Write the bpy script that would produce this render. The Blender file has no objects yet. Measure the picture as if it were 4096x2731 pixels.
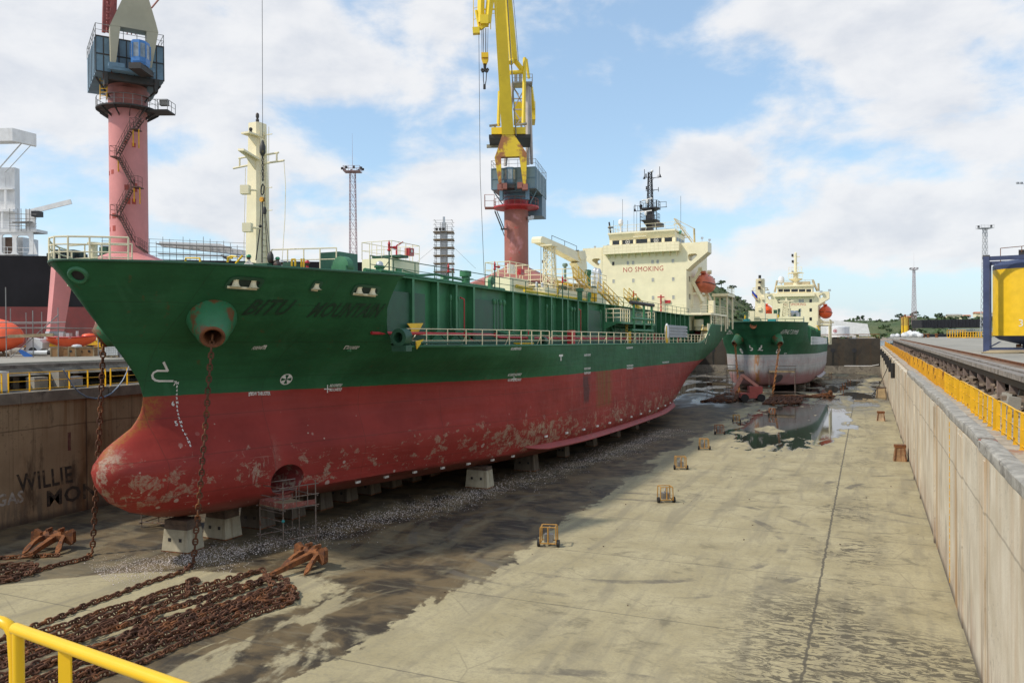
import bpy, math, random
import numpy as np
from mathutils import Vector, Matrix
random.seed(7); RNG=np.random.default_rng(7)
PI=math.pi; rad=math.radians
scn=bpy.context.scene; COL=scn.collection
# ------------------------------------------------------------------ camera
CAMH=11.1
yaw,pit,rol=rad(24.03),rad(-0.49),.007
F=Vector((-math.sin(yaw)*math.cos(pit),math.cos(yaw)*math.cos(pit),math.sin(pit)))
R0=Vector((math.cos(yaw),math.sin(yaw),0)); U0=R0.cross(F)
RR=R0*math.cos(rol)-U0*math.sin(rol); UU=U0*math.cos(rol)+R0*math.sin(rol)
CAM=Vector((0,0,CAMH))
cd=bpy.data.cameras.new('camera'); cam=bpy.data.objects.new('camera',cd); COL.objects.link(cam)
cam.matrix_world=Matrix((( RR.x,UU.x,-F.x,0),(RR.y,UU.y,-F.y,0),(RR.z,UU.z,-F.z,CAMH),(0,0,0,1)))
cd.sensor_width=36; cd.lens=28.0; cd.clip_start=.1; cd.clip_end=9000
scn.camera=cam
# ------------------------------------------------------------------ light
SUN_AZ,SUN_EL=rad(229),rad(48)      # azimuth clockwise from +Y
sd=bpy.data.lights.new('sun','SUN'); sd.energy=3.1; sd.angle=rad(3.0); sd.color=(1,.92,.79)
sun=bpy.data.objects.new('sun',sd); COL.objects.link(sun)
SV=Vector((math.sin(SUN_AZ)*math.cos(SUN_EL),math.cos(SUN_AZ)*math.cos(SUN_EL),math.sin(SUN_EL)))
sun.rotation_euler=SV.to_track_quat('Z','Y').to_euler(); sun.location=(0,0,200)
scn.view_settings.view_transform='Standard'; scn.view_settings.look='None'
scn.view_settings.exposure=0.10; scn.view_settings.gamma=1; scn.view_settings.use_curve_mapping=False
# ------------------------------------------------------------------ node helper
class NT:
    def __init__(s,tree): s.t=tree; s.n=tree.nodes; s.l=tree.links; s.n.clear()
    def node(s,t,ins=None,**kw):
        n=s.n.new(t)
        for k,v in kw.items(): setattr(n,k,v)
        if ins:
            for k,v in ins.items():
                sock=n.inputs[k]
                if isinstance(v,bpy.types.NodeSocket): s.l.new(v,sock)
                else: sock.default_value=v
        return n
    def math(s,op,a,b=None,c=None,clamp=False):
        n=s.node('ShaderNodeMath',operation=op,use_clamp=clamp)
        for i,v in enumerate((a,b,c)):
            if v is None: continue
            if isinstance(v,bpy.types.NodeSocket): s.l.new(v,n.inputs[i])
            else: n.inputs[i].default_value=v
        return n.outputs[0]
    def noise(s,vec,scale,detail=4,rough=.55,dist=0):
        n=s.node('ShaderNodeTexNoise',{'Scale':scale,'Detail':detail,'Roughness':rough,'Distortion':dist})
        if vec is not None: s.l.new(vec,n.inputs['Vector'])
        return n.outputs['Fac']
    def vor(s,vec,scale,feature='F1',rnd=1.0):
        n=s.node('ShaderNodeTexVoronoi',{'Scale':scale,'Randomness':rnd},feature=feature)
        s.l.new(vec,n.inputs['Vector']); return n.outputs['Distance']
    def step(s,v,a,b):      # smooth 0..1 between a and b (a>b gives falling)
        n=s.node('ShaderNodeMapRange',interpolation_type='SMOOTHSTEP',clamp=True)
        lo,hi=(a,b) if a<b else (b,a)
        s.l.new(v,n.inputs[0]); n.inputs[1].default_value=lo; n.inputs[2].default_value=hi
        n.inputs[3].default_value=0.0 if a<b else 1.0; n.inputs[4].default_value=1.0 if a<b else 0.0
        return n.outputs[0]
    def mix(s,fac,a,b,mode='MIX'):
        n=s.node('ShaderNodeMix',data_type='RGBA',blend_type=mode)
        for sock,v in ((n.inputs[0],fac),(n.inputs[6],a),(n.inputs[7],b)):
            if isinstance(v,bpy.types.NodeSocket): s.l.new(v,sock)
            elif isinstance(v,(int,float)): sock.default_value=v
            else: sock.default_value=(*v,1) if len(v)==3 else v
        return n.outputs[2]
    def map(s,vec,scale=(1,1,1),loc=(0,0,0),rot=(0,0,0)):
        n=s.node('ShaderNodeMapping',{'Scale':scale,'Location':loc,'Rotation':rot}); s.l.new(vec,n.inputs['Vector']); return n.outputs[0]
    def sep(s,vec):
        n=s.node('ShaderNodeSeparateXYZ'); s.l.new(vec,n.inputs[0]); return n.outputs
    def comb(s,x,y,z):
        n=s.node('ShaderNodeCombineXYZ')
        for i,v in enumerate((x,y,z)):
            if isinstance(v,bpy.types.NodeSocket): s.l.new(v,n.inputs[i])
            else: n.inputs[i].default_value=v
        return n.outputs[0]
# ------------------------------------------------------------------ sky
world=bpy.data.worlds.new('World'); scn.world=world; world.use_nodes=True
w=NT(world.node_tree)
sky=w.node('ShaderNodeTexSky',sky_type='NISHITA',sun_disc=False,sun_elevation=SUN_EL,sun_rotation=SUN_AZ,air_density=1.0,dust_density=0.6,ozone_density=1.0)
tc=w.node('ShaderNodeTexCoord').outputs['Generated']
x,y,zz=w.sep(tc)
az=w.math('MULTIPLY',w.math('ARCTAN2',x,y),180/PI)      # degrees clockwise from +Y
el=w.math('MULTIPLY',w.math('ARCSINE',zz),180/PI)
zc_=w.math('ADD',w.math('MAXIMUM',zz,0.0),.16)
pv=w.comb(w.math('DIVIDE',x,zc_),w.math('DIVIDE',y,zc_),w.math('MULTIPLY',zz,2.0))
pa=w.comb(w.math('MULTIPLY',az,.085),w.math('MULTIPLY',el,.15),w.math('MULTIPLY',az,.01)); n1=w.math('ADD',w.math('MULTIPLY',w.noise(pa,1.25,10,.57,.15),.7),w.math('MULTIPLY',w.noise(pv,1.35,8,.58,.2),.3)); n2=w.noise(w.map(pv,loc=(3.1,1.7,.4)),.55,4,.5)
dens=w.math('ADD',w.math('MULTIPLY',n1,1.0),w.math('MULTIPLY',w.math('SUBTRACT',n2,.5),.55))
def blob(a0,e0,sa,se,amp):
    da=w.math('DIVIDE',w.math('SUBTRACT',az,a0),sa); de=w.math('DIVIDE',w.math('SUBTRACT',el,e0),se)
    g=w.math('EXPONENT',w.math('MULTIPLY',w.math('ADD',w.math('MULTIPLY',da,da),w.math('MULTIPLY',de,de)),-1.0))
    return w.math('MULTIPLY',g,amp)
BL=[(-46,20,14,7,.17),(-17,17,7,5,-.20),(-20,11,4,3,-.16),(-24,8,5,2,-.10),(-32,14,7,2,-.12),(-47,12.5,4,1.3,-.13),(1,19,9,6,.25),(-10.5,11.3,3.6,1.7,.22),(-17.5,9.2,2.2,1.0,.16),(-29,10.5,5,2.2,.17),(-45,9.3,5,2,.17),(-36,7.5,5,2,.14),(-38,4,14,1.5,-.05),(0,7,11,2.2,.13),(-2,3,14,1.2,-.16),(-27,21,5,4,.10),(7,12,5,3,.12),(-9,7,5,1.5,-.10)]
b=None
for q in BL:
    g=blob(*q); b=g if b is None else w.math('ADD',b,g)
dens=w.math('ADD',dens,b)
cov=w.step(dens,.43,.60)
cov=w.math('MULTIPLY',cov,.93)
lit=w.math('ADD',w.math('MULTIPLY',w.noise(w.map(pa,loc=(-.10,.16,0)),1.25,7,.57,.15),.7),w.math('MULTIPLY',w.noise(pv,1.35,8,.58,.2),.3))
shade=w.step(w.math('SUBTRACT',dens,w.math('MULTIPLY',w.math('SUBTRACT',n1,lit),2.2)),.42,1.0)
ccol=w.mix(shade,(8.6,8.6,8.7),(6.5,6.8,7.4))
skyc=w.mix(1.0,sky.outputs[0],(1.6,1.72,1.66),'MULTIPLY'); skyc=w.mix(.35,skyc,(5.2,7.2,9.8))
hz=w.step(el,9.0,-1.0)
skyc=w.mix(w.math('MULTIPLY',hz,.6),skyc,(5.4,6.7,8.2))
sc=w.mix(cov,skyc,ccol)
bg=w.node('ShaderNodeBackground',{'Color':sc,'Strength':.1})
wo=w.node('ShaderNodeOutputWorld'); w.l.new(bg.outputs[0],wo.inputs[0])
# ------------------------------------------------------------------ camera geometry used to measure the place (full-size photo = 4096 x 2731; arguments in 2352-wide pixels)
K=4096/2352
def ray(a,b): return F+RR*((a*K-2048)/3185)-UU*((b*K-1365.5)/3185)
def gnd(a,b,z=0.): d=ray(a,b); return CAM+d*((z-CAMH)/d.z)
def onx(a,b,x): d=ray(a,b); return CAM+d*(x/d.x)
def dep(a,b,zc): return CAM+ray(a,b)*zc          # point at a given distance along the view axis
def Z(x0,y0,wd,W): return lambda a,b:((x0+a*wd/W)/K,(y0+b*wd/W)/K)
# ------------------------------------------------------------------ mesh builder
def V(*a): return Vector(a)
class MB:
    def __init__(s): s.v=[]; s.f=[]
    def add(s,vs,fs):
        o=len(s.v); s.v+= [tuple(q) for q in vs]; s.f+=[tuple(i+o for i in q) for q in fs]; return s
    def box(s,x0,x1,y0,y1,z0,z1,M=None):
        vs=[V(x,y,z) for z in(z0,z1) for y in(y0,y1) for x in(x0,x1)]
        if M is not None: vs=[M@q for q in vs]
        return s.add(vs,[(0,2,3,1),(4,5,7,6),(0,1,5,4),(2,6,7,3),(0,4,6,2),(1,3,7,5)])
    def cbox(s,c,d,rz=0,M=None):
        m=Matrix.Translation(c)@Matrix.Rotation(rz,4,'Z')
        if M is not None: m=M@m
        return s.box(-d[0]/2,d[0]/2,-d[1]/2,d[1]/2,-d[2]/2,d[2]/2,m)
    def tube(s,p,q,r,n=6,r2=None,cap=True):
        p,q=Vector(p),Vector(q); d=q-p
        if d.length<1e-6: return s
        d.normalize(); a=d.orthogonal().normalized()
        if abs(d.z)<.9: a=d.cross(V(0,0,1)).normalized()
        b=d.cross(a); r2=r if r2 is None else r2
        vs=[]
        for c,rr in((p,r),(q,r2)):
            for i in range(n):
                t=2*PI*(i+.5)/n; vs.append(c+a*(rr*math.cos(t))+b*(rr*math.sin(t)))
        fs=[(i,(i+1)%n,n+(i+1)%n,n+i) for i in range(n)]
        if cap: fs+=[tuple(range(n-1,-1,-1)),tuple(range(n,2*n))]
        return s.add(vs,fs)
    def bar(s,p,q,w_,h_=None):      # square bar
        return s.tube(p,q,(w_ if h_ is None else (w_+h_)/2)*.7071,4)
    def flat(s,p,q,wv,t):     # flat bar: width vector wv, thickness vector t
        p,q,wv,t=map(Vector,(p,q,wv,t)); vs=[]
        for c in(p,q):
            for a,b in((-1,-1),(1,-1),(1,1),(-1,1)): vs.append(c+wv*a*.5+t*b*.5)
        return s.add(vs,[(0,1,5,4),(1,2,6,5),(2,3,7,6),(3,0,4,7),(3,2,1,0),(4,5,6,7)])
    def path(s,pts,r,n=6):
        pts=[Vector(q) for q in pts]; L=len(pts); rings=[]; pa=None
        for i,p in enumerate(pts):
            d=((pts[i]-pts[i-1]).normalized() if i else V(0,0,0))+((pts[i+1]-pts[i]).normalized() if i<L-1 else V(0,0,0))
            d.normalize()
            if pa is None: pa=d.orthogonal().normalized()
            pa=(pa-d*pa.dot(d)).normalized(); b=d.cross(pa)
            rings.append([p+pa*(r*math.cos(2*PI*j/n))+b*(r*math.sin(2*PI*j/n)) for j in range(n)])
        o=[q for rg in rings for q in rg]; fs=[]
        for i in range(L-1):
            for j in range(n): fs.append((i*n+j,i*n+(j+1)%n,(i+1)*n+(j+1)%n,(i+1)*n+j))
        fs+=[tuple(range(n-1,-1,-1)),tuple(range((L-1)*n,L*n))]
        return s.add(o,fs)
    def lathe(s,prof,M=None,n=16,cap=True):    # prof: (r,z)
        vs=[];L=len(prof)
        for r,z in prof:
            for j in range(n): vs.append(V(r*math.cos(2*PI*j/n),r*math.sin(2*PI*j/n),z))
        if M is not None:
            if not isinstance(M,Matrix): M=Matrix.Translation(M)
            vs=[M@q for q in vs]
        fs=[(i*n+j,i*n+(j+1)%n,(i+1)*n+(j+1)%n,(i+1)*n+j) for i in range(L-1) for j in range(n)]
        if cap: fs+=[tuple(range(n-1,-1,-1)),tuple(range((L-1)*n,L*n))]
        return s.add(vs,fs)
    def prism(s,pts,vec):
        n=len(pts); pts=[Vector(q) for q in pts]; vec=Vector(vec)
        return s.add(pts+[q+vec for q in pts],[tuple(range(n-1,-1,-1)),tuple(range(n,2*n))]+[(i,(i+1)%n,n+(i+1)%n,n+i) for i in range(n)])
    def grid(s,rows,close=False):
        m=len(rows[0]); o=[q for r in rows for q in r]; fs=[]
        for i in range(len(rows)-1):
            for j in range(m if close else m-1): fs.append((i*m+j,i*m+(j+1)%m,(i+1)*m+(j+1)%m,(i+1)*m+j))
        return s.add(o,fs)
    def holed(s,outer,inner,vec):     # plate with a hole; outer/inner same length
        n=len(outer); vec=Vector(vec); o=[Vector(q) for q in outer]; i_=[Vector(q) for q in inner]
        vs=o+i_+[q+vec for q in o]+[q+vec for q in i_]; fs=[]
        for j in range(n):
            k=(j+1)%n
            fs+=[(j,k,n+k,n+j),(2*n+j,3*n+j,3*n+k,2*n+k),(j,2*n+j,2*n+k,k),(n+j,n+k,3*n+k,3*n+j)]
        return s.add(vs,fs)
    def ball(s,c,r,n=10,m=7,sq=(1,1,1)):
        vs=[];
        for i in range(m+1):
            t=PI*i/m
            for j in range(n): vs.append(V(c[0]+r*sq[0]*math.sin(t)*math.cos(2*PI*j/n),c[1]+r*sq[1]*math.sin(t)*math.sin(2*PI*j/n),c[2]+r*sq[2]*math.cos(t)))
        return s.add(vs,[(i*n+j,(i+1)*n+j,(i+1)*n+(j+1)%n,i*n+(j+1)%n) for i in range(m) for j in range(n)])
    def rail(s,pts,h,n=3,sp=1.2,r=.022,close=False,rp=None,up=V(0,0,1)):     # guard rail along base points
        pts=[Vector(q) for q in pts]
        if close: pts=pts+[pts[0]]
        for i in range(len(pts)-1):
            a,b=pts[i],pts[i+1]; L=(b-a).length; k=max(1,round(L/sp))
            for j in range(k+(1 if i==len(pts)-2 else 0)):
                p=a.lerp(b,j/k); s.tube(p,p+up*h,rp or r,5)
            for j in range(n): s.tube(a+up*(h*(j+1)/n),b+up*(h*(j+1)/n),r if j==n-1 else r*.75,5)
        return s
    def lattice(s,c,w0,w1,h,seg,r,legs=4,rot=0,diag=True):
        c=Vector(c); pts=[]
        for i in range(seg+1):
            wd=w0+(w1-w0)*i/seg
            pts.append([c+V(wd*.7071*math.cos(rot+2*PI*j/legs),wd*.7071*math.sin(rot+2*PI*j/legs),h*i/seg) for j in range(legs)])
        for j in range(legs):
            for i in range(seg):
                s.tube(pts[i][j],pts[i+1][j],r,4); k=(j+1)%legs
                if diag: s.tube(pts[i][j],pts[i+1][k],r*.6,4); s.tube(pts[i][k],pts[i+1][j],r*.6,4)
                s.tube(pts[i+1][j],pts[i+1][k],r*.6,4)
        return s
    def ladder(s,p,q,wv,r=.02,sp=.3):
        p,q,wv=Vector(p),Vector(q),Vector(wv); s.tube(p-wv/2,q-wv/2,r,4); s.tube(p+wv/2,q+wv/2,r,4)
        k=max(1,int((q-p).length/sp))
        for i in range(1,k): c=p.lerp(q,i/k); s.tube(c-wv/2,c+wv/2,r*.8,4)
        return s
    def xf(s,M): s.v=[tuple(M@Vector(q)) for q in s.v]; return s
    def merge(s,o,M=None): return s.add([M@Vector(q) for q in o.v] if M is not None else o.v,o.f)
    def objs(s,name,m,parent=None,ang=40):      # every separate piece becomes an object of its own
        n=len(s.v); par=list(range(n))
        def find(i):
            while par[i]!=i: par[i]=par[par[i]]; i=par[i]
            return i
        for f in s.f:
            for i in f[1:]: par[find(i)]=find(f[0])
        g={}
        for i in range(n): g.setdefault(find(i),[]).append(i)
        A=np.array(s.v); B=[[A[q].min(0)-.03,A[q].max(0)+.03,list(q)] for q in g.values()]; ch=True
        while ch:
            ch=False; out=[]
            for q in B:
                for o in out:
                    if (q[0]<=o[1]).all() and (o[0]<=q[1]).all(): o[0]=np.minimum(o[0],q[0]); o[1]=np.maximum(o[1],q[1]); o[2]+=q[2]; ch=True; break
                else: out.append(q)
            B=out
        r=None
        for q in B:
            ix={v:k for k,v in enumerate(q[2])}; b=MB(); b.v=[s.v[i] for i in q[2]]; b.f=[tuple(ix[i] for i in f) for f in s.f if f[0] in ix]; r=b.obj(name,m,parent,ang)
        return r
    def obj(s,name,m,parent=None,ang=40,rel=None):
        me=bpy.data.meshes.new(name)
        vs=s.v
        if rel is not None: vs=[(q[0]-rel[0],q[1]-rel[1],q[2]-rel[2]) for q in vs]
        me.from_pydata(vs,[],s.f); me.update()
        if ang:
            me.shade_smooth(); me.set_sharp_from_angle(angle=rad(ang))
        me.materials.append(m)
        o=bpy.data.objects.new(name,me); COL.objects.link(o)
        if parent is not None: o.parent=parent
        return o
def tag(o,label,cat,group=None,kind=None):
    o['label']=label
    if cat: o['category']=cat
    if group: o['group']=group
    if kind: o['kind']=kind
    return o
def thing(name,label,cat,loc=(0,0,0),rz=0,group=None,M=None):
    o=bpy.data.objects.new(name,None); o.empty_display_size=.2; COL.objects.link(o)
    if M is not None: o.matrix_world=M
    else: o.location=loc; o.rotation_euler=(0,0,rz)
    return tag(o,label,cat,group)
def dup(root,loc,rz,label,group=None):
    r=root.copy(); COL.objects.link(r); r.location=loc; r.rotation_euler=(0,0,rz); r['label']=label
    if group: r['group']=group
    for ch in list(root.children):
        c=ch.copy(); COL.objects.link(c); c.parent=r
        for g in ch.children: d=g.copy(); COL.objects.link(d); d.parent=c
    return r
ORD=['first','second','third','fourth','fifth','sixth','seventh','eighth','ninth','tenth','eleventh','twelfth','thirteenth','fourteenth','fifteenth','sixteenth','seventeenth','eighteenth','nineteenth','twentieth','twenty-first','twenty-second','twenty-third','twenty-fourth']
# ------------------------------------------------------------------ materials
def mat(name,col,rough=.6,metal=0.,var=.18,vs=.8,rust=None,streak=None,bump=None,dirt=None,spec=.5):
    m=bpy.data.materials.new(name); m.use_nodes=True; t=NT(m.node_tree)
    oc=t.node('ShaderNodeTexCoord').outputs['Object']
    n=t.noise(oc,vs,6,.6)
    c=t.mix(t.step(n,.3,.7),tuple(q*(1-var) for q in col),tuple(min(1,q*(1+var)) for q in col))
    f2=t.noise(oc,vs*9,3,.6); c=t.mix(t.math('MULTIPLY',t.step(f2,.4,.75),var*.6),c,tuple(q*.6 for q in col))
    rg=rough
    if streak:
        sc_,amt,th,sx=streak
        sn=t.noise(t.map(oc,(sx,sx,sx*.06)),1.0,5,.6); c=t.mix(t.math('MULTIPLY',t.step(sn,th,th+.2),amt),c,sc_)
    if dirt:
        dc,amt,th,ds=dirt
        c=t.mix(t.math('MULTIPLY',t.step(t.noise(oc,ds,7,.65,.3),th,th+.15),amt),c,dc)
    if rust:
        rc,amt,th,rs=rust
        mk=t.math('MULTIPLY',t.step(t.noise(oc,rs,8,.68),th,th+.08),amt); c=t.mix(mk,c,rc)
    p=t.node('ShaderNodeBsdfPrincipled',{'Base Color':c,'Roughness':rg,'Metallic':metal,'Specular IOR Level':spec})
    rn=t.math('ADD',t.math('MULTIPLY',t.math('SUBTRACT',n,.5),.25),rough); t.l.new(rn,p.inputs['Roughness'])
    if bump:
        bn=t.node('ShaderNodeBump',{'Strength':bump[1],'Distance':bump[2] if len(bump)>2 else .03,'Height':t.noise(oc,bump[0],6,.6)}); t.l.new(bn.outputs[0],p.inputs['Normal'])
    o=t.node('ShaderNodeOutputMaterial'); t.l.new(p.outputs[0],o.inputs[0]); return m
RUST=(.16,.055,.018); DRUST=(.085,.03,.014)
M_cream=mat('cream_paint',(.86,.775,.53),.45,var=.05,streak=((.46,.32,.15),.25,.62,1.1),rust=(RUST,.5,.68,1.2))
M_creamr=mat('cream_rail_paint',(.78,.70,.48),.45,var=.08,rust=(RUST,.6,.66,2.5))
M_white=mat('white_paint',(.74,.74,.74),.5,var=.08,streak=((.45,.40,.34),.3,.58,1.2))
M_green=mat('green_paint',(.046,.19,.085),.5,var=.22,vs=.5,streak=((.02,.05,.03),.5,.55,1.0),rust=(RUST,.5,.68,1.3))
M_dgreen=mat('dark_green_paint',(.022,.085,.045),.5,var=.2,rust=(RUST,.6,.66,2))
M_red=mat('red_paint',(.48,.03,.035),.45,var=.15,rust=(RUST,.4,.68,3))
M_yel=mat('yellow_paint',(.80,.50,.015),.42,var=.07,vs=1.3,rust=(RUST,.7,.69,3.5))
M_yelf=mat('fence_yellow_paint',(.76,.42,.012),.5,var=.14,vs=1.0,rust=(RUST,.85,.60,2.0))
M_yelr=mat('rusty_yellow_paint',(.62,.30,.02),.6,var=.25,vs=1.0,rust=((.20,.07,.02),.9,.52,1.6),streak=((.2,.07,.02),.5,.5,2))
M_jib=mat('jib_yellow_paint',(.80,.58,.03),.45,var=.08,vs=.3,dirt=((.42,.30,.08),.5,.64,.25))
M_pink=mat('faded_red_paint',(.60,.235,.225),.6,var=.12,vs=.25,dirt=((.50,.12,.11),.6,.66,.35),streak=((.46,.16,.14),.4,.6,.7))
M_crust=mat('worn_red_paint',(.33,.125,.095),.6,var=.16,vs=.3,dirt=((.58,.27,.28),.8,.55,.30),rust=((.48,.06,.055),.8,.60,.33))
M_blue=mat('blue_grey_paint',(.13,.22,.30),.5,var=.2,vs=.5,streak=((.05,.06,.07),.5,.55,1.1),rust=(RUST,.5,.68,1.2))
M_bluec=mat('cab_blue_paint',(.06,.20,.50),.4,var=.15)
M_olive=mat('grey_beige_paint',(.40,.37,.27),.55,var=.10,vs=.3,rust=(RUST,.7,.70,.7),streak=((.2,.15,.09),.3,.6,.6))
M_navy=mat('navy_paint',(.045,.06,.13),.45,var=.2,rust=(RUST,.5,.68,2))
M_black=mat('black_paint',(.02,.02,.024),.5,var=.3,rust=(RUST,.3,.7,.8))
M_dark=mat('dark_steel',(.035,.033,.032),.6,var=.3,rust=(DRUST,.7,.56,2))
M_steel=mat('galvanised_pipe',(.27,.26,.25),.5,.5,var=.2,rust=(RUST,.6,.62,3))
M_grey=mat('grey_paint',(.33,.34,.36),.5,var=.12)
M_rust=mat('rusted_steel',(.20,.072,.022),.85,var=.45,vs=3,dirt=((.075,.03,.018),.85,.48,4),rust=((.30,.13,.045),.7,.60,5),bump=(18,.8,.04))
M_chain=mat('rusted_chain',(.105,.042,.020),.8,.1,var=.45,vs=2.0,dirt=((.27,.10,.03),.75,.50,1.1),rust=((.42,.36,.34),.55,.71,9),bump=(30,.4,.01))  # the rust argument here is pale flecks, painted glints on the links
M_orange=mat('orange_grp',(.78,.11,.035),.35,var=.10,vs=.8,streak=((.3,.08,.04),.3,.62,1.5))
M_orangef=mat('faded_orange_grp',(.62,.15,.075),.5,var=.16,vs=1.2,streak=((.3,.1,.05),.5,.55,1.5))
M_glass=mat('dark_window_glass',(.02,.022,.024),.06,var=.2)
M_pane=mat('curtained_window_glass',(.42,.41,.38),.12,var=.25,vs=3)
M_lamp=mat('floodlight_glass',(.55,.56,.55),.2,var=.1)
M_timber=mat('weathered_timber',(.34,.32,.28),.9,var=.3,vs=2,bump=(25,.7,.03),dirt=((.12,.10,.085),.75,.54,2.2))
M_wood=mat('scaffold_board',(.30,.23,.14),.85,var=.3,vs=2)
M_crate=mat('plywood_crate',(.30,.165,.07),.8,var=.2,vs=1.5)
M_block=mat('concrete_block',(.44,.40,.29),.85,var=.2,vs=1.1,streak=((.16,.09,.04),.55,.54,2.0),bump=(18,.35,.02))
M_conc=mat('concrete',(.30,.28,.24),.9,var=.22,vs=.6,dirt=((.10,.09,.075),.7,.52,.5),bump=(8,.4,.03))
M_concd=mat('stained_concrete',(.21,.185,.15),.9,var=.3,vs=.6,dirt=((.04,.035,.03),.7,.5,.6),bump=(8,.4,.03))
M_quay=mat('quay_concrete',(.30,.28,.235),.85,var=.16,vs=.18,dirt=((.15,.14,.12),.6,.54,.12),rust=((.10,.085,.07),.5,.64,.6),bump=(5,.3,.03))
M_rubber=mat('black_rubber',(.018,.017,.017),.7,var=.3)
M_rope=mat('rope',(.30,.24,.15),.9,var=.2)
M_bag=mat('white_woven_bag',(.68,.69,.70),.7,var=.12)
M_silver=mat('silver_paint',(.50,.52,.54),.35,.5,var=.1)
M_skin=mat('skin',(.16,.085,.05),.6,var=.1)
M_cloth=mat('pale_workwear',(.60,.56,.50),.9,var=.12)
M_clothr=mat('red_workwear',(.42,.03,.04),.9,var=.12)
M_helm=mat('green_helmet_plastic',(.03,.26,.13),.35,var=.05)
M_helmr=mat('red_helmet_plastic',(.50,.03,.05),.35,var=.05)
M_mark=mat('white_marking_paint',(.68,.67,.63),.6,var=.12,vs=3)
M_name=mat('overpainted_name',(.011,.044,.022),.6,var=.25,vs=2)
M_teal=mat('teal_tarpaulin',(.03,.25,.25),.7,var=.2)
M_bfab=mat('blue_tarpaulin',(.02,.12,.42),.7,var=.15)
M_txtr=mat('red_lettering',(.46,.055,.05),.5,var=.1)
M_plast=mat('white_plastic',(.66,.68,.68),.4,var=.08)
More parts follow.
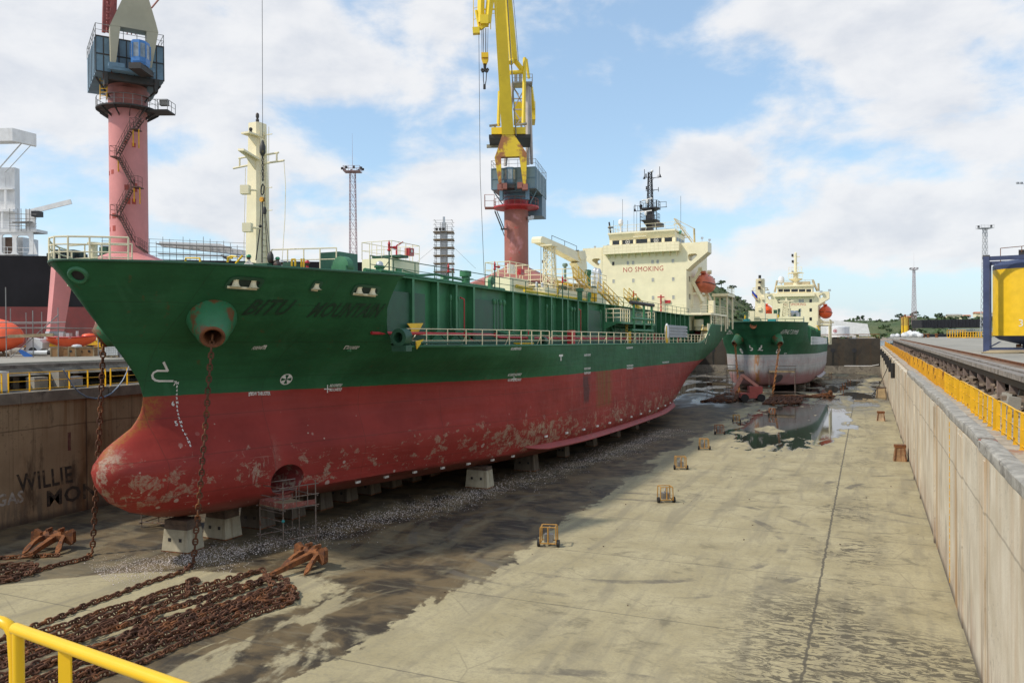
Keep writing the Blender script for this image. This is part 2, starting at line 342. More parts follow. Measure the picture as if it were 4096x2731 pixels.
# ================================================================== SETTING: floor, quays, walls, gate, sea, hills
WXR,WXL=3.25,-46.0; FLEN=236.0
def floor_mat():
    m=bpy.data.materials.new('dock_floor_concrete'); m.use_nodes=True; t=NT(m.node_tree)
    oc=t.node('ShaderNodeTexCoord').outputs['Object']; x,y,z=t.sep(oc)
    n=t.noise(oc,.35,6,.6); n2=t.noise(oc,1.6,8,.65,.4); n3=t.noise(oc,9,4,.6)
    base=t.mix(t.step(n,.3,.7),(.335,.282,.158),(.43,.37,.222))
    base=t.mix(t.math('MULTIPLY',t.step(n3,.42,.66),.38),base,(.26,.225,.15)); n4=t.noise(oc,3.0,9,.72,.3); base=t.mix(t.math('MULTIPLY',t.step(n4,.50,.62),.34),base,(.215,.19,.13)); base=t.mix(t.math('MULTIPLY',t.step(t.noise(oc,28,3,.6),.60,.72),.4),base,(.17,.145,.10)); ck=t.node('ShaderNodeTexVoronoi',{'Scale':.16,'Randomness':1.0},feature='DISTANCE_TO_EDGE'); t.l.new(t.mix(.12,oc,t.node('ShaderNodeTexNoise',{'Vector':oc,'Scale':.9,'Detail':6}).outputs['Color']),ck.inputs['Vector']); base=t.mix(t.math('MULTIPLY',t.step(ck.outputs['Distance'],.006,.002),t.math('MULTIPLY',t.step(n,.46,.60),.3)),base,(.12,.10,.07))
    sw=t.noise(t.map(oc,(.9,.12,1),rot=(0,0,rad(14))),1.0,7,.62,.6)   # sweeping marks along the dock
    base=t.mix(t.math('MULTIPLY',t.step(sw,.46,.66),.6),base,(.225,.195,.13))
    # damp, silted lane beside the keel
    wob=t.math('MULTIPLY',t.math('SUBTRACT',t.noise(t.map(oc,(1,.55,1)),.16,7,.62,.8),.5),9.0)
    wob2=t.math('MULTIPLY',t.math('SUBTRACT',n2,.5),2.2)
    xx=t.math('ADD',x,t.math('ADD',wob,wob2))
    lane=t.step(xx,-16.5,-16.85)
    isl=t.step(t.noise(t.map(oc,(.75,.33,1),rot=(0,0,rad(30))),.42,7,.6,.6),.50,.56)      # dry islands
    nearisl=t.math('MULTIPLY',t.step(y,34,27),t.step(t.math('ADD',x,t.math('MULTIPLY',y,-.2)),-36,-30))
    isl=t.math('MULTIPLY',isl,t.math('ADD',t.math('MULTIPLY',nearisl,.75),.25))
    # the dry patch on which the chains are laid
    cx_=t.math('SUBTRACT',t.math('ADD',x,t.math('MULTIPLY',wob2,1.2)),-29.0); cy_=t.math('SUBTRACT',t.math('ADD',y,wob2),23.5)
    u_=t.math('ADD',t.math('MULTIPLY',cx_,.83),t.math('MULTIPLY',cy_,.55)); v_=t.math('SUBTRACT',t.math('MULTIPLY',cy_,.83),t.math('MULTIPLY',cx_,.55))
    e_=t.math('ADD',t.math('POWER',t.math('DIVIDE',u_,9.5),2),t.math('POWER',t.math('DIVIDE',v_,4.4),2))
    patch=t.step(t.math('ADD',e_,t.math('MULTIPLY',wob,.06)),1.0,.86)
    lane=t.math('MULTIPLY',lane,t.math('SUBTRACT',1.0,t.math('MAXIMUM',t.math('MULTIPLY',isl,.85),patch)))
    mud=t.mix(t.step(t.noise(oc,.5,6,.6,.5),.38,.62),(.040,.031,.020),(.145,.104,.052))
    mud=t.mix(t.math('MULTIPLY',t.step(t.noise(t.map(oc,(.5,2.2,1),rot=(0,0,rad(-20))),1.2,5,.6),.5,.7),.5),mud,(.20,.17,.11))
    col=t.mix(lane,base,mud)
    # long central joint, cross joints, oily ripple marks beside the joint
    jw=t.math('MULTIPLY',t.math('SUBTRACT',n2,.5),.30)
    j1=t.step(t.math('ABSOLUTE',t.math('ADD',t.math('ADD',x,1.95),jw)),.075,.03)
    jy=t.math('ABSOLUTE',t.math('SUBTRACT',t.math('PINGPONG',t.math('ADD',y,1.5),4.0),0.0))
    j2=t.math('MULTIPLY',t.step(jy,.05,.02),.55)
    col=t.mix(t.math('MAXIMUM',t.math('MULTIPLY',j1,.85),j2),col,(.075,.065,.05))
    rip=t.noise(t.map(oc,(.8,1.9,1),rot=(0,0,rad(-10))),1.5,8,.72,1.2)
    rz=t.math('MULTIPLY',t.step(t.math('ABSOLUTE',t.math('ADD',x,1.2)),3.6,.3),t.step(t.noise(t.map(oc,loc=(2,5,0)),.16,4,.6),.46,.60))
    rip2=t.noise(t.map(oc,(.8,1.15,1),loc=(5,2,0)),.62,9,.72,1.0)
    rz2=t.math('MULTIPLY',t.step(x,-17,-14),t.step(t.noise(t.map(oc,loc=(9,4,0)),.11,5,.65),.43,.56))
    rm=t.math('MAXIMUM',t.math('MULTIPLY',t.step(rip,.515,.545),rz),t.math('MULTIPLY',t.step(rip2,.50,.66),t.math('MULTIPLY',rz2,.6)))
    nearw=t.math('MULTIPLY',t.step(t.math('ADD',t.math('ADD',y,wob2),t.math('MULTIPLY',x,.5)),35.5,32.0),t.step(t.math('ADD',x,wob2),-6.5,-2.5))
    rm=t.math('MAXIMUM',rm,t.math('MULTIPLY',nearw,t.step(t.noise(t.map(oc,(.9,2.0,1),rot=(0,0,rad(-12))),1.5,9,.74,1.3),.485,.53)))
    col=t.mix(t.math('MULTIPLY',rm,.9),col,(.085,.072,.048))
    # curved tyre marks
    ty=None
    for cxx,cyy,r0 in ((-13,43,9.0),(-13,43,11.2),(-4,8,15.5),(-4,8,17.3),(6,60,9.2),(6,60,7.4)):
        dd=t.math('SQRT',t.math('ADD',t.math('POWER',t.math('SUBTRACT',x,cxx),2),t.math('POWER',t.math('SUBTRACT',y,cyy),2)))
        g=t.step(t.math('ABSOLUTE',t.math('SUBTRACT',t.math('ADD',dd,jw),r0)),.32,.18); ty=g if ty is None else t.math('MAXIMUM',ty,g)
    tm=t.math('MULTIPLY',ty,t.step(t.noise(oc,.25,6,.7),.46,.62))
    col=t.mix(t.math('MULTIPLY',tm,.75),col,(.12,.105,.08))
    # standing water
    pn=t.noise(t.map(oc,(.85,.24,1)),.40,7,.62,.7)
    reg=t.step(t.math('ADD',t.math('ADD',t.math('POWER',t.math('DIVIDE',t.math('ADD',x,8.2),6.6),2),t.math('POWER',t.math('DIVIDE',t.math('SUBTRACT',y,106),27),2)),t.math('MULTIPLY',t.math('SUBTRACT',t.noise(t.map(oc,(1,.35,1)),.55,7,.65,.6),.5),2.6)),1.05,.85)
    reg2=t.step(y,108,150)
    wet=t.math('MAXIMUM',t.math('MULTIPLY',reg,t.step(pn,.36,.40)),t.math('MULTIPLY',reg2,t.step(t.noise(t.map(oc,(.5,.16,1),loc=(3,3,0)),.42,6,.6,.5),.45,.51)))
    damp=t.math('MAXIMUM',t.math('MULTIPLY',reg,t.step(pn,.30,.43)),t.math('MULTIPLY',reg2,t.step(t.noise(t.map(oc,(.5,.16,1),loc=(3,3,0)),.42,6,.6,.5),.36,.48)))
    col=t.mix(t.math('MULTIPLY',damp,.75),col,(.085,.078,.06)); col=t.mix(wet,col,(.035,.033,.028))
    ro=t.math('SUBTRACT',.88,t.math('MULTIPLY',lane,.26)); ro=t.math('SUBTRACT',ro,t.math('MULTIPLY',damp,.25))
    ro=t.math('ADD',t.math('MULTIPLY',ro,t.math('SUBTRACT',1.0,wet)),t.math('MULTIPLY',wet,.04))
    bp=t.node('ShaderNodeBump',{'Strength':.35,'Distance':.02,'Height':t.math('ADD',t.noise(oc,14,5,.6),t.math('MULTIPLY',n2,.8))})
    t.l.new(t.math('MULTIPLY',t.math('SUBTRACT',1.0,wet),.4),bp.inputs['Strength'])
    p=t.node('ShaderNodeBsdfPrincipled',{'Base Color':col,'Roughness':ro}); t.l.new(bp.outputs[0],p.inputs['Normal'])
    t.l.new(p.outputs[0],t.node('ShaderNodeOutputMaterial').inputs[0]); return m
def wall_mat(name,lo,hi,stain,dark,seamcol,period,off,side):
    m=bpy.data.materials.new(name); m.use_nodes=True; t=NT(m.node_tree)
    oc=t.node('ShaderNodeTexCoord').outputs['Object']; x,y,z=t.sep(oc)
    c=t.mix(t.step(t.noise(oc,.4,6,.6),.3,.7),lo,hi)
    sa=.5 if side>0 else .75; s1=t.noise(t.map(oc,(1,.55,.05)),1.0,9,.68); c=t.mix(t.math('MULTIPLY',t.step(s1,.50,.68),sa),c,stain[0])
    s2=t.noise(t.map(oc,(1,3.2,.07),loc=(4,2,1)),1.0,6,.65); c=t.mix(t.math('MULTIPLY',t.step(s2,.53,.70),sa*.9),c,stain[1])
    s3=t.noise(t.map(oc,(1,.5,.16),loc=(1,7,3)),1.0,6,.62); c=t.mix(t.math('MULTIPLY',t.step(s3,.54,.66),dark[1]),c,dark[0])
    low=t.math('MULTIPLY',t.step(z,2.6,.2),t.step(t.noise(t.map(oc,(1,2,.3),loc=(2,9,1)),.9,5,.6),.42,.6)); c=t.mix(t.math('MULTIPLY',low,.75),c,stain[2]); g1=t.math('MULTIPLY',t.step(t.noise(oc,3.2,7,.75),.52,.66),t.step(t.noise(t.map(oc,(1,.35,.5)),.7,3,.5),.42,.6)); c=t.mix(t.math('MULTIPLY',g1,.6),c,dark[0]); c=t.mix(t.math('MULTIPLY',t.step(z,.55,.05),.75),c,(.05,.042,.035))
    k=t.math('SUBTRACT',y,off)
    k=t.math('ADD',k,t.math('MULTIPLY',t.math('SUBTRACT',t.noise(t.map(oc,(0,.05,0)),1.0,1,.5),.5),7.0)); pp=t.math('PINGPONG',k,period/2); seam=t.step(pp,.06,.02); tops=t.math('MULTIPLY',t.step(z,2.0,7.0),t.step(t.noise(t.map(oc,(1,1.1,.04),loc=(6,6,6)),1.0,7,.66),.50,.66)); c=t.mix(t.math('MULTIPLY',tops,.65),c,stain[0])
    near=t.math('MULTIPLY',t.step(pp,.9,.05),t.step(t.noise(t.map(oc,(1,.5,.06),loc=(0,3,0)),1.0,5,.6),.38,.55)); c=t.mix(t.math('MULTIPLY',near,.85),c,stain[0])
    c=t.mix(t.math('MULTIPLY',seam,.75),c,seamcol)
    hl=t.step(t.math('ABSOLUTE',t.math('SUBTRACT',t.math('ADD',z,t.math('MULTIPLY',t.noise(oc,.7,3,.5),.25)),5.75)),.06,.02); c=t.mix(t.math('MULTIPLY',hl,.55),c,dark[0])
    c=t.mix(t.math('MULTIPLY',t.step(t.noise(oc,7,5,.7),.6,.74),.35),c,dark[0])
    bp=t.node('ShaderNodeBump',{'Strength':.35,'Distance':.03,'Height':t.math('SUBTRACT',t.noise(oc,9,6,.6),t.math('MULTIPLY',seam,1.5))})
    p=t.node('ShaderNodeBsdfPrincipled',{'Base Color':c,'Roughness':.88}); t.l.new(bp.outputs[0],p.inputs['Normal'])
    t.l.new(p.outputs[0],t.node('ShaderNodeOutputMaterial').inputs[0]); return m
M_floor=floor_mat()
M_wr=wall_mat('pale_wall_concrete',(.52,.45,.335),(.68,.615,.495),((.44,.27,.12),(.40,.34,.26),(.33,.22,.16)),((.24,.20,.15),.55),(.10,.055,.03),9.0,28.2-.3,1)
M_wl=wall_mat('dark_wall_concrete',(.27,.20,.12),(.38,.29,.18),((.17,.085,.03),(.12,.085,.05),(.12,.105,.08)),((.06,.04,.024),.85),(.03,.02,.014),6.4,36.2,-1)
def gate_mat():
    m=mat('gate_concrete',(.042,.034,.025),.8,var=.3,vs=.3,streak=((.06,.032,.012),.6,.50,.6),dirt=((.02,.018,.016),.8,.5,.25)); return m
M_gate=gate_mat()
# floor sheet, wide ground sheet, sea
def plane(name,x0,x1,y0,y1,z,m,label,cat,nx=1,ny=1):
    b=MB(); b.grid([[V(x0+(x1-x0)*i/nx,y0+(y1-y0)*j/ny,z) for j in range(ny+1)] for i in range(nx+1)][::-1]); o=b.obj(name,m,ang=0); return tag(o,label,cat,kind='structure')
plane('dock_floor',WXL-1,WXR+1,-30,FLEN+6,0,M_floor,'beige concrete dry dock floor with damp silt, joints and puddles','dock floor')
M_sea=bpy.data.materials.new('sea_water'); M_sea.use_nodes=True; t=NT(M_sea.node_tree)
oc=t.node('ShaderNodeTexCoord').outputs['Object']
bp=t.node('ShaderNodeBump',{'Strength':.5,'Distance':.3,'Height':t.noise(oc,.6,5,.6)})
p=t.node('ShaderNodeBsdfPrincipled',{'Base Color':(.02,.06,.11,1),'Roughness':.12}); t.l.new(bp.outputs[0],p.inputs['Normal']); t.l.new(p.outputs[0],t.node('ShaderNodeOutputMaterial').inputs[0])
plane('sea_water',-3500,3500,FLEN+3,6000,7.2,M_sea,'blue harbour water beyond the dock gate','water')
# quays (slabs reaching far to both sides, and the head of the dock behind the viewer)
b=MB(); b.box(6.9,1500,-200,330,8.75,9.15); b.box(8.8,1500,-200,330,-2,8.75); tag(b.obj('quay_ground',M_quay,ang=0),'pale concrete quay right of the dry dock','quay',kind='structure')
b=MB(); b.box(-1500,-49.4,-200,300,8.9,9.3); b.box(-1500,-51.2,-200,300,-2,8.9); tag(b.obj('quay_ground',M_quay,ang=0),'concrete quay left of the dry dock under the cranes','quay',kind='structure')
b=MB(); b.box(-49.38,6.88,-200,2.0,-2,9.1); tag(b.obj('dock_head',M_conc,ang=0),'concrete dock head beneath the viewer','quay',kind='structure')
# --- right wall
wr=thing('dock_wall','pale streaked concrete dock wall on the right side of the dry dock','wall',(WXR,0,0))
b=MB(); 
ys=[1.25]+[28.2-.3+6*i for i in range(-4,36)]; ys=[q for q in ys if q>=1.25]
b.box(0,.02+5.5,1.25,FLEN+4,-.5,7.3); b.obj('wall_face',M_wr,wr,ang=0)
b=MB(); yy=14.
while yy<FLEN-6: w_=random.choice((.35,.5,.9,1.6)); b.box(-random.uniform(.03,.10),-.001,yy,yy+w_,-.4,7.28-random.random()*.25); yy+=w_+random.uniform(4,12)
b.objs('wall_rib',M_wr,wr,ang=0)
b=MB(); b.box(.35,5.5,1.25,FLEN+4,7.304,7.5); b.obj('coping',mat('coping_concrete',(.40,.34,.26),.9,var=.25,vs=1.2,rust=((.33,.12,.05),.7,.55,.8),bump=(12,.5,.04)),wr,ang=0)
b=MB(); b.box(5.5,5.56,1.25,FLEN+4,-.5,7.3); b.obj('back_wall',M_concd,wr,ang=0)
# yellow depth scale painted strip on a wall joint
b=MB(); 
for i in range(26): b.box(-.02,-.004,39.05,39.2,.25+i*.27,.25+i*.27+.2)
o=b.obj('depth_scale',M_yelf,wr,ang=0)
# --- left wall
wl=thing('dock_wall','dark stained concrete dock wall on the left side of the dry dock','wall',(WXL,0,0))
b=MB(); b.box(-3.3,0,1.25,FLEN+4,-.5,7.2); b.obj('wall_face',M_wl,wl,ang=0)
b=MB(); 
for i in range(40):
    y0=1.3+i*6.0; b.box(-3.2,.12+.05*(i%3==0),y0,y0+5.96,7.204,7.85)
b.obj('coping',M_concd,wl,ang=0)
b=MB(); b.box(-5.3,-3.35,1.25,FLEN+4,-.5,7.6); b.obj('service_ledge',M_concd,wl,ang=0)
# graffiti on the left wall
def text_mesh(s,size=1.0,sx=1.0,shear=0,align='LEFT',bold=0.0):
    cu=bpy.data.curves.new('lettering','FONT'); cu.body=s; cu.size=size; cu.align_x=align; cu.shear=shear; cu.resolution_u=2; cu.space_character=1.06; cu.offset=bold
    o=bpy.data.objects.new('lettering',cu); COL.objects.link(o); dg=bpy.context.evaluated_depsgraph_get(); ev=o.evaluated_get(dg); me=ev.to_mesh()
    vs=[(q.co.x*sx,q.co.y) for q in me.vertices]; fs=[tuple(p_.vertices) for p_ in me.polygons]; ev.to_mesh_clear()
    bpy.data.objects.remove(o); bpy.data.curves.remove(cu); return vs,fs
def wall_text(s,y0,z0,size,m,name='graffiti',sx=1,shear=0,dx=.012):
    vs,fs=text_mesh(s,size,sx,shear,bold=.03); b=MB(); b.add([(dx,y0+x_,z0+y_) for x_,y_ in vs],fs); return b.obj(name,m,wl,ang=0)
M_gw=mat('white_graffiti_paint',(.42,.41,.37),.8,var=.3,vs=4,dirt=((.24,.18,.11),.7,.5,1.6)); M_gb=mat('black_graffiti_paint',(.045,.038,.03),.8,var=.3,vs=4,dirt=((.25,.185,.11),.6,.52,1.3)); M_gr=mat('red_graffiti_paint',(.13,.05,.045),.8,var=.3,vs=3,dirt=((.25,.185,.11),.8,.46,1.8))
p_=onx(-40,1170,WXL); wall_text('VARGAS',p_.y-.9,p_.z,.95,M_gw,sx=.9)
p_=onx(42,1130,WXL); wall_text('WILLIE',p_.y,p_.z,1.5,M_gb,sx=.75,shear=-.1)
p_=onx(105,1163,WXL); wall_text('MON',p_.y,p_.z,1.35,M_gb,sx=1.1,dx=.014)
p_=onx(146,1035,WXL); wall_text('1',p_.y,p_.z,1.6,M_gr)
# --- dock gate
gt=thing('dock_gate','dark concrete dock gate closing the far end of the dry dock','dock gate',((WXL+WXR)/2,FLEN,0))
gx=(WXR-WXL)/2
b=MB(); b.box(-gx,gx,0,3.4,1.9,9.4); b.obj('gate_body',M_gate,gt,ang=0)
b=MB(); b.box(-gx,gx,-.6,3.4,0,1.896); b.obj('sill',M_concd,gt,ang=0)
for i in range(-4,5):
    xx=22.2-4-5.4*(4-i)*1.0
    if abs(xx)>gx-1: continue
    b=MB(); Mx=Matrix.Translation((xx,-.02,6.2))@Matrix.Rotation(PI/2,4,'X'); b.lathe([(.62,-.05),(.62,.02)],Mx,16); b.obj('sluice_hole',M_black,gt)
    b=MB(); b.box(xx-.28,xx+.28,-.014,-.002,1.9,5.6); b.obj('rust_streak',mat('sluice_stain',(.012,.011,.008),.7,var=.3),gt,ang=0)
b=MB(); b.rail([V(-gx+.3,.2,9.4),V(gx-.3,.2,9.4)],1.0,2,2.5,.03); b.obj('hand_rail',M_yelr,gt)
b=MB(); b.box(-gx,gx,.0,.08,10.45,10.6); b.obj('walkway_beam',M_rust,gt,ang=0)
for xx in (gx-6.5,gx-13.2,gx-20): 
    b=MB(); b.box(xx-.45,xx+.45,.6,1.4,9.4,10.3); b.obj('gate_locker',M_white,gt,ang=0)
b=MB(); b.path([V(gx-9,-.1,1.93),V(gx-4,-.12,1.95),V(gx-2.2,-.15,2.0),V(gx-.4,-.15,2.35)],.09,6); o=b.obj('leak_splash',M_white,gt)
# --- hills
def prof(a):
    A=[-70,-40,-16,-13,-11.2,-10.2,-9.6,-8.9,-8.2,-7.2,-6.2,-5,-3,-1,1,3,5,7,10,14,30,80]; Hh=[16,20,28,34,36,36,34,29,23.5,16.5,10.5,8.5,8.5,11.3,11.8,12.3,11.6,12.6,11,8.5,8,8]
    return np.interp(a,A,Hh)
def sm(x,a,b): t_=np.clip((x-a)/(b-a),0,1); return t_*t_*(3-2*t_)
rows=[]; HN=RNG.normal(size=(64,64))
def vn(x,y):
    xi,yi=math.floor(x),math.floor(y); fx,fy=x-xi,y-yi; fx=fx*fx*(3-2*fx); fy=fy*fy*(3-2*fy)
    g=lambda i,j:HN[i%64,j%64]
    return (g(xi,yi)*(1-fx)+g(xi+1,yi)*fx)*(1-fy)+(g(xi,yi+1)*(1-fx)+g(xi+1,yi+1)*fx)*fy
def fbm(x,y): return vn(x,y)+.5*vn(2.1*x+7,2.1*y)+.25*vn(4.3*x,4.3*y+3)+.12*vn(8.7*x,8.7*y)
def hill_h(a,d):
    x_,y_=d*math.sin(rad(a)),d*math.cos(rad(a)); e=(prof(a))*(.22*sm(d,395,430)+.78*sm(d,430,540)**1.2)
    return x_,y_,7.0+ e*(1-.5*sm(d,700,1400)) + fbm(x_*.03,y_*.03)*1.6*sm(d,400,480)+fbm(x_*.15,y_*.15)*.5*sm(d,400,440)
for i in range(44):
    d=385+ (i/43)**1.6*1400
    rows.append([V(*hill_h(a,d)) for a in np.linspace(-62,70,420)])
m=bpy.data.materials.new('scrub_hillside'); m.use_nodes=True; t=NT(m.node_tree); oc=t.node('ShaderNodeTexCoord').outputs['Object']; geo=t.node('ShaderNodeNewGeometry'); 
c=t.mix(t.step(t.noise(oc,.06,7,.65),.35,.65),(.060,.098,.034),(.115,.130,.055)); c=t.mix(t.step(t.noise(oc,.4,5,.7),.5,.7),c,(.035,.055,.022))
sl=t.sep(geo.outputs['Normal'])[2]; c=t.mix(t.math('MULTIPLY',t.step(sl,.90,.72),t.math('MULTIPLY',t.step(t.noise(oc,.1,5,.6),.46,.58),t.step(t.sep(oc)[2],19,27))),c,(.23,.18,.14)); c=t.mix(t.step(t.sep(oc)[2],9.2,8.0),c,(.30,.24,.19))
p=t.node('ShaderNodeBsdfPrincipled',{'Base Color':c,'Roughness':.95}); bp=t.node('ShaderNodeBump',{'Strength':.8,'Distance':1.0,'Height':t.noise(oc,.5,6,.7)}); t.l.new(bp.outputs[0],p.inputs['Normal']); t.l.new(p.outputs[0],t.node('ShaderNodeOutputMaterial').inputs[0])
b=MB(); b.grid(rows); tag(b.obj('hills',m,ang=80),'scrubby green hills across the harbour with a rocky knoll','hill',kind='structure')
# scrub: many small leafy clumps
b=MB()
def clump(b,c,r,n=26):
    for _ in range(n):
        d=Vector(RNG.normal(size=3)); d.normalize(); d.z=abs(d.z)*.9; q=c+d*r*(.55+.5*random.random()); s=r*(.22+.25*random.random())
        u=Vector(RNG.normal(size=3)).normalized(); v_=d.cross(u).normalized() if abs(d.dot(u))<.95 else d.orthogonal().normalized(); u=v_.cross(d)
        u=(u+d*random.uniform(-.6,.6)).normalized()
        b.add([q-u*s-v_*s*.7,q+u*s-v_*s*.5,q+u*s*.8+v_*s,q-u*s*.7+v_*s*.8],[(0,1,2,3)])
for _ in range(950):
    a=random.uniform(-16,18) if random.random()<.8 else random.uniform(-14,-6); d=400+random.random()**.8*180
    q=Vector(hill_h(a,d)); clump(b,q,random.uniform(.8,2.2)*(1.3 if random.random()<.15 else 1),14)
M_leaf=mat('scrub_leaves',(.05,.085,.028),.8,var=.5,vs=.15); M_leaf2=mat('dark_leaves',(.032,.06,.022),.8,var=.4,vs=.3)
tag(b.obj('hill_scrub',M_leaf,ang=0),'low green scrub covering the far hillside','scrub',kind='stuff')
# ================================================================== RIGHT QUAY
def D(u,v,zc): return CAM+(F+RR*((u-2048)/3185)-UU*((v-1365.5)/3185))*zc      # full-size pixels, distance along the view axis
cb=thing('crane_track_girder','weathered concrete crane track girder edging the right quay above the gallery','girder',(6,0,0))
b=MB(); b.box(.30,.92,1.25,FLEN,8.5,8.93); b.obj('under_bar_shade',M_dark,cb,ang=0); b=MB(); b.box(0,.42,1.25,FLEN,8.934,9.18); b.box(.56,.95,1.25,FLEN,8.934,9.22); b.objs('girder_beam',mat('girder_concrete',(.25,.22,.19),.85,var=.3,vs=1.5,streak=((.12,.08,.05),.6,.5,1.5),dirt=((.07,.06,.05),.8,.52,.8)),cb,ang=0)  # dark set-back box stands in for the shadow below the top bar
b=MB()
for i in range(57): y0=4+i*4.1; b.box(.32,.66,y0,y0+.34,7.5,8.495)
b.objs('girder_post',mat('girder_post_paint',(.20,.15,.13),.8,var=.4,vs=1),cb,ang=0)
def railtrack(x,z,label):
    b=MB(); 
    b.box(-.07,.07,1.25,FLEN-4,z,z+.03); b.box(-.015,.015,1.25,FLEN-4,z+.03,z+.12); b.box(-.04,.04,1.25,FLEN-4,z+.12,z+.17)
    o=b.obj('crane_rail',M_rust,ang=0); o.location=(x,0,0); tag(o,label,'rail')
railtrack(7.9,9.15,'rusty crane rail set in the pale quay right of the dock')
b=MB(); b.box(7.3,8.6,1.25,FLEN-4,9.152,9.156); tag(b.obj('rail_bed',mat('rusty_rail_bed',(.20,.13,.085),.9,var=.35,vs=.8),ang=0),'rust stained strip under the crane rail on the right quay','rail bed',kind='structure')
# fence sections along the coping
def fence(length=6.35,sp=1.27,h=1.12,dirn=1):
    r=thing('yellow_railing','yellow railing section','railing')
    n=round(length/sp); m=M_yelf
    for i in range(n+1):
        b=MB(); b.flat((0,i*sp,0),(0,i*sp,h),(.13,0,0),(0,.022,0)); b.box(-.09,.09,i*sp-.05,i*sp+.05,0,.015); b.obj('post',m,r,ang=0)
    for z,rr in((h,.028),(h*.55,.018),(h*.12,.018)):
        b=MB(); pts=[V(random.uniform(-.02,.02)*(z>.3),i*sp,z+random.uniform(-.012,.008)) for i in range(n+1)]; b.path(pts,rr,6); b.obj('top_rail' if z==h else 'rail',m,r)
    return r
def setm(root,m):
    for c in root.children:
        if c.type=='MESH': c.material_slots[0].link='OBJECT'; c.material_slots[0].material=m
f0=fence(); k=0; y=20.4
M_fmid=mat('worn_fence_paint',(.72,.36,.015),.55,var=.2,vs=.9,rust=(RUST,.9,.54,1.4))
while y<FLEN-4:
    rz=rad(random.uniform(-.7,.7)); x=4.28+random.uniform(-.05,.05)
    if k<14: lb=f'{"bright " if y<60 else ""}yellow railing, {ORD[k]} section from the viewer along the right dock wall'
    else: lb='rust orange railing section far along the right dock wall beyond the hanging fenders'
    o=f0 if k==0 else dup(f0,(0,0,0),0,lb)
    o['label']=lb; o['group']='railings along the right dock wall'; o.location=(x,y,7.5); o.rotation_euler=(rad(random.uniform(-.6,.6)),rad(random.uniform(-1.5,1.5)),rz)
    setm(o,M_yelf if y<52 else M_fmid if y<90 else M_yelr); y+=6.62; k+=1
# weathered timber fenders on the wall edge
def log(y0,y1,label):
    b=MB(); rows=[]; n=int((y1-y0)/.45); ph=random.random()*9; gj=[.05*random.uniform(-1,.35)*(j%2) for j in range(26)]
    for i in range(n+1):
        yy=(y1-y0)*i/n; rg=[]
        for j in range(26):
            t=2*PI*j/26; c,s=math.cos(t),math.sin(t); rx=.27*abs(c)**.38*(1 if c>0 else -1); rzz=.20*abs(s)**.38*(1 if s>0 else -1)
            gr=gj[j]*(1+.5*fbm(yy*.25,j*3.1))+.018*fbm(yy*.7+ph,j*1.3)
            rg.append(V(rx*(1+gr*1.2)+.02*fbm(yy*.12+ph,3),yy,rzz*(1+gr*2.2)+.03*fbm(yy*.15+ph,9)))
        rows.append(rg)
    b.grid(rows,True); b.add(rows[0]+rows[-1],[tuple(range(26)),tuple(range(51,25,-1))])
    o=b.obj('timber_fender',M_timber,ang=50); o.location=(WXR+.26,y0,7.48); return tag(o,label,'timber fender','timber fenders on the right wall edge')
for y0,y1,l in ((14.5,29.1,'grey split timber fender nearest the viewer on the right wall edge'),(29.6,45.6,'grey timber fender with a rust red end on the right wall edge'),(46.2,57,'short grey timber fender just beyond the red ended one'),(57.5,68.4,'weathered timber fender midway along the right wall edge'),(69,79.5,'farthest worn timber fender on the right wall edge')): log(y0,y1,l)
b=MB(); b.cbox((WXR+.27,29.42,7.46),(.5,.28,.34)); tag(b.obj('fender_bracket',mat('red_lead_paint',(.30,.07,.04),.7,var=.3),ang=0),'rust red steel bracket between two timber fenders','bracket')
# gallery clutter under the girder
b=MB()
for i in range(620):
    yy=22+random.random()**1.6*120; xx=random.uniform(5.5,8.4); L=random.uniform(.3,1.8); a=random.uniform(-.5,.5); zz=7.52+random.random()**1.5*.75
    b.cbox((xx,yy,zz),(random.uniform(.06,.24),L,random.uniform(.04,.2)),a)
tag(b.obj('gallery_scrap',mat('scrap_timber',(.20,.15,.11),.9,var=.5,vs=.7,rust=((.4,.36,.3),.8,.6,.5)),ang=0),'heaps of scrap timber and steel under the right crane girder','scrap',kind='stuff')
for i,(xx,zz,rr) in enumerate(((8.3,7.75,.14),(8.25,8.1,.12),(7.9,7.66,.1))):
    b=MB(); b.tube((0,1.3,0),(0,FLEN-2,0),rr,8); o=b.obj('service_pipe',M_dark if i!=1 else M_steel); o.location=(xx,0,zz); tag(o,['thick dark service pipe low in the right gallery','grey service pipe above the dark one in the right gallery','thin dark service pipe in front in the right gallery'][i],'pipe')
for i,(yy,xx,s) in enumerate(((40.6,5.75,.55),(41.6,6.7,.6),(43.0,5.9,.5),(38.2,7.2,.7),(45.2,6.6,.5))):
    b=MB(); b.prism([V(-s/2,-s/2,0),V(s/2,-s/2,0),V(s*.42,-s*.42,.75),V(-s*.42,-s*.42,.75)],(0,s*.9,0)); o=b.obj('concrete_chunk',M_conc,ang=0); o.location=(xx,yy,7.5); o.rotation_euler=(.08*i,.15-.06*i,.5*i); tag(o,['tilted grey concrete block nearest in the gallery clutter','upright concrete block behind the tilted one in the gallery','small concrete block by the railing in the gallery','large concrete block deep in the gallery','farthest concrete block in the gallery clutter'][i],'concrete block','concrete blocks in the right gallery')
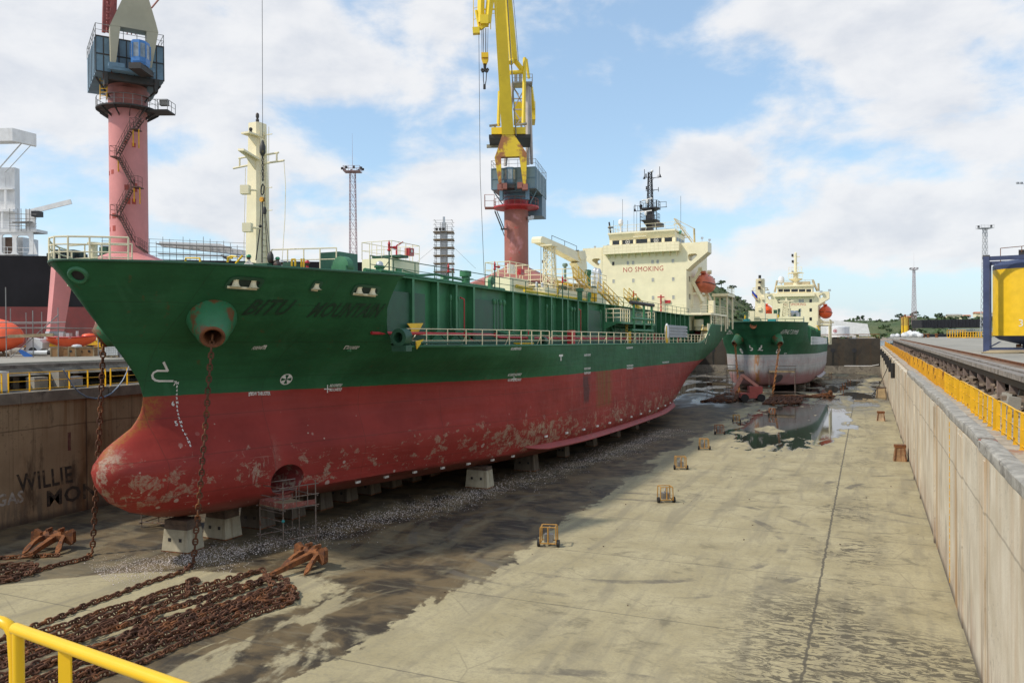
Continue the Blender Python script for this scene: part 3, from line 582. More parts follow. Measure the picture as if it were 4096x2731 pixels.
# hanging fenders
for i,(yy,L) in enumerate(((113,1.9),(126,1.7),(138,1.5),(150,1.5),(165,1.4),(184,1.4),(205,1.4))):
    t_=thing('hanging_fender',f'black rubber fender hanging on the right wall, {ORD[i]} from the near end','fender',(WXR-.25,yy,7.1),0,'black fenders hanging on the right wall')
    b=MB(); b.lathe([(.14,-L),(.24,-L),(.26,-L/2),(.24,0),(.14,0)],Matrix.Rotation(.06,4,'X'),12); b.obj('rubber_body',M_rubber,t_); b=MB(); b.path([V(0,0,0),V(.15,0,.35),V(.7,0,.42)],.025,5); b.obj('hanging_chain',M_dark,t_)
p1=gnd(3464/K,1600/K); b=MB(); b.path([V(WXR-.05,128,7.3)]+[V(WXR-.05,128,7.3).lerp(p1,t_)-V(0,0,1.1*math.sin(PI*t_)) for t_ in (.2,.4,.6,.8)]+[p1+V(0,0,.05)],.05,5); tag(b.obj('mooring_rope',M_dark),'dark slack rope running from the right wall down to the dock floor','rope')
for i,(a0,a1,yy) in enumerate(((3415,3513,1604),(3450,3492,1597))):
    q0=gnd(a0/K,(yy+0)/K); q1=gnd(a1/K,(yy+4)/K); b=MB(); b.flat(V(0,0,.09),q1-q0+V(0,0,.09),(0,.4,0),(0,0,.14)); o=b.obj('loose_plank',M_wood,ang=0); o.location=q0; tag(o,['long dark plank lying at the foot of the slack rope','short plank lying behind the long one by the rope'][i],'plank')
# yellow tank in a navy frame
tc_=D(4104,1360,76); tr=thing('storage_silo','yellow silo with navy dome in a navy steel frame at the right edge','silo',(tc_.x,tc_.y,9.15),yaw-rad(32.5))
sc=76/3185; zz=lambda v: CAMH+(1324-v)*sc-9.15
R_=115*sc
b=MB(); b.lathe([(R_,zz(1342)),(R_,zz(1077))],None,40,cap=False); b.obj('shell',M_yel,tr)
b=MB(); b.lathe([(R_*1.003,zz(1078)),(R_*1.003,zz(1062)),(R_*.9,zz(1050)),(R_*.5,zz(1040)),(.3,zz(1034)),(.3,zz(1030)),(0.05,zz(1030))],None,40); b.obj('dome',M_navy,tr)
b=MB(); b.lathe([(.3,zz(1398)),(.3,zz(1378)),(R_*.35,zz(1372)),(R_*.8,zz(1358)),(R_*1.002,zz(1341))],None,40); b.obj('hopper_bottom',M_navy,tr)
b=MB(); b.tube((0,0,zz(1400)),(0,0,.25),.18,8); b.tube((-.6,0,.5),(0,0,.5),.07,6); b.lathe([(.22,.3),(.22,.6)],Matrix.Translation((-.6,0,.1)),8); b.obj('outlet_pipe',M_rust,tr)
b=MB(); w_=R_+.42
for sx in(-1,1):
    for sy in(-1,1): b.box(sx*w_-.26,sx*w_+.26,sy*w_-.2,sy*w_+.2,0,zz(1030))
    b.box(sx*w_-.18,sx*w_+.18,-w_,w_,.02,.34)
    b.box(-w_,w_,sx*w_-.15,sx*w_+.15,0,.32); b.box(-w_,w_,sx*w_-.14,sx*w_+.14,zz(1046),zz(1030)); b.box(sx*w_-.14,sx*w_+.14,-w_,w_,zz(1047),zz(1031))
    b.flat((sx*w_,-w_,.3),(sx*(w_-1.1),-w_+.9,zz(1365)),(.22,0,0),(0,.1,0))
b.obj('frame',M_navy,tr,ang=0)
b=MB(); b.tube((-w_-.3,-w_,zz(1032)),(-w_+.3,-w_,zz(1032)),.2,10); b.box(-.6,.6,-1.1,.4,zz(1034),zz(1012)); b.cbox((.2,-.2,zz(1004)),(1.6,.5,.2)); b.obj('top_manifold',M_dark,tr)
b=MB(); b.rail([V(-R_*.75,-.9,zz(1046)),V(R_*.5,-1.1,zz(1040))],1.3,1,1.5,.035); b.obj('top_rail',M_rust,tr)
b=MB(); b.lathe([(.16,0),(.16,.09),(.08,.09)],Matrix.Translation((-R_*.82,-.9,zz(1052)))@Matrix.Rotation(PI/2,4,'X'),10); b.obj('lifting_lug',M_navy,tr)
vs,fs=text_mesh('3',.95); b=MB(); b.add([(R_*1.006*math.sin(math.asin(-27/115)+(x_)/R_),-R_*1.006*math.cos(math.asin(-27/115)+(x_)/R_),zz(1306)+y_) for x_,y_ in vs],fs); b.obj('number',M_mark,tr,ang=0)
# coil of rope beside the silo
b=MB()
for i in range(4):
    q=D(4010+i*22,1430+i*4,70); b.path([V(q.x+math.cos(t_)*(1.6+.2*i),q.y+math.sin(t_)*.7+.2*i,9.22+.05*i) for t_ in np.linspace(0,5.5,18)],.06,5)
tag(b.obj('rope_coil',M_rope),'loose beige hose loops on the quay in front of the silo frame','hose')
# lattice light masts
def light_mast(u,vtop,zc,w0,w1,r,m,label,head,nl,rod=0):
    q=D(u,1330,zc); zt=D(u,vtop,zc).z; z0=9.15 if q.x>0 else 9.3
    t_=thing('light_mast',label,'light mast',(q.x,q.y,z0),yaw); H_=zt-z0
    b=MB(); b.lattice((0,0,0),w0,w1,H_,max(8,int(H_/2.2)),r,4,PI/4); b.obj('lattice',m,t_,ang=0)
    hw=head; b=MB(); b.box(-hw,hw,-hw*.8,hw*.8,H_,H_+.12); b.rail([V(-hw,-hw*.8,H_+.1),V(hw,-hw*.8,H_+.1),V(hw,hw*.8,H_+.1),V(-hw,hw*.8,H_+.1)],1.1,2,1.2,.04,True); b.obj('platform',m,t_,ang=0)
    for i in range(nl):
        a=2*PI*i/nl+.3; x_,y_=math.cos(a)*hw*1.25,math.sin(a)*hw*1.1
        b=MB(); b.cbox((x_,y_,H_+.75),(.55,.4,.5),a); b.tube((x_*.75,y_*.75,H_+.6),(x_,y_,H_+.75),.05,4); b.obj('floodlight',M_dark if m is not M_silver else M_grey,t_,ang=0)
    if rod: b=MB(); b.tube((0,0,H_),(0,0,H_+rod),.05,4,.015); b.obj('lightning_rod',m,t_)
    return t_
M_redwhite=mat('mast_red_grey_paint',(.36,.24,.25),.6,var=.2,vs=.15)
M_galv=mat('pale_galvanised_steel',(.52,.53,.54),.5,.2,var=.1)
light_mast(3940,915,300,2.4,1.1,.10,M_galv,'tall pale lattice light mast behind the yellow gangways on the right','x' and 2.4,4)
light_mast(3656,1080,420,2.2,.9,.085,M_redwhite,'reddish lattice light mast standing between the small silo and the black barge',1.6,6,9)
light_mast(1416,690,185,1.9,1.2,.065,M_redwhite,'reddish lattice light mast between the foremast and the yellow crane',1.9,8,9)
q=D(4081,1326,250); t_=thing('light_mast','slim pole with two floodlights at the upper right edge','light mast',(q.x,q.y,9.15),yaw); H_=D(4081,735,250).z-9.15
b=MB(); b.tube((1.4,0,0),(1.4,0,H_),.2,8,.12); b.tube((-.7,0,H_-.1),(2.5,0,H_-.3),.07,5); b.obj('pole',M_galv,t_)
for dx in(-.8,.4): b=MB(); b.cbox((dx,0,H_+.1),(.8,.5,.6),.3); b.obj('floodlight',M_grey,t_,ang=0)
# small far yellow silo
q=D(3620,1330,290); s=290/3185; t_=thing('storage_silo','small distant yellow silo standing at the far end of the right quay','silo',(q.x,q.y,9.15),yaw)
h_=(1326-1270)*s+1.95; b=MB(); b.lathe([(1.25,.8),(1.25,h_*.6)],None,16,False); b.obj('shell',M_yel,t_); b=MB(); b.lathe([(1.25,h_*.6),(1.25,h_)],None,16,False); b.lathe([(1.25,h_),(.6,h_+.3),(.1,h_+.3)],None,16); b.obj('upper_shell',mat('dull_yellow_paint',(.52,.34,.05),.6,var=.2),t_)
b=MB()
for a in range(4): b.tube((1.4*math.cos(a*PI/2+.6),1.4*math.sin(a*PI/2+.6),0),(1.4*math.cos(a*PI/2+.6),1.4*math.sin(a*PI/2+.6),h_+.4),.13,5)
b.rail([V(-1.2,-1.2,h_),V(1.2,-1.2,h_)],1.0,2,.8,.05); b.lathe([(.35,h_+.2),(.35,h_+1.0),(.2,h_+1.3)],None,8); b.obj('frame',M_rust,t_)
# black barge hulls
for nm,u0,u1,v0,v1,zc,lab in (('upper',3688,3930,1279,1312,360,'long black ribbed steel barge section beyond the right quay'),('lower',3640,3812,1312,1337,345,'low black barge hull lying in front of the ribbed barge section')):
    q=D(u0,v1,zc); q2=D(u1,v1,zc); H_=(v1-v0)*zc/3185; L=(q2-q).length; z0=max(q.z,7.0) if nm=='upper' else 7.2
    t_=thing('barge',lab,'barge',(q.x,q.y,z0),yaw)
    b=MB(); b.prism([V(0,0,0),V(L,0,0),V(L+1.0,0,H_*1.05),V(-.3,0,H_)],(0,9,0)); b.obj('hull',M_black,t_,ang=0)
    b=MB()
    for i in range(int(L/1.6)): b.box(.6+i*1.6,.75+i*1.6,-.22,0,.15,H_*.97)
    b.obj('rib_row',M_black,t_,ang=0)
# stack of yellow gangways
for i,(u0,u1,v0,v1) in enumerate(((3800,3862,1320,1352),(3862,3968,1328,1354))):
    zc=236-i*8; q=D(u0,1350,zc); L=(u1-u0)*zc/3185; H_=(v1-v0)*zc/3185; t_=thing('gangway',['yellow steel gangway with upright posts lying on the far right quay','long yellow gangway stacked beside the upright one on the right quay'][i],'gangway',(q.x,q.y,9.15),yaw)
    b=MB(); b.box(0,L,0,1.6,.1,.35); b.obj('deck',M_yelf,t_,ang=0)
    b=MB()
    for y_ in(0,1.6): b.rail([V(0,y_,.3),V(L,y_,.3)],H_-.35,2,.75,.07)
    b.obj('side_rail',M_yelf,t_,ang=0)
q=D(3795,1322,250); b=MB(); b.lattice((0,0,0),.9,.9,16,12,.05,4,PI/4); o=b.obj('truss_boom',M_galv,ang=0); o.location=(q.x,q.y,9.15+2.3); o.rotation_euler=(0,PI/2,yaw); tag(o,'pale lattice boom lying on top of the yellow gangways','boom')
b=MB(); b.ball((0,0,.5),.7,10,6,(1.6,1,.7)); o=b.obj('tarpaulin_bundle',M_teal); q=D(3950,1352,215); o.location=(q.x,q.y,9.15); tag(o,'green tarpaulin bundle on the quay beside the silo frame','bundle')
for i,(u,s) in enumerate(((3618,1.1),(3640,1.4),(3662,1.3),(3680,.9),(3570,.8),(3588,.8))):
    zc=262+6*(i%3); q=D(u,1340,zc); b=MB(); 
    b.ball((0,0,.75*s),1.0*s,10,8,(1.05,1,.8)); 
    for j,vv in enumerate(b.v): d_=.14*fbm(vv[0]*1.6+i,vv[1]*1.6+vv[2]); b.v[j]=(vv[0]*(1+d_),vv[1]*(1+d_),max(0,vv[2]*(1+d_)))
    o=b.obj('bulk_bag',M_bag); o.location=(q.x,q.y,9.15); tag(o,['leftmost bulging white bag of the heap at the end of the right quay','largest white bag in the heap on the far right quay','white bag right of the largest one in the far heap','small white bag at the right end of the far heap','low white bag lying by the crane rail at the quay end','small white bag just left of the heap by the rail'][i],'bag','white bags on the far right quay')
for i,u in enumerate((3694,3712,3746)):
    q=D(u,1345,262); b=MB(); b.lathe([(.55,0),(.4,.2),(.38,.9),(.6,1.0),(.6,1.25),(.2,1.35)],None,10); o=b.obj('bollard',M_rust); o.location=(q.x,q.y,9.15); tag(o,['left rusty bollard of three beyond the white bags','middle rusty bollard of three beyond the white bags','right rusty bollard of three near the gangways'][i],'bollard','rusty bollards on the far right quay')
# far oil tank, long roof and houses on the hill
q=Vector(hill_h(-1.78,412)); t_=thing('oil_tank','white oil storage tank on the far green hillside','oil tank',(q.x,q.y,8.8),0)
b=MB(); b.lathe([(5.2,0),(5.2,4.9),(3,5.2),(.2,5.4)],None,28); b.obj('tank_shell',M_white,t_); 
for rr,mm,dd in((.85,M_clothr,-.06),(.62,M_white,-.10),(.38,M_clothr,-.14)): b=MB(); b.lathe([(rr,0),(rr,.03)],Matrix.Translation((-1.0,-5.2+dd,3.0))@Matrix.Rotation(PI/2,4,'X'),16); b.obj('round_emblem',mm,t_)
q=Vector(hill_h(-1.1,438)); t_=thing('warehouse','long low white walled storage building behind the oil tank','building',(q.x,q.y,13.2))
b=MB(); b.prism([V(-14,0,-4),V(10,0,-4),V(8.6,0,2.0),V(-14,0,5.0)],(0,9,0)); b.obj('wall',M_white,t_,ang=0)
for i in range(13):
    a=[-.9,-.3,.9,1.5,2.3,3.4,4.6,5.6,6.5,7.1,7.9,8.4,5.0][i]; d=600+20*(i%4); x_,y_,z_=hill_h(a,d); w_=2.5+1.8*random.random()
    t_=thing('house',f'small {"white" if i%2 else "pale"} house on the far ridge, {ORD[i]} of the row from the left','house',(x_,y_,z_-.6),.2,'houses on the far ridge')
    b=MB(); b.box(-w_,w_,-3,3,0,2.4); b.obj('wall',M_white if i%2 else M_cream,t_,ang=0); b=MB(); b.prism([V(-w_-.4,-3.5,2.4),V(-w_-.4,3.5,2.4),V(-w_-.4,0,3.4)],(2*w_+.8,0,0)); b.obj('roof',mat('clay_roof',(.42,.16,.08),.8) if i%3 else M_conc,t_,ang=0)
for i in range(12):
    a=[-9.9,-9.3,4.2,4.9,5.5,7.3,7.7,2.8,1.9,-.4,8.3,-8.6][i]; d=555 if i not in(0,1,11) else 540; q=Vector(hill_h(a,d)); t_=thing('tree',f'{"round" if i%2 else "wide"} dark tree on the far ridge, {ORD[i]} of those standing out','tree',q,0,'trees standing out on the far ridge')
    b=MB(); b.tube((0,0,-1),(.2,.1,2.2),.3,6,.18); b.tube((.1,0,1.6),(1.1,.3,3.2),.14,5,.08); b.tube((.1,0,1.6),(-.9,-.2,3.0),.14,5,.08); b.obj('trunk',M_timber,t_); b=MB()
    for _ in range(8): clump(b,V(random.uniform(-2.2,2.2),random.uniform(-1.5,1.5),random.uniform(1.8,3.6)),random.uniform(.8,1.5),18)
    b.obj('crown',M_leaf2,t_,ang=0)
# ================================================================== NEAR HANDRAIL (on the platform the viewer stands on)
hr=thing('handrail','thick bright yellow pipe handrail in the bottom left foreground','handrail',(-2.3,1.7,9.1))
h0=D(-40,2476,2.70); h1=D(62,2500,2.66); h2=D(60,2512,2.63); h3=D(800,2775,2.15); bs=V(-2.3,1.7,9.1)
M_yeln=mat('handrail_yellow_gloss',(.84,.50,.006),.32,var=.05,vs=3,rust=((.05,.04,.03),.8,.72,9))
b=MB(); b.path([h2-bs,h3-bs],.0195,14); b.obj('top_rail',M_yeln,hr)
c=D(60,2520,2.66); b=MB(); b.path([D(-160,2440,2.78)-bs,D(-30,2478,2.70)-bs,D(10,2486,2.685)-bs,D(35,2500,2.675)-bs,D(52,2530,2.67)-bs,V(c.x,c.y,10.0)-bs,V(c.x,c.y,9.1)-bs],.019,12); b.obj('bent_rail',M_yeln,hr)
q=D(73,2520,2.62); b=MB(); b.tube(V(q.x,q.y,q.z-.005)-bs,V(q.x,q.y,9.1)-bs,.018,12); b.obj('post',M_yeln,hr)
q=D(260,2585,2.48); b=MB(); b.flat(V(q.x,q.y,q.z)-bs,V(q.x,q.y,9.1)-bs,(.040,.012,0),(0,.006,0)); b.obj('flat_post',M_yeln,hr,ang=0)
# ================================================================== LEFT QUAY
cb=thing('crane_track_girder','dark weathered concrete crane track girder along the left quay','girder',(-48.6,0,0))
b=MB(); b.box(-.55,0,1.25,FLEN,8.75,9.42); b.box(-.95,-.68,1.25,FLEN,8.85,9.46); b.obj('girder_beam',mat('left_girder_concrete',(.22,.20,.175),.85,var=.3,vs=1.2,dirt=((.06,.05,.045),.8,.5,.6)),cb,ang=0)
b=MB(); b.prism([V(0,0,8.75),V(0,0,9.2),V(.55,0,8.75)],(0,FLEN-2,0)); o=b.obj('sloped_apron',M_concd,cb,ang=0); o.location=(0,1.3,0)
b=MB()
for i in range(0,57): b.box(-.5,-.1,4+i*4.1,4.4+i*4.1,7.6,8.748)
b.objs('girder_post',M_concd,cb,ang=0)
b=MB(); b.box(-4.2,-1.2,1.3,FLEN,9.304,9.36); b.box(-2.6,-1.9,1.3,FLEN,9.36,9.5); o=b.obj('pale_kerb',M_quay,ang=0); o.location=(-48.6,0,0); tag(o,'pale concrete kerb strip behind the left crane girder','kerb',kind='structure')
fl=fence(6.6,1.32,1.15); ys=[24.0,31.0,38.0]+[122+6.9*i for i in range(16)]
for i,yy in enumerate(ys):
    lb=['bright yellow railing section at the left edge of the photo','bright yellow railing section behind the hanging blue cables','bright yellow railing section just left of the bow'][i] if i<3 else 'rusty yellow railing section along the left dock wall between the two ships'
    o=fl if i==0 else dup(fl,(0,0,0),0,lb); o['label']=lb; o['group']='railings along the left dock wall'; o.location=(WXL-.6,yy,7.85)
    if i>=3: setm(o,M_yelr)
q=onx(0,0,-48.0)
for i,(yy,w_,h_,m) in enumerate(((30.6,1.9,1.25,M_grey),(33.6,.9,.8,M_conc),(35.2,.8,1.1,M_conc),(36.0,1.0,.7,M_grey))):
    b=MB(); b.box(-.4,.4,-w_/2,w_/2,.06,h_); b.box(-.42,-.4,-w_/2+.05,w_/2-.05,.1,h_-.05) ; b.box(.4,.42,-.02,.02,.1,h_-.05); o=b.obj('electrical_cabinet' if i in(0,3) else 'concrete_chunk',m if i else M_plast,ang=0); o.location=(-47.75,yy,7.85); tag(o,['pale grey electrical cabinet behind the left railing','squat concrete block beside the cabinet behind the left railing','tall concrete block behind the left railing','small grey junction box behind the left railing'][i],'cabinet' if i in(0,3) else 'concrete block')
for i,(xx,zz,rr) in enumerate(((-48.9,8.0,.16),(-48.85,8.4,.13))):
    b=MB(); b.tube((0,1.3,0),(0,FLEN-2,0),rr,8); o=b.obj('service_pipe',M_dark); o.location=(xx,0,zz); tag(o,['thick dark service pipe low under the left girder','thinner dark service pipe under the left girder'][i],'pipe')
zl=Z(0,1300,700,2195)
for i,off in enumerate((0,.12)):
    pts=[onx(*zl(a_,b_),WXL+.35+off) for a_,b_ in ((795,552),(850,650),(920,760),(1000,840),(1090,895),(1200,915),(1300,900),(1400,850),(1480,770),(1540,690),(1590,590),(1632,480))]
    b=MB(); b.path([q-V(0,0,.05*i) for q in pts],.028,6); tag(b.obj('hanging_cable',mat('blue_grey_cable' if i else 'pale_cable',(.30,.36,.44) if not i else (.12,.17,.26),.5)),['pale cable looping down over the left wall beside the bow','blue cable looping just under the pale one over the left wall'][i],'cable')
# --- stored gear
def G(a,b_,z=9.36): return gnd(a/K,b_/K,z)
zq=Z(0,1200,600,2352)
def L4(a,b_,zc): u,v=zq(a,b_); return dep(u,v,zc)
def lifeboat(name,label,loc,rz,L,W,H,m,full=True,group=None,canopy=True):
    t_=thing(name,label,'lifeboat',loc,rz,group)
    rows=[];N=22
    def sec(u):        # half width, keel z, gunwale z, top z
        e=max(0,1-abs(2*u-1)**3.2); f_=max(.02,e)**.5; return W/2*f_, H*(.0+.30*(abs(2*u-1)**3)), H*(.42+.06*abs(2*u-1)**2), H*(.50+.5*max(0,1-abs(2*u-1)**2.6)**.6)
    for i in range(N+1):
        hw,kz,gz,tz=sec(i/N); x_=(i/N-.5)*L; rg=[]
        for t2 in np.linspace(0,1,7): rg.append(V(x_,-hw*math.sin(t2*PI/2)**.8,kz+(gz-kz)*t2**1.6))
        up=[V(x_,-hw*1.02,gz+.02)]
        if canopy: up+=[V(x_,-hw*(1-t2**2.2)*.97,gz+.04+(tz-gz)*t2**.8) for t2 in np.linspace(0.05,1,7)]
        else: up+=[V(x_,-hw*.9,gz+.02),V(x_,-hw*.8,gz-.1),V(x_,0,gz-.12)]
        half=rg+up; rows.append(half+[V(q.x,-q.y,q.z) for q in half[::-1][1:-1]])
    b=MB(); b.grid(rows,True); b.add(rows[0]+rows[-1],[tuple(range(len(rows[0]))),tuple(range(2*len(rows[0])-1,len(rows[0])-1,-1))]); b.obj('boat_hull',m,t_,ang=50)
    b=MB(); pts=[V((i/N-.5)*L,-sec(i/N)[0]*1.03-.02,sec(i/N)[2]) for i in range(N+1)]; b.path(pts,.06,6); b.path([V(q.x,-q.y,q.z) for q in pts],.06,6); b.obj('fender_rope',M_dark if full else M_red,t_)
    if canopy:
        b=MB(); b.cbox((-L*.30,0,H*.98),(.9,.9,.35)); b.obj('hatch',m,t_,ang=0)
        b=MB()
        for sx in(-1,1):
            for i in range(3): b.cbox((sx*L*.12*(i),-W*.30,H*.80),(.35,.05,.22))
        b.objs('side_window',M_glass,t_,ang=0)
    return t_
q=L4(30,845,78); lb=lifeboat('lifeboat','large orange enclosed lifeboat stored behind scaffolding at the left edge',(q.x,q.y,10.2),yaw,7.6,2.9,3.35,M_orange)
lb.location=V(*(L4(-240,780,78)))*1; lb.location.z=L4(0,800,78).z-.15
b=MB(); 
for dx in(-1.5,1.5):
    b.box(dx-.12,dx+.12,-1.3,1.3,-1.3,-.1+.35*(abs(dx)>2)); 
    for sy in(-1,1): b.flat((dx,sy*1.2,-1.2),(dx,sy*.5,.15),(.2,0,0),(0,.2,0))
o=b.obj('cradle',M_wood,ang=0); o.location=lb.location; o.rotation_euler=(0,0,yaw); tag(o,'timber cradle beneath the large orange lifeboat','cradle')
q=L4(1120,720,80); rb=lifeboat('rescue_boat','small open orange rescue boat resting on plywood crates',(q.x,q.y,q.z-.1),yaw+.06,4.8,1.9,2.3,M_orange,False,canopy=False)
b=MB(); b.ball((1.75,0,1.12),.55,10,6,(1.3,1.2,.45)); b.obj('bow_cover',M_orange,rb)
b=MB(); b.cbox((-.9,0,1.15),(.5,.5,.7)); b.cbox((-.2,0,1.1),(.3,.7,.6)); b.lathe([(.14,1.0),(.14,1.6)],Matrix.Translation((.5,.2,0)),8); b.obj('console',M_silver,rb,ang=0)
b=MB()
for i in range(4): b.cbox((-2.0+1.15*i,-.93+.16*(i>2),.86+.02*i),(.3,.03,.08))
b.objs('reflective_tape',M_mark,rb,ang=0)
for i,(a0,a1,y0,y1,zc,lab) in enumerate(((800,905,735,880,76,'tall brown plywood crate left of the others under the rescue boat'),(905,1075,740,880,77.5,'wide brown plywood crate with a round hole under the rescue boat'),(1080,1190,730,880,75.5,'open pale plywood crate with white sheeting on top'),(1190,1470,735,880,77,'widest plywood crate with two holes right under the rescue boat bow'))):
    q=L4((a0+a1)/2,y1,zc); w_=(a1-a0)*.2551*zc/3185; h_=(y1-y0)*.2551*zc/3185; zb=9.3; 
    t_=thing('wooden_crate',lab,'crate',(q.x,q.y,zb),yaw,'plywood crates on the left quay'); h_+= q.z-zb
    b=MB(); b.box(-w_/2,w_/2,0,1.0,0,h_); b.obj('crate_box',M_crate,t_,ang=0); b=MB()
    for sx in(-1,1): b.box(sx*w_/2-.06,sx*w_/2+.06,-.03,0,0,h_)
    b.box(-w_/2,w_/2,-.03,0,h_-.1,h_+.02); b.obj('batten',M_wood,t_,ang=0)
    for k_ in range([0,1,1,2][i]): b=MB(); b.lathe([(.12,0),(.12,.02)],Matrix.Translation((-w_*.2+.45*w_*k_,-.01,h_*.55))@Matrix.Rotation(PI/2,4,'X'),10); b.obj('hand_hole',M_black,t_)
q=L4(1160,722,75.4); b=MB(); b.ball((0,.3,0),.42,8,5,(1.2,1,.4)); o=b.obj('white_sheeting',M_bag); o.location=(q.x,q.y,q.z); tag(o,'crumpled white sheeting on top of the open crate','sheeting')
# IBC tote
q=L4(1790,905,70); t_=thing('bulk_container','white plastic bulk container in a wire cage beside the bow','container',(q.x,q.y,9.36),yaw)
b=MB(); b.box(-.55,.55,-.5,.5,.18,1.12); b.obj('plastic_bottle',M_plast,t_,ang=0); b=MB(); 
for i in range(8): b.tube((-.58+.166*i,-.55,.12),(-.58+.166*i,-.55,1.16),.012,4)
for z_ in(.2,.4,.6,.8,1.0,1.16): b.tube((-.6,-.55,z_),(.6,-.55,z_),.012,4)
b.obj('wire_cage',M_steel,t_); b=MB(); b.box(-.6,.6,-.5,.5,.1,.16); 
for dx in(-.5,0,.5): b.box(dx-.08,dx+.08,-.5,.5,0,.1)
b.obj('pallet',M_wood,t_,ang=0)
c2=dup(t_,(t_.location.x+1.15,t_.location.y+.6,9.36),yaw,'greyish second bulk container half hidden behind the bow'); setm(c2,M_grey)
# white moulded tank with wheel, yellow machines, tarps, pontoon
q=L4(545,870,79); t_=thing('moulded_tank','white moulded tank with black fittings beside the large lifeboat','tank',(q.x,q.y,9.36),yaw)
b=MB(); b.prism([V(-.9,0,.35),V(.2,0,.35),V(.75,0,.7),V(.8,0,1.25),V(.45,0,1.6),V(-.55,0,1.75),V(-.85,0,1.3)],(0,1.2,0)); b.obj('tank_body',M_plast,t_,ang=0); b=MB(); b.lathe([(.42,0),(.42,.1)],Matrix.Translation((-.15,-.02,.4))@Matrix.Rotation(PI/2,4,'X'),14); b.box(-.9,.6,0,1.2,0,.345); b.obj('black_fitting',M_black,t_,ang=0)
q=L4(590,860,78); t_=thing('pontoon','long pale grey pontoon float lying in front of the white tank','pontoon',(q.x,q.y,9.36),yaw+.05); b=MB(); b.tube((-.9,0,.3),(1.0,0,.3),.22,10); b.obj('float',M_plast,t_); b=MB(); b.tube((1.0,0,.3),(1.35,0,.28),.23,10); b.obj('black_end',M_rubber,t_)
q=L4(420,850,76.5); t_=thing('tarpaulin','bright blue tarpaulin draped down to the kerb by the large lifeboat','tarpaulin',(q.x,q.y,q.z),yaw); b=MB(); b.prism([V(-.85,0,.35),V(-.6,0,.45),V(.3,0,-.05),V(.75,0,-.45),V(.1,0,-.5),V(-.4,0,-.1)],(0,.25,0)); b.obj('sheet',M_bfab,t_,ang=0)
for i,(a0,a1,y0,y1,zc,lab) in enumerate(((1520,1600,535,660,84,'tall bright yellow machine beside the far anchor housing'),(1475,1625,725,805,83,'low yellow steel box behind the widest crate'))):
    q=L4((a0+a1)/2,y1,zc); w_=(a1-a0)*.2551*zc/3185; h_=(y1-y0)*.2551*zc/3185; t_=thing('yellow_machine' if i==0 else 'steel_box',lab,'machine' if i==0 else 'box',(q.x,q.y,q.z if i else 9.36),yaw); h_=h_ if i else h_+q.z-9.36
    b=MB(); b.prism([V(-w_/2,0,0),V(w_/2,0,0),V(w_/2,0,h_*.9),V(w_*.3,0,h_),V(-w_/2,0,h_)],(0,1.2,0)); b.box(-w_/2-.04,w_/2+.04,-.06,0,h_*.45,h_*.5); b.obj('body',M_yel,t_,ang=0)
    b=MB(); b.box(-w_*.3,w_*.3,-.03,-.005,h_*.6,h_*.8); b.obj('grille',M_black,t_,ang=0)
    if i: t_.location.z=9.36; b=MB(); b.box(-w_/2,w_/2,.1,1.1,0,q.z-9.36); b.obj('support',M_dark,t_,ang=0); [setattr(c_,'location',(0,0,q.z-9.36)) for c_ in t_.children if c_.name.split('.')[0]!='support']
q=L4(1000,880,79.5); b=MB()
for i in range(70):
    b.cbox((random.uniform(-9,7),random.uniform(1.5,8),random.uniform(.05,.7)),(random.uniform(.3,2.5),random.uniform(.1,.5),random.uniform(.05,.3)),random.uniform(-.4,.4))
o=b.obj('yard_scrap',mat('mixed_yard_scrap',(.34,.31,.26),.85,var=.5,vs=.5,dirt=((.12,.07,.05),.9,.5,.4)),ang=0); o.location=(q.x,q.y,9.3); o.rotation_euler=(0,0,yaw); tag(o,'loose planks and scrap lying about the left quay yard','scrap',kind='stuff')
# scaffold round the lifeboat
t_=thing('scaffold','tube scaffold with plank platform round the large orange lifeboat','scaffold',(0,0,0))
sb=MB(); s0=lambda a_,y_,zc: L4(a_,y_,zc)
for a_,yt,zc in ((90,-200,74),(165,130,81),(410,195,82),(515,165,74),(655,185,82),(910,120,75),(745,560,83),(1540,560,76)):
    p_=s0(a_,yt,zc); sb.tube(p_,V(p_.x,p_.y,9.32),.045,6)
for y_ in(350,437): 
    for zc in(74,): sb.tube(s0(-100,y_,zc),s0(1030,y_-4,zc),.045,6)
sb.tube(s0(-100,372,82),s0(930,365,82),.045,6); sb.tube(s0(150,915,74),s0(925,225,75),.045,6)
for zc in(78,): 
    for a_ in(90,515,910): p_=s0(a_,437,74); d_=F*8; sb.tube(p_,p_+V(d_.x,d_.y,0),.045,6)
sb.obj('pole_frame',M_steel,t_); b=MB(); 
for k_ in range(3): 
    p_=s0(130,570,73.5)-V(0,0,0); q_=s0(840,545,73.5); f_=V(-math.sin(yaw),math.cos(yaw),0)*.26*k_; b.flat(p_+f_,q_+f_,f_.normalized()*.24 if k_ else V(-math.sin(yaw),math.cos(yaw),0)*.24,V(0,0,.3 if k_==0 else .06))
b.obj('platform_plank',M_wood,t_,ang=0)
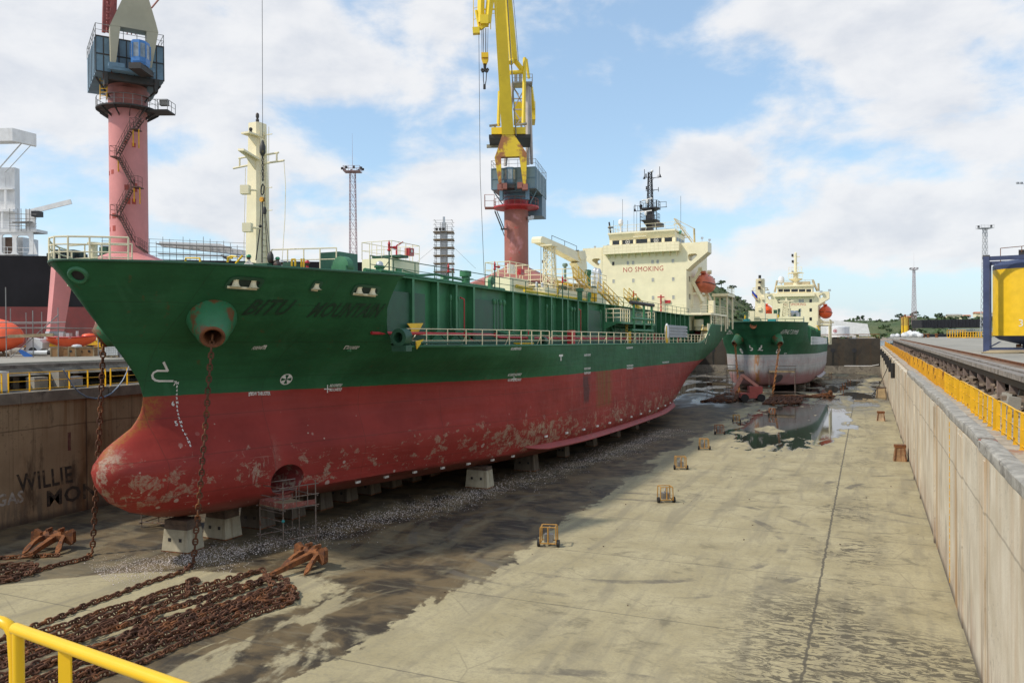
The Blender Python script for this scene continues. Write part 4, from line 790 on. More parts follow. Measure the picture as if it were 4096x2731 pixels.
# --- black hulled ship in the next dock
SZ=150; sc=SZ/3185
q=D(0,1351,SZ); sax=yaw-rad(1)
bs=thing('cargo_ship','black hulled ship with white superstructure and red bottom in the next dock','ship',(q.x,q.y,9.3),sax)
hz0=1350.7; B=lambda u,v: V((u-0)*sc,0,CAMH+(hz0-.007*u-v)*sc-9.3)
b=MB(); b.prism([B(-400,1016),B(160,1022),B(700,1040),B(1500,1050),B(1560,1060),B(1560,1232),B(-400,1222)],(0,18,0)); b.obj('black_hull',mat('black_hull_paint',(.010,.009,.012),.6,var=.3,vs=.2,rust=((.06,.03,.02),.3,.72,.25),spec=.15),bs,ang=0)
b=MB(); b.prism([B(-400,1222.5),B(1560,1232.5),B(1540,1480),B(-400,1480)],(0,17.9,0)); b.obj('red_bottom',mat('dull_red_antifouling',(.155,.022,.02),.6,var=.2,vs=.25,dirt=((.09,.03,.028),.7,.5,.15)),bs,ang=0)
b=MB(); 
zs=Z(0,480,350,963)
def S(a_,b_): u,v=zs(a_,b_); return B(u*K,v*K)
# deck house with arched openings
def rrect(x0,x1,z0,z1,r,n,y=0):
    pts=[]
    for cx_,cz_,a0 in((x1-r,z1-r,0),(x0+r,z1-r,PI/2),(x0+r,z0+r,PI),(x1-r,z0+r,1.5*PI)):
        for i in range(n): a=a0+PI/2*i/(n-1); pts.append(V(cx_+r*math.cos(a),y,cz_+r*math.sin(a)))
    return pts
def rect_res(x0,x1,z0,z1,n,y=0):
    pts=[]; c=[(x1,(z0+z1)/2,x1,z1),( (x0+x1)/2,z1,x0,z1)]
    for (ax,az),(bx,bz),(cx2,cz2) in (((x1,z0+(z1-z0)*.6),(x1,z1),(x0+(x1-x0)*.6,z1)),((x0+(x1-x0)*.4,z1),(x0,z1),(x0,z0+(z1-z0)*.6)),((x0,z0+(z1-z0)*.4),(x0,z0),(x0+(x1-x0)*.4,z0)),((x0+(x1-x0)*.6,z0),(x1,z0),(x1,z0+(z1-z0)*.4))):
        h=n//2
        for i in range(n):
            if i<h: t2=i/h; pts.append(V(ax+(bx-ax)*t2,y,az+(bz-az)*t2))
            else: t2=(i-h)/(n-1-h); pts.append(V(bx+(cx2-bx)*t2,y,bz+(cz2-bz)*t2))
    return pts
b=MB()
def bay(x0,x1,z0,z1,ox0,ox1,oz0,oz1): b.holed(rect_res(x0,x1,z0,z1,6,-.1),rrect(ox0,ox1,oz0,oz1,.55,6,-.1),(0,.25,0))
xa,xb,xc=S(-40,0).x,S(180,0).x,S(385,0).x; zt_,zb_=S(0,1235).z,S(0,1478).z
bay(xa,xb,zb_,zt_,S(38,0).x,S(155,0).x,S(0,1470).z,S(0,1258).z); bay(xb,xc,zb_,zt_,S(202,0).x,S(342,0).x,S(0,1478).z,S(0,1272).z)
b.prism([V(xa-12,-.1,zb_),V(xa,-.1,zb_),V(xa,-.1,zt_),V(xa-12,-.1,zt_)],(0,.25,0))
b.prism([V(xa-12,-.25,zt_+.003),V(S(430,0).x,-.25,zt_+.003),V(S(430,0).x,-.25,zt_-1.0-(-1.55)),V(xa-12,-.25,S(0,1185).z)],(0,3.5,0)); b.prism([V(xc,-.05,zb_),V(xc+.8,-.05,zb_),V(xc,-.05,zt_-1.4)],(0,.2,0))
b.box(xa-12,xa+.8,7,12,zb_,zt_); b.obj('deck_house',M_white,bs,ang=0)
b=MB(); 
for a_,b0,b1 in((95,1395,1470),(270,1410,1480)): b.tube(S(a_,b0),S(a_,b1),.06,4)
for y_ in(1393,1440): b.tube(S(40,y_),S(340,y_+12),.05,4)
b.objs('opening_rail',M_white,bs)
b=MB(); b.box(S(38,0).x,S(150,0).x,3,3.2,zb_,zt_-.8); b.obj('inner_bulkhead',mat('brown_bulkhead',(.16,.10,.07),.7),bs,ang=0)
b=MB(); x0,x1=S(-120,0).x,S(125,0).x; 
b.box(x0-10,S(118,0).x,6,11,S(0,1190).z,S(0,500).z); b.obj('accommodation_tower',M_white,bs,ang=0)
b=MB(); wt,wb=S(0,100).z,S(0,240).z
b.prism([V(x0-10,-2,S(0,250).z),V(S(190,0).x,-2,wb),V(S(190,0).x,-2,wt),V(x0-10,-2,S(0,115).z)],(0,7.9,0)); 
b.prism([V(S(190,0).x+.003,-2,wb),V(S(190,0).x+.003,-2,wt),V(S(395,0).x,3.5,S(0,145).z),V(S(395,0).x,3.5,S(0,278).z)],(-.6,2.4,0)); b.obj('bridge_wing',M_white,bs,ang=0)
b=MB(); b.flat(S(-40,560)+V(0,2,0),S(230,265)+V(0,2,0),(0,1.2,0),(.9,0,.9)); b.flat(S(60,540)+V(0,4,0),S(310,280)+V(0,4,0),(0,.8,0),(.8,0,.8)); b.objs('wing_brace',M_white,bs,ang=0)
b=MB(); b.box(x0-8,S(125,0).x,3.5,6,S(0,752).z,S(0,738).z); b.tube(S(40,740)+V(0,3.8,0),S(40,980)+V(0,3.8,0),.25,6); b.box(x0-8,S(145,0).x,1.5,6,S(0,1000).z,S(0,975).z); b.tube(S(20,1000)+V(0,2,0),S(20,1180)+V(0,2,0),.2,6); b.obj('lower_deck',M_white,bs,ang=0)
b=MB()
for a_ in(12,60): b.tube(S(a_,600)+V(0,5.9,0),S(a_,720)+V(0,5.9,0),.07,4)
b.rail([S(-60,1190)+V(0,2,0),S(300,1215)+V(0,2,0)],1.4,3,1.2,.05); b.rail([S(-60,975)+V(0,1.6,0),S(140,975)+V(0,1.6,0)],1.3,3,1.2,.05); b.objs('deck_rail',M_white,bs)
b=MB(); p0,p1=S(400,1000)+V(0,2,0),S(790,892)+V(0,2,0); b.flat(p0-V(1.0,0,0),p1,(0,.8,0),(-.3,0,.85)); b.box(p0.x-2.0,p0.x-.2,1.4,2.8,S(0,1225).z,p0.z+.4); b.obj('provision_crane',M_white,bs,ang=0)
b=MB(); b.box(S(382,0).x,S(465,0).x,-.5,1.0,S(0,1066).z,S(0,1006).z); b.obj('counterweight',M_black,bs,ang=0)
b=MB()
for a_ in(150,240,275,330,370): b.tube(S(a_,980)-V(0,.6,0),S(a_,1225)-V(0,.6,0),.06,5)
for y_ in(1035,1085,1135,1165): b.tube(S(140,y_)-V(0,.6,0),S(445,y_+8)-V(0,.6,0),.06,5)
b.flat(S(180,1128)-V(0,.2,0),S(370,1120)-V(0,.2,0),(0,1.2,0),(0,0,.15)); b.obj('scaffold_frame',M_steel,bs)
# deck clutter, scaffolded white boom on deck
z1=Z(0,480,1000,2352)
def S1(a_,b_): u,v=z1(a_,b_); return B(u*K,v*K)
b=MB(); b.prism([S1(1380,1130),S1(1400,1155),S1(2060,1225),S1(2200,1240),S1(2190,1190),S1(2060,1170),S1(1980,1130),S1(1380,1108)],(0,2,0)); b.flat(S1(1990,1240),S1(2120,1330),(0,.5,0),(.3,0,.3)); o=b.obj('deck_boom',M_white,bs,ang=0); o.location=(0,6,0)
b=MB()
for i in range(22):
    a_=835+i*66; top=1065+22*((i*7)%3)+ (40 if a_>2000 else 0); b.tube(S1(a_,top)+V(0,5.5,0),S1(a_,1345)+V(0,5.5,0),.055,4)
for y0,y1 in((1090,1130),(1130,1170),(1165,1205),(1215,1250),(1250,1285),(1290,1310)): b.tube(S1(830,y0-25)+V(0,5.4,0),S1(2240,y1)+V(0,5.4,0),.055,4)
for (a0,y0,a1,y1) in((1390,1140,2100,1172),(1400,1232,2240,1265),(840,1160,1060,1165)): b.flat(S1(a0,y0)+V(0,5,0),S1(a1,y1)+V(0,5,0),(0,1.2,0),(0,0,.18))
b.obj('boom_scaffold',M_steel,bs)
for c in bs.children:
    if c.name.split('.')[0] in('accommodation_tower','bridge_wing','wing_brace','lower_deck','deck_rail','provision_crane','inner_bulkhead'): c.scale=(1,.3,1)
b=MB(); b.box(S1(845,0).x,S1(915,0).x,4,7,S1(0,1330).z,S1(0,1178).z); b.obj('green_deck_box',M_dgreen,bs,ang=0)
b=MB(); b.box(S1(-200,0).x,S1(2200,0).x,5,9,B(0,1050).z,S1(0,1318).z)
for i in range(40):
    a_=360+random.random()*700; b.box(S1(a_,0).x,S1(a_,0).x+random.uniform(.4,2.5),3,5,S1(0,1330).z,S1(0,1310-random.random()*110).z)
b.obj('deck_machinery',mat('dark_teal_deck',(.025,.055,.05),.6,var=.4),bs,ang=0)
# ================================================================== TOWER CRANES on the left quay
def crane_frame(name,label,u0,zc):
    q=D(u0,1340,zc); t_=thing(name,label,'tower crane',(q.x,q.y,9.3),yaw); s=zc/3185; hz=1328+.007*(3468-u0)
    def P(u,v,y=0.): 
        k_=(zc+y)/zc
        return V((u-2048)/3185*(zc+y)-(u0-2048)*s,y,(CAMH+(hz-v-.007*(u-u0))*s*k_)-9.3)
    return t_,P,s
# ---- crane with pink column
cr,P,s=crane_frame('tower_crane','pale pink column tower crane with blue machinery house and beige jib foot',522,90)
z4=Z(300,0,900,1411); zz3=Z(350,0,350,1220); zzl=Z(0,480,1000,2352)
def Q(zf,a,b_,y=0.): u,v=zf(a,b_); return P(u*K,v*K,y)
R_=70.4*s; zt=Q(z4,350,690).z
b=MB(); b.lathe([(R_*1.04,4.5),(R_*1.04,Q(zzl,0,1290).z),(R_,Q(zzl,0,1285).z),(R_,zt)],None,40); b.obj('column',M_pink,cr)
b=MB(); b.lathe([(R_*1.02,zt),(R_*1.02,zt+1.2),(R_*1.15,zt+1.3),(R_*1.15,zt+1.9),(R_*1.0,zt+2.0),(R_*1.0,zt+2.6)],None,40); b.obj('slewing_ring',mat('worn_ring_paint',(.34,.12,.10),.6,var=.25,vs=.6,dirt=((.5,.4,.3),.7,.6,.8)),cr)
b=MB(); b.lathe([(R_*1.02,zt-.35),(R_*1.65,zt-.3),(R_*1.65,zt-.15),(R_*1.02,zt-.15)],None,24); 
for i in range(12): a=i*PI/6; b.flat((R_*math.cos(a),R_*math.sin(a),zt-1.1),(R_*1.6*math.cos(a),R_*1.6*math.sin(a),zt-.3),(-.05*math.sin(a),.05*math.cos(a),0),(.0,.0,.3))
b.box(R_*1.3,R_*2.5,-1.2,.9,zt-.5,zt-.35); b.obj('gallery_platform',M_dark,cr,ang=0)
b=MB(); b.rail([V(R_*1.62*math.cos(a),R_*1.62*math.sin(a),zt-.15) for a in np.linspace(-3.6,.2,14)],1.1,2,1.2,.03); b.rail([V(R_*1.4,-1.2,zt-.35),V(R_*2.5,-1.2,zt-.35),V(R_*2.5,.9,zt-.35)],1.1,2,.9,.035); b.cbox((R_*2.2,-.6,zt+.5),(.9,.5,.6)); b.obj('gallery_rail',M_steel,cr)
# portal base: flared cone and legs with bogies
zb=Q(zzl,0,1300).z
b=MB(); b.lathe([(R_*1.04,zb+.4),(R_*2.2,zb-.6),(R_*3.0,zb-1.2),(R_*3.0,zb-2.2),(R_*1.0,zb-3.0)],None,8); b.obj('portal_head',M_pink,cr,ang=20)
for sx,sy in((-1,-1),(1,-1),(-1,1),(1,1)):
    fx,fy=sx*5.65,sy*5.0; 
    b=MB(); b.tube((sx*5.0,sy*4.4,zb-1.0),(fx,fy,2.4),1.30,4,.95); lg=b.obj('leg',M_pink,cr,ang=0)
    b=MB(); b.tube((fx,fy,2.5),(fx,fy,1.5),1.0,4,1.3); b.obj('leg_foot',M_grey,lg,ang=0)
    b=MB(); b.prism([V(fx-3.2,fy-.4,.9),V(fx+3.2,fy-.4,.9),V(fx+.7,fy-.4,1.6),V(fx-.7,fy-.4,1.6)],(0,.8,0)); b.obj('bogie_beam',M_yelf,lg,ang=0)
    b=MB(); 
    for dx in(-2.8,-1.6,1.6,2.8): b.lathe([(.45,-.25),(.45,.25)],Matrix.Translation((fx+dx,fy,.45))@Matrix.Rotation(PI/2,4,'X'),12)
    b.objs('wheel',M_dark,lg)
# stairs round the column
def stairs(segs,landings,yy,m,par):
    b=MB()
    for (a0,b0),(a1,b1) in segs:
        p,q=Q(zzl,a0,b0,yy),Q(zzl,a1,b1,yy); 
        for dy in(-.35,.35): b.flat(p+V(0,dy,0),q+V(0,dy,0),(0,.05,0),(.0,0,.22))
        n=int((q-p).length/.28)
        for i in range(1,n): c=p.lerp(q,i/n); b.box(c.x-.1,c.x+.1,yy-.35,yy+.35,c.z-.02,c.z+.02)
        for dy in(-.38,.38):
            for h_ in(.5,1.0): b.tube(p+V(0,dy,h_),q+V(0,dy,h_),.022,4)
            for i in range(6): c=p.lerp(q,i/5); b.tube(c+V(0,dy,0),c+V(0,dy,1.0),.02,4)
    for (a0,a1,b0) in landings:
        p,q=Q(zzl,a0,b0,yy),Q(zzl,a1,b0,yy); b.box(p.x,q.x,yy-.5,yy+.9,p.z-.1,p.z)
        b.rail([V(p.x,yy+.5,p.z),V(p.x,yy-.5,p.z),V(q.x,yy-.5,p.z),V(q.x,yy+.5,p.z)],1.1,2,.8,.025)
    return b.obj('stairway',m,par,ang=0)
stairs([((1365,0),(1300,85)),((1262,95),(1130,340)),((1135,360),(1262,610)),((1265,640),(1130,885)),((1135,900),(1265,1150)),((1300,1185),(1390,1250))],[(1262,1322,90),(1075,1130,350),(1265,1335,632),(1075,1132,898)],-R_-.7,mat('stair_steel',(.10,.055,.045),.7,var=.4),cr)
b=MB()
for a_,b0,b1 in((1275,95,250),(1328,95,270),(1132,380,520),(1278,640,770),(1332,640,790)): b.tube(Q(zzl,a_,b0,-R_-.7),Q(zzl,a_,b1,-R_*.86),.07,5)
b.objs('stair_bracket',M_yelf,cr)
b=MB()
M_red2=mat('primer_patch_paint',(.40,.07,.05),.7,var=.2)
for a_,b_,wd,hh in((1148,520,30,40),(1098,525,22,40),(1290,790,40,55),(1335,790,26,50),(1160,1040,34,50),(1100,1045,20,40),(1285,665,40,50),(1345,660,24,80),(1160,925,40,50),(1100,925,26,45),(1280,250,26,36),(1338,270,24,40)):
    q=Q(zzl,a_,b_); x0=q.x; w_=wd*s*.4252/2; h_=hh*s*.4252/2; rows=[]
    for i in range(5):
        x_=x0-w_+2*w_*i/4; y_=-math.sqrt(max(.01,(R_+.012)**2-x_*x_)); rows.append([V(x_,y_,q.z-h_),V(x_,y_,q.z+h_)])
    b.grid(rows)
b.obj('primer_patch_set',M_red2,cr)['kind']='stuff'
# machinery house
def house(par,fl,fr,zb_,ztop,y0,dep_,rot,m,ribs,mrib):
    cx=(fl+fr)/2; w_=(fr-fl)/2; Mx=Matrix.Translation((cx,y0,0))@Matrix.Rotation(rot,4,'Z')
    b=MB(); b.box(-w_,w_,0,dep_,zb_,ztop,Mx); h_=b.obj('machinery_house',m,par,ang=0)
    b=MB()
    for i in range(ribs+1):
        x_=-w_+2*w_*i/ribs; b.box(x_-.05,x_+.05,-.06,0,zb_,ztop,Mx)
    for zz_ in (zb_+.05,(zb_+ztop)/2,ztop-.05): b.box(-w_,w_,-.07,0,zz_-.06,zz_+.06,Mx)
    for sx in(-1,1):
        for i in range(int(dep_/1.6)): b.box(sx*(w_+.03)-.03,sx*(w_+.03)+.03,.8+i*1.6,.9+i*1.6,zb_,ztop,Mx)
    b.obj('house_rib_row',mrib,h_,ang=0)
    b=MB(); b.rail([Mx@V(-w_,0,ztop),Mx@V(w_,0,ztop),Mx@V(w_,dep_,ztop),Mx@V(-w_,dep_,ztop)],1.25,2,1.4,.035,True); b.obj('roof_rail',M_steel,h_)
    return Mx,w_
fl=Q(z4,150,330,-5).x; fr=Q(z4,570,380,-5).x; zb_=Q(z4,150,440,-5).z; ztp=Q(z4,150,215,-5).z
TH=rad(33); hwid=3.35; hc0=Q(z4,150,330,-5.5)+V(math.cos(TH),math.sin(TH),0)*hwid
Mx,w_=house(cr,hc0.x-hwid,hc0.x+hwid,zb_-.35,ztp-.35,hc0.y,9.0,TH,M_blue,9,M_dark)
b=MB(); b.box(-w_*.55,w_*.62,1.5,7.5,zt+2.4,zb_-.36,Mx); b.box(-w_*.8,w_*.85,-.1,.5,zb_-1.0,zb_-.36,Mx)
for sx in(-.72,.75): b.box(w_*sx-.18,w_*sx+.18,-.3,.6,zb_-1.7,zb_-.3,Mx); b.flat(Mx@V(w_*sx*1.3,2,zb_-.4),Mx@V(w_*sx*.7,3,zb_-2.2),(.2,0,0),(0,.2,0))
b.obj('slewing_platform',M_dark,cr,ang=0)
b=MB(); b.ladder(Q(z4,196,630,-3),Q(z4,198,490,-3),(.75,0,0),.06,.35); b.obj('access_ladder',M_yelf,cr)
# jib foot: flared plate with two legs standing either side of the cab
def Qr(zf,a,b_,y,tn): q=Q(zf,a,b_,y); return Q(zf,a,b_,y+tn*q.x)
def pl(pts,y,th,m,name,par,zf,tn=0.): b=MB(); b.prism([Qr(zf,a,b_,y,tn) for a,b_ in pts],V(-tn,1,0).normalized()*th); return b.obj(name,m,par,ang=0)
jf=pl([(360,370),(505,385),(865,450),(1035,470),(1000,330),(905,0),(880,-160),(600,-160),(540,0)],-7.0,1.5,M_olive,'jib_foot',cr,zz3,.6)
pl([(362,372),(508,388),(440,905),(370,905)],-6.98,1.45,M_olive,'jib_leg',cr,zz3,.6); pl([(870,452),(1034,472),(935,975),(880,980)],-6.98,1.45,M_olive,'jib_leg',cr,zz3,.6)
b=MB(); 
for a_,b_ in((400,930),(490,940),(830,985),(905,1005)): q=Qr(zz3,a_,b_,-6.4,.6); b.cbox(q,(.9,1.0,.45),TH)
q0,q1=Qr(zz3,370,975,-6.4,.6),Qr(zz3,930,1050,-6.4,.6); b.flat(q0,q1,(0,1.2,0),(0,0,.3)); b.obj('jib_pivot',M_blue,cr,ang=0)
def cab(par,zf,x0,x1,yt,yb,y,m,mg):
    p,q=Q(zf,x0,yt,y),Q(zf,x1,yb,y); cx=(p.x+q.x)/2; w=(q.x-p.x)/2; zt_,zb__=p.z,q.z; h=zt_-zb__
    oc=[(-1,.35),(-.45,-.3),(.45,-.3),(1,.35),(1,1.6),(-1,1.6)]
    ring=lambda sc_,z,yo: [V(cx+a*w*sc_,y+.6+bb*w*sc_+yo,z) for a,bb in oc]
    b=MB(); rows=[ring(.9,zb__,.1),ring(1,zb__+h*.12,0),ring(1,zb__+h*.3,0)]; b.grid(rows,True); b.add(rows[0],[tuple(range(5,-1,-1))]); rows=[ring(1.0,zt_-h*.12,0),ring(.96,zt_,0)]; b.grid(rows,True); b.add(rows[1],[tuple(range(6))])
    for i in range(6): a=ring(1.0,zb__+h*.3,0)[i]; c_=ring(1.0,zt_-h*.12,0)[i]; b.tube(a,c_,.09,4)
    c_=b.obj('cab',m,par,ang=0)
    b=MB(); b.grid([ring(.985,zb__+h*.3,0),ring(.985,zt_-h*.12,0)],True); b.obj('cab_glass',mg,c_,ang=0)
    b=MB(); b.box(cx-w*.8,cx+w*.8,y,y+3,zb__-h*.25,zb__-.01); b.obj('cab_floor',M_dark,c_,ang=0)
M_cabg=mat('hazy_cab_glass',(.22,.26,.30),.15,var=.35,vs=1.2)
cab(cr,zz3,592,805,545,880,-6.3,M_bluec,M_cabg)
b=MB(); 
for a_,yy in((275,2.),(330,4.0),(380,2.2),(420,4)): b.bar(Q(zz3,a_,470,yy),Q(zz3,a_+25,-160,yy),.34)
for i in range(7): b.bar(Q(zz3,275,400-i*90,2),Q(zz3,390,360-i*90,2.2),.16); b.bar(Q(zz3,390,400-i*90,2.2),Q(zz3,275,310-i*90,2),.14)
for a_ in(600,660,715,770,830): b.tube(Q(zz3,a_,500,3),Q(zz3,a_+6,380,3),.07,4)
b.obj('a_frame',mat('a_frame_red',(.27,.06,.05),.6,var=.3,rust=(RUST,.6,.6,1)),cr,ang=0)
b=MB(); b.bar(Q(zz3,945,130,-5),Q(zz3,1080,-30,-4),.14); b.obj('stay_rod',M_crust,cr)
# ---- crane with yellow jib
cr,P,s=crane_frame('tower_crane','red column tower crane with tall yellow jib and hook block amidships',2068,133)
za=Z(1750,0,600,855); zb5=Z(1950,500,250,1089); zb4=Z(1900,0,300,905)
R_=48*s; zt=Q(zb5,500,1500).z
b=MB(); b.lathe([(R_,3),(R_,zt)],None,40); b.obj('column',M_crust,cr)
zr=Q(zb5,500,1420).z
b=MB(); b.lathe([(R_,zt),(R_*1.02,zr),(R_*1.02,Q(zb5,500,1330).z)],None,40); b.obj('red_collar',M_red,cr)
b=MB(); b.lathe([(R_*1.0,Q(zb5,0,1330).z+.005),(R_*1.0,Q(zb5,0,1300).z),(R_*1.06,Q(zb5,0,1290).z),(R_*1.06,Q(zb5,0,1225).z),(R_*1.0,Q(zb5,0,1220).z),(R_*.98,Q(zb5,0,1120).z)],None,40); b.obj('slewing_ring',M_blue,cr)
zg=Q(zb5,0,1440).z; b=MB(); b.lathe([(R_*1.0,zg-.5),(R_*1.9,zg-.25),(R_*1.9,zg),(R_*1.0,zg)],None,24); b.obj('gallery_platform',M_red,cr,ang=0)
b=MB(); b.rail([V(R_*1.86*math.cos(a),R_*1.86*math.sin(a),zg) for a in np.linspace(-3.5,.5,16)],1.2,2,1.3,.04); b.box(-R_*2.6,-R_*1.7,-1,1,zg-.2,zg-.05); b.rail([V(-R_*1.8,-1,zg-.05),V(-R_*2.6,-1,zg-.05),V(-R_*2.6,1,zg-.05)],2.0,2,1.1,.045); b.obj('gallery_rail',M_crust,cr,ang=0)
p0,p1=Q(za,332,1205,-2.2),Q(za,372,1305,-2.2); b=MB(); b.ladder(p0,p1,(.0,.9,0),.09,.4); b.ladder(p0+V(.35,0,0),p1+V(.35,0,0),(0,.9,0),.06,.5); b.tube(p1,Q(za,385,1345,-2),.06,4); b.box(p1.x-.2,p1.x+.8,-2.8,-1.5,p1.z-.1,p1.z); b.obj('stairway',M_dark,cr,ang=0)
b=MB(); b.cbox(Q(za,530,1245,-1),(.8,.6,.5),.3); b.cbox(Q(za,542,1240,-1),(.6,.5,.5),.3); b.tube(Q(za,524,1268),Q(za,526,1245),.06,4); b.objs('floodlight',M_silver,cr,ang=0)
zb=Q(za,0,1562).z
b=MB(); b.lathe([(R_*1.05,zb+1.0),(R_*2.4,zb-.3),(R_*4.2,zb-1.7),(R_*4.2,zb-3.0),(R_,zb-3.2)],None,8); b.obj('portal_head',M_crust,cr,ang=20)
for sx,sy in((-1,-1),(1,-1),(-1,1),(1,1)):
    b=MB(); fx,fy=sx*5.2,sy*5.0; b.tube((sx*4.6,sy*4.4,zb-2.2),(fx,fy,1.3),1.2,4,.9); lg=b.obj('leg',M_crust,cr,ang=0); b=MB(); b.box(fx-2.4,fx+2.4,fy-.5,fy+.5,.15,1.3); b.obj('bogie_beam',M_yelf,lg,ang=0)
fl=Q(zb5,78,900,-5).x; fr=Q(zb5,865,900,-5).x; zbh=Q(zb5,0,1095,-5).z; zth=Q(zb5,0,725,-5).z
Mx,w_=house(cr,fl,fr,zbh-.2,zth-.2,-4.8,11.5,rad(-11),mat('grey_blue_house_paint',(.17,.25,.29),.5,var=.14,vs=.3,streak=((.07,.07,.07),.4,.6,.8)),2,M_blue)
b=MB(); b.box(-w_*.6,w_*.6,.6,6.0,Q(zb5,0,1235).z,zbh-.21,Mx); b.box(-w_*.2,w_*.98,7,11.4,zbh-3.6,zbh-.21,Mx)
for sx in(-.55,.62): b.box(w_*sx-.25,w_*sx+.25,-.35,.5,zbh-2.0,zbh+.5,Mx)
for sx in(-1,1): b.flat(Mx@V(sx*w_*.98,1.5,zbh-.3),Mx@V(sx*w_*.6,2.5,zbh-2.4),(.2,0,0),(0,.2,0))
b.obj('slewing_platform',M_blue,cr,ang=0)
M_jibr=mat('yellow_over_primer',(.80,.56,.03),.5,var=.08,vs=.3,rust=((.34,.12,.055),.95,.47,.22))
pl([(280,178),(485,172),(700,490),(705,555),(575,550),(260,562),(145,570),(180,480)],-6.4,1.3,M_jibr,'jib_foot',cr,zb5)
pl([(147,572),(258,562),(262,1010),(215,1025)],-6.38,1.25,M_jibr,'jib_leg',cr,zb5); pl([(577,552),(704,556),(692,1030),(640,1030)],-6.38,1.25,M_jibr,'jib_leg',cr,zb5)
b=MB()
for a_,b_ in((240,1090),(310,1075),(585,1060),(670,1090)): b.cbox(Q(zb5,a_,b_,-6),(.9,1.,.9))
b.obj('jib_pivot',M_crust,cr,ang=0)
cab(cr,zb5,308,510,730,1025,-6.2,M_blue,mat('pale_cab_glass',(.38,.42,.42),.2,var=.25,vs=1.5))
# boom: tapered box leaning towards the viewer's left, far beyond the top of the photo
bm=MB(); lo=[Q(zb5,275,180,-6.5),Q(zb5,483,174,-6.5)]; hi=[Q(zb4,255,-20,-11),Q(zb4,390,-20,-11)]; dv=[(hi[i]-lo[i]) for i in(0,1)]; hi2=[hi[i]+dv[i]*.35+V(-.0,0,0) for i in(0,1)]
bm.grid([[lo[0],lo[1],lo[1]+V(0,1.6,0),lo[0]+V(0,1.6,0)],[hi2[0],hi2[1],hi2[1]+V(0,1.6,.4),hi2[0]+V(0,1.6,.4)]],True); bm.obj('boom',M_jib,cr,ang=0)
b=MB(); b.ladder(lo[1]+V(.35,.6,0),hi2[1]+V(.35,.6,0),(.0,.7,0),.08,.9); b.obj('boom_ladder',M_steel,cr)
b=MB(); x0,x1=Q(zb5,92,100,-5.5),Q(zb5,690,90,-5.5); b.box(x0.x,x1.x,-5.4,-2.2,Q(zb5,0,178,-5).z,Q(zb5,0,62,-5).z); b.obj('crossbeam',M_jib,cr,ang=0)
b=MB(); b.box(x0.x-.4,x1.x+.8,-5.2,1.5,Q(zb5,0,240,-5).z,Q(zb5,0,182,-5).z); b.obj('service_deck',M_dark,cr,ang=0)
b=MB()
for a_,b_ in((155,35),(615,20)): q=Q(zb5,a_,b_,-4); b.tube(q-V(0,0,.8),q,.18,8); b.tube(q-V(.9,0,-.1),q+V(.9,0,.3),.2,6)
b.objs('winch_lamp',M_steel,cr)
b=MB(); p=[Q(zb4,655,1010,2),Q(zb4,690,1560,2),Q(zb4,480,1010,3),Q(zb4,505,1560,3)]
b.tube(p[0],Q(zb5,720,700,2),.34,4); b.tube(p[2],Q(zb5,330,720,3),.3,4)
for a0,b0,a1,b1 in((475,1040,630,1330),(640,1040,480,1330),(480,1330,640,1560),(640,1330,490,1560),(475,1060,545,1150),(480,1200,640,1200),(480,1330,650,1330)): b.tube(Q(zb4,a0,b0,2.5),Q(zb4,a1,b1,2.5),.13,4)
b.tube(Q(zb4,680,1060,2.4),Q(zb5,790,690,2.4),.26,4)
b.obj('a_frame',mat('grey_a_frame_paint',(.44,.39,.36),.55,var=.2,vs=.3,dirt=((.34,.08,.07),.7,.6,.3)),cr,ang=0)
b=MB(); q=Q(zb4,590,1020,2); b.box(q.x-1.7,q.x+1.7,.5,3.5,Q(zb4,0,1045,2).z,Q(zb4,0,1030,2).z); b.rail([V(q.x-1.7,.5,Q(zb4,0,1030,2).z),V(q.x+1.7,.5,Q(zb4,0,1030,2).z),V(q.x+1.7,3.5,Q(zb4,0,1030,2).z)],1.2,2,1.0,.045); 
for a_ in(515,568): b.cbox(Q(zb4,a_,945,2),(.55,.6,1.4))
b.obj('sheave_platform',M_grey,cr,ang=0)
b=MB(); b.bar(Q(zb4,622,710,1),Q(zb4,600,1500,-1),.42); b.bar(Q(zb4,640,725,1.5),Q(zb4,672,960,2),.34); b.bar(Q(zb4,318,1110,-4),Q(zb4,300,1530,-4),.40); b.bar(Q(zb4,682,1070,3),Q(zb4,712,1310,5),.9); b.objs('luffing_strut',M_jib,cr,ang=0)
b=MB(); b.tube(Q(zb4,420,-120,-3),Q(zb4,488,735,0),.62,12,.72); b.tube(Q(zb4,488,720,0),Q(zb4,600,865,1),.42,10); b.tube(Q(zb4,485,720,0),Q(zb4,455,770,-1),.42,10); b.tube(Q(zb4,440,888,0),Q(zb4,600,880,1),.36,10); b.obj('tie_tube',M_jib,cr)
q0,q1=Q(zb4,485,1255,6),Q(zb4,745,1465,6); b=MB(); b.box(q0.x,q1.x,5,9,q1.z,q0.z); b.obj('counterweight',M_jib,cr,ang=0)
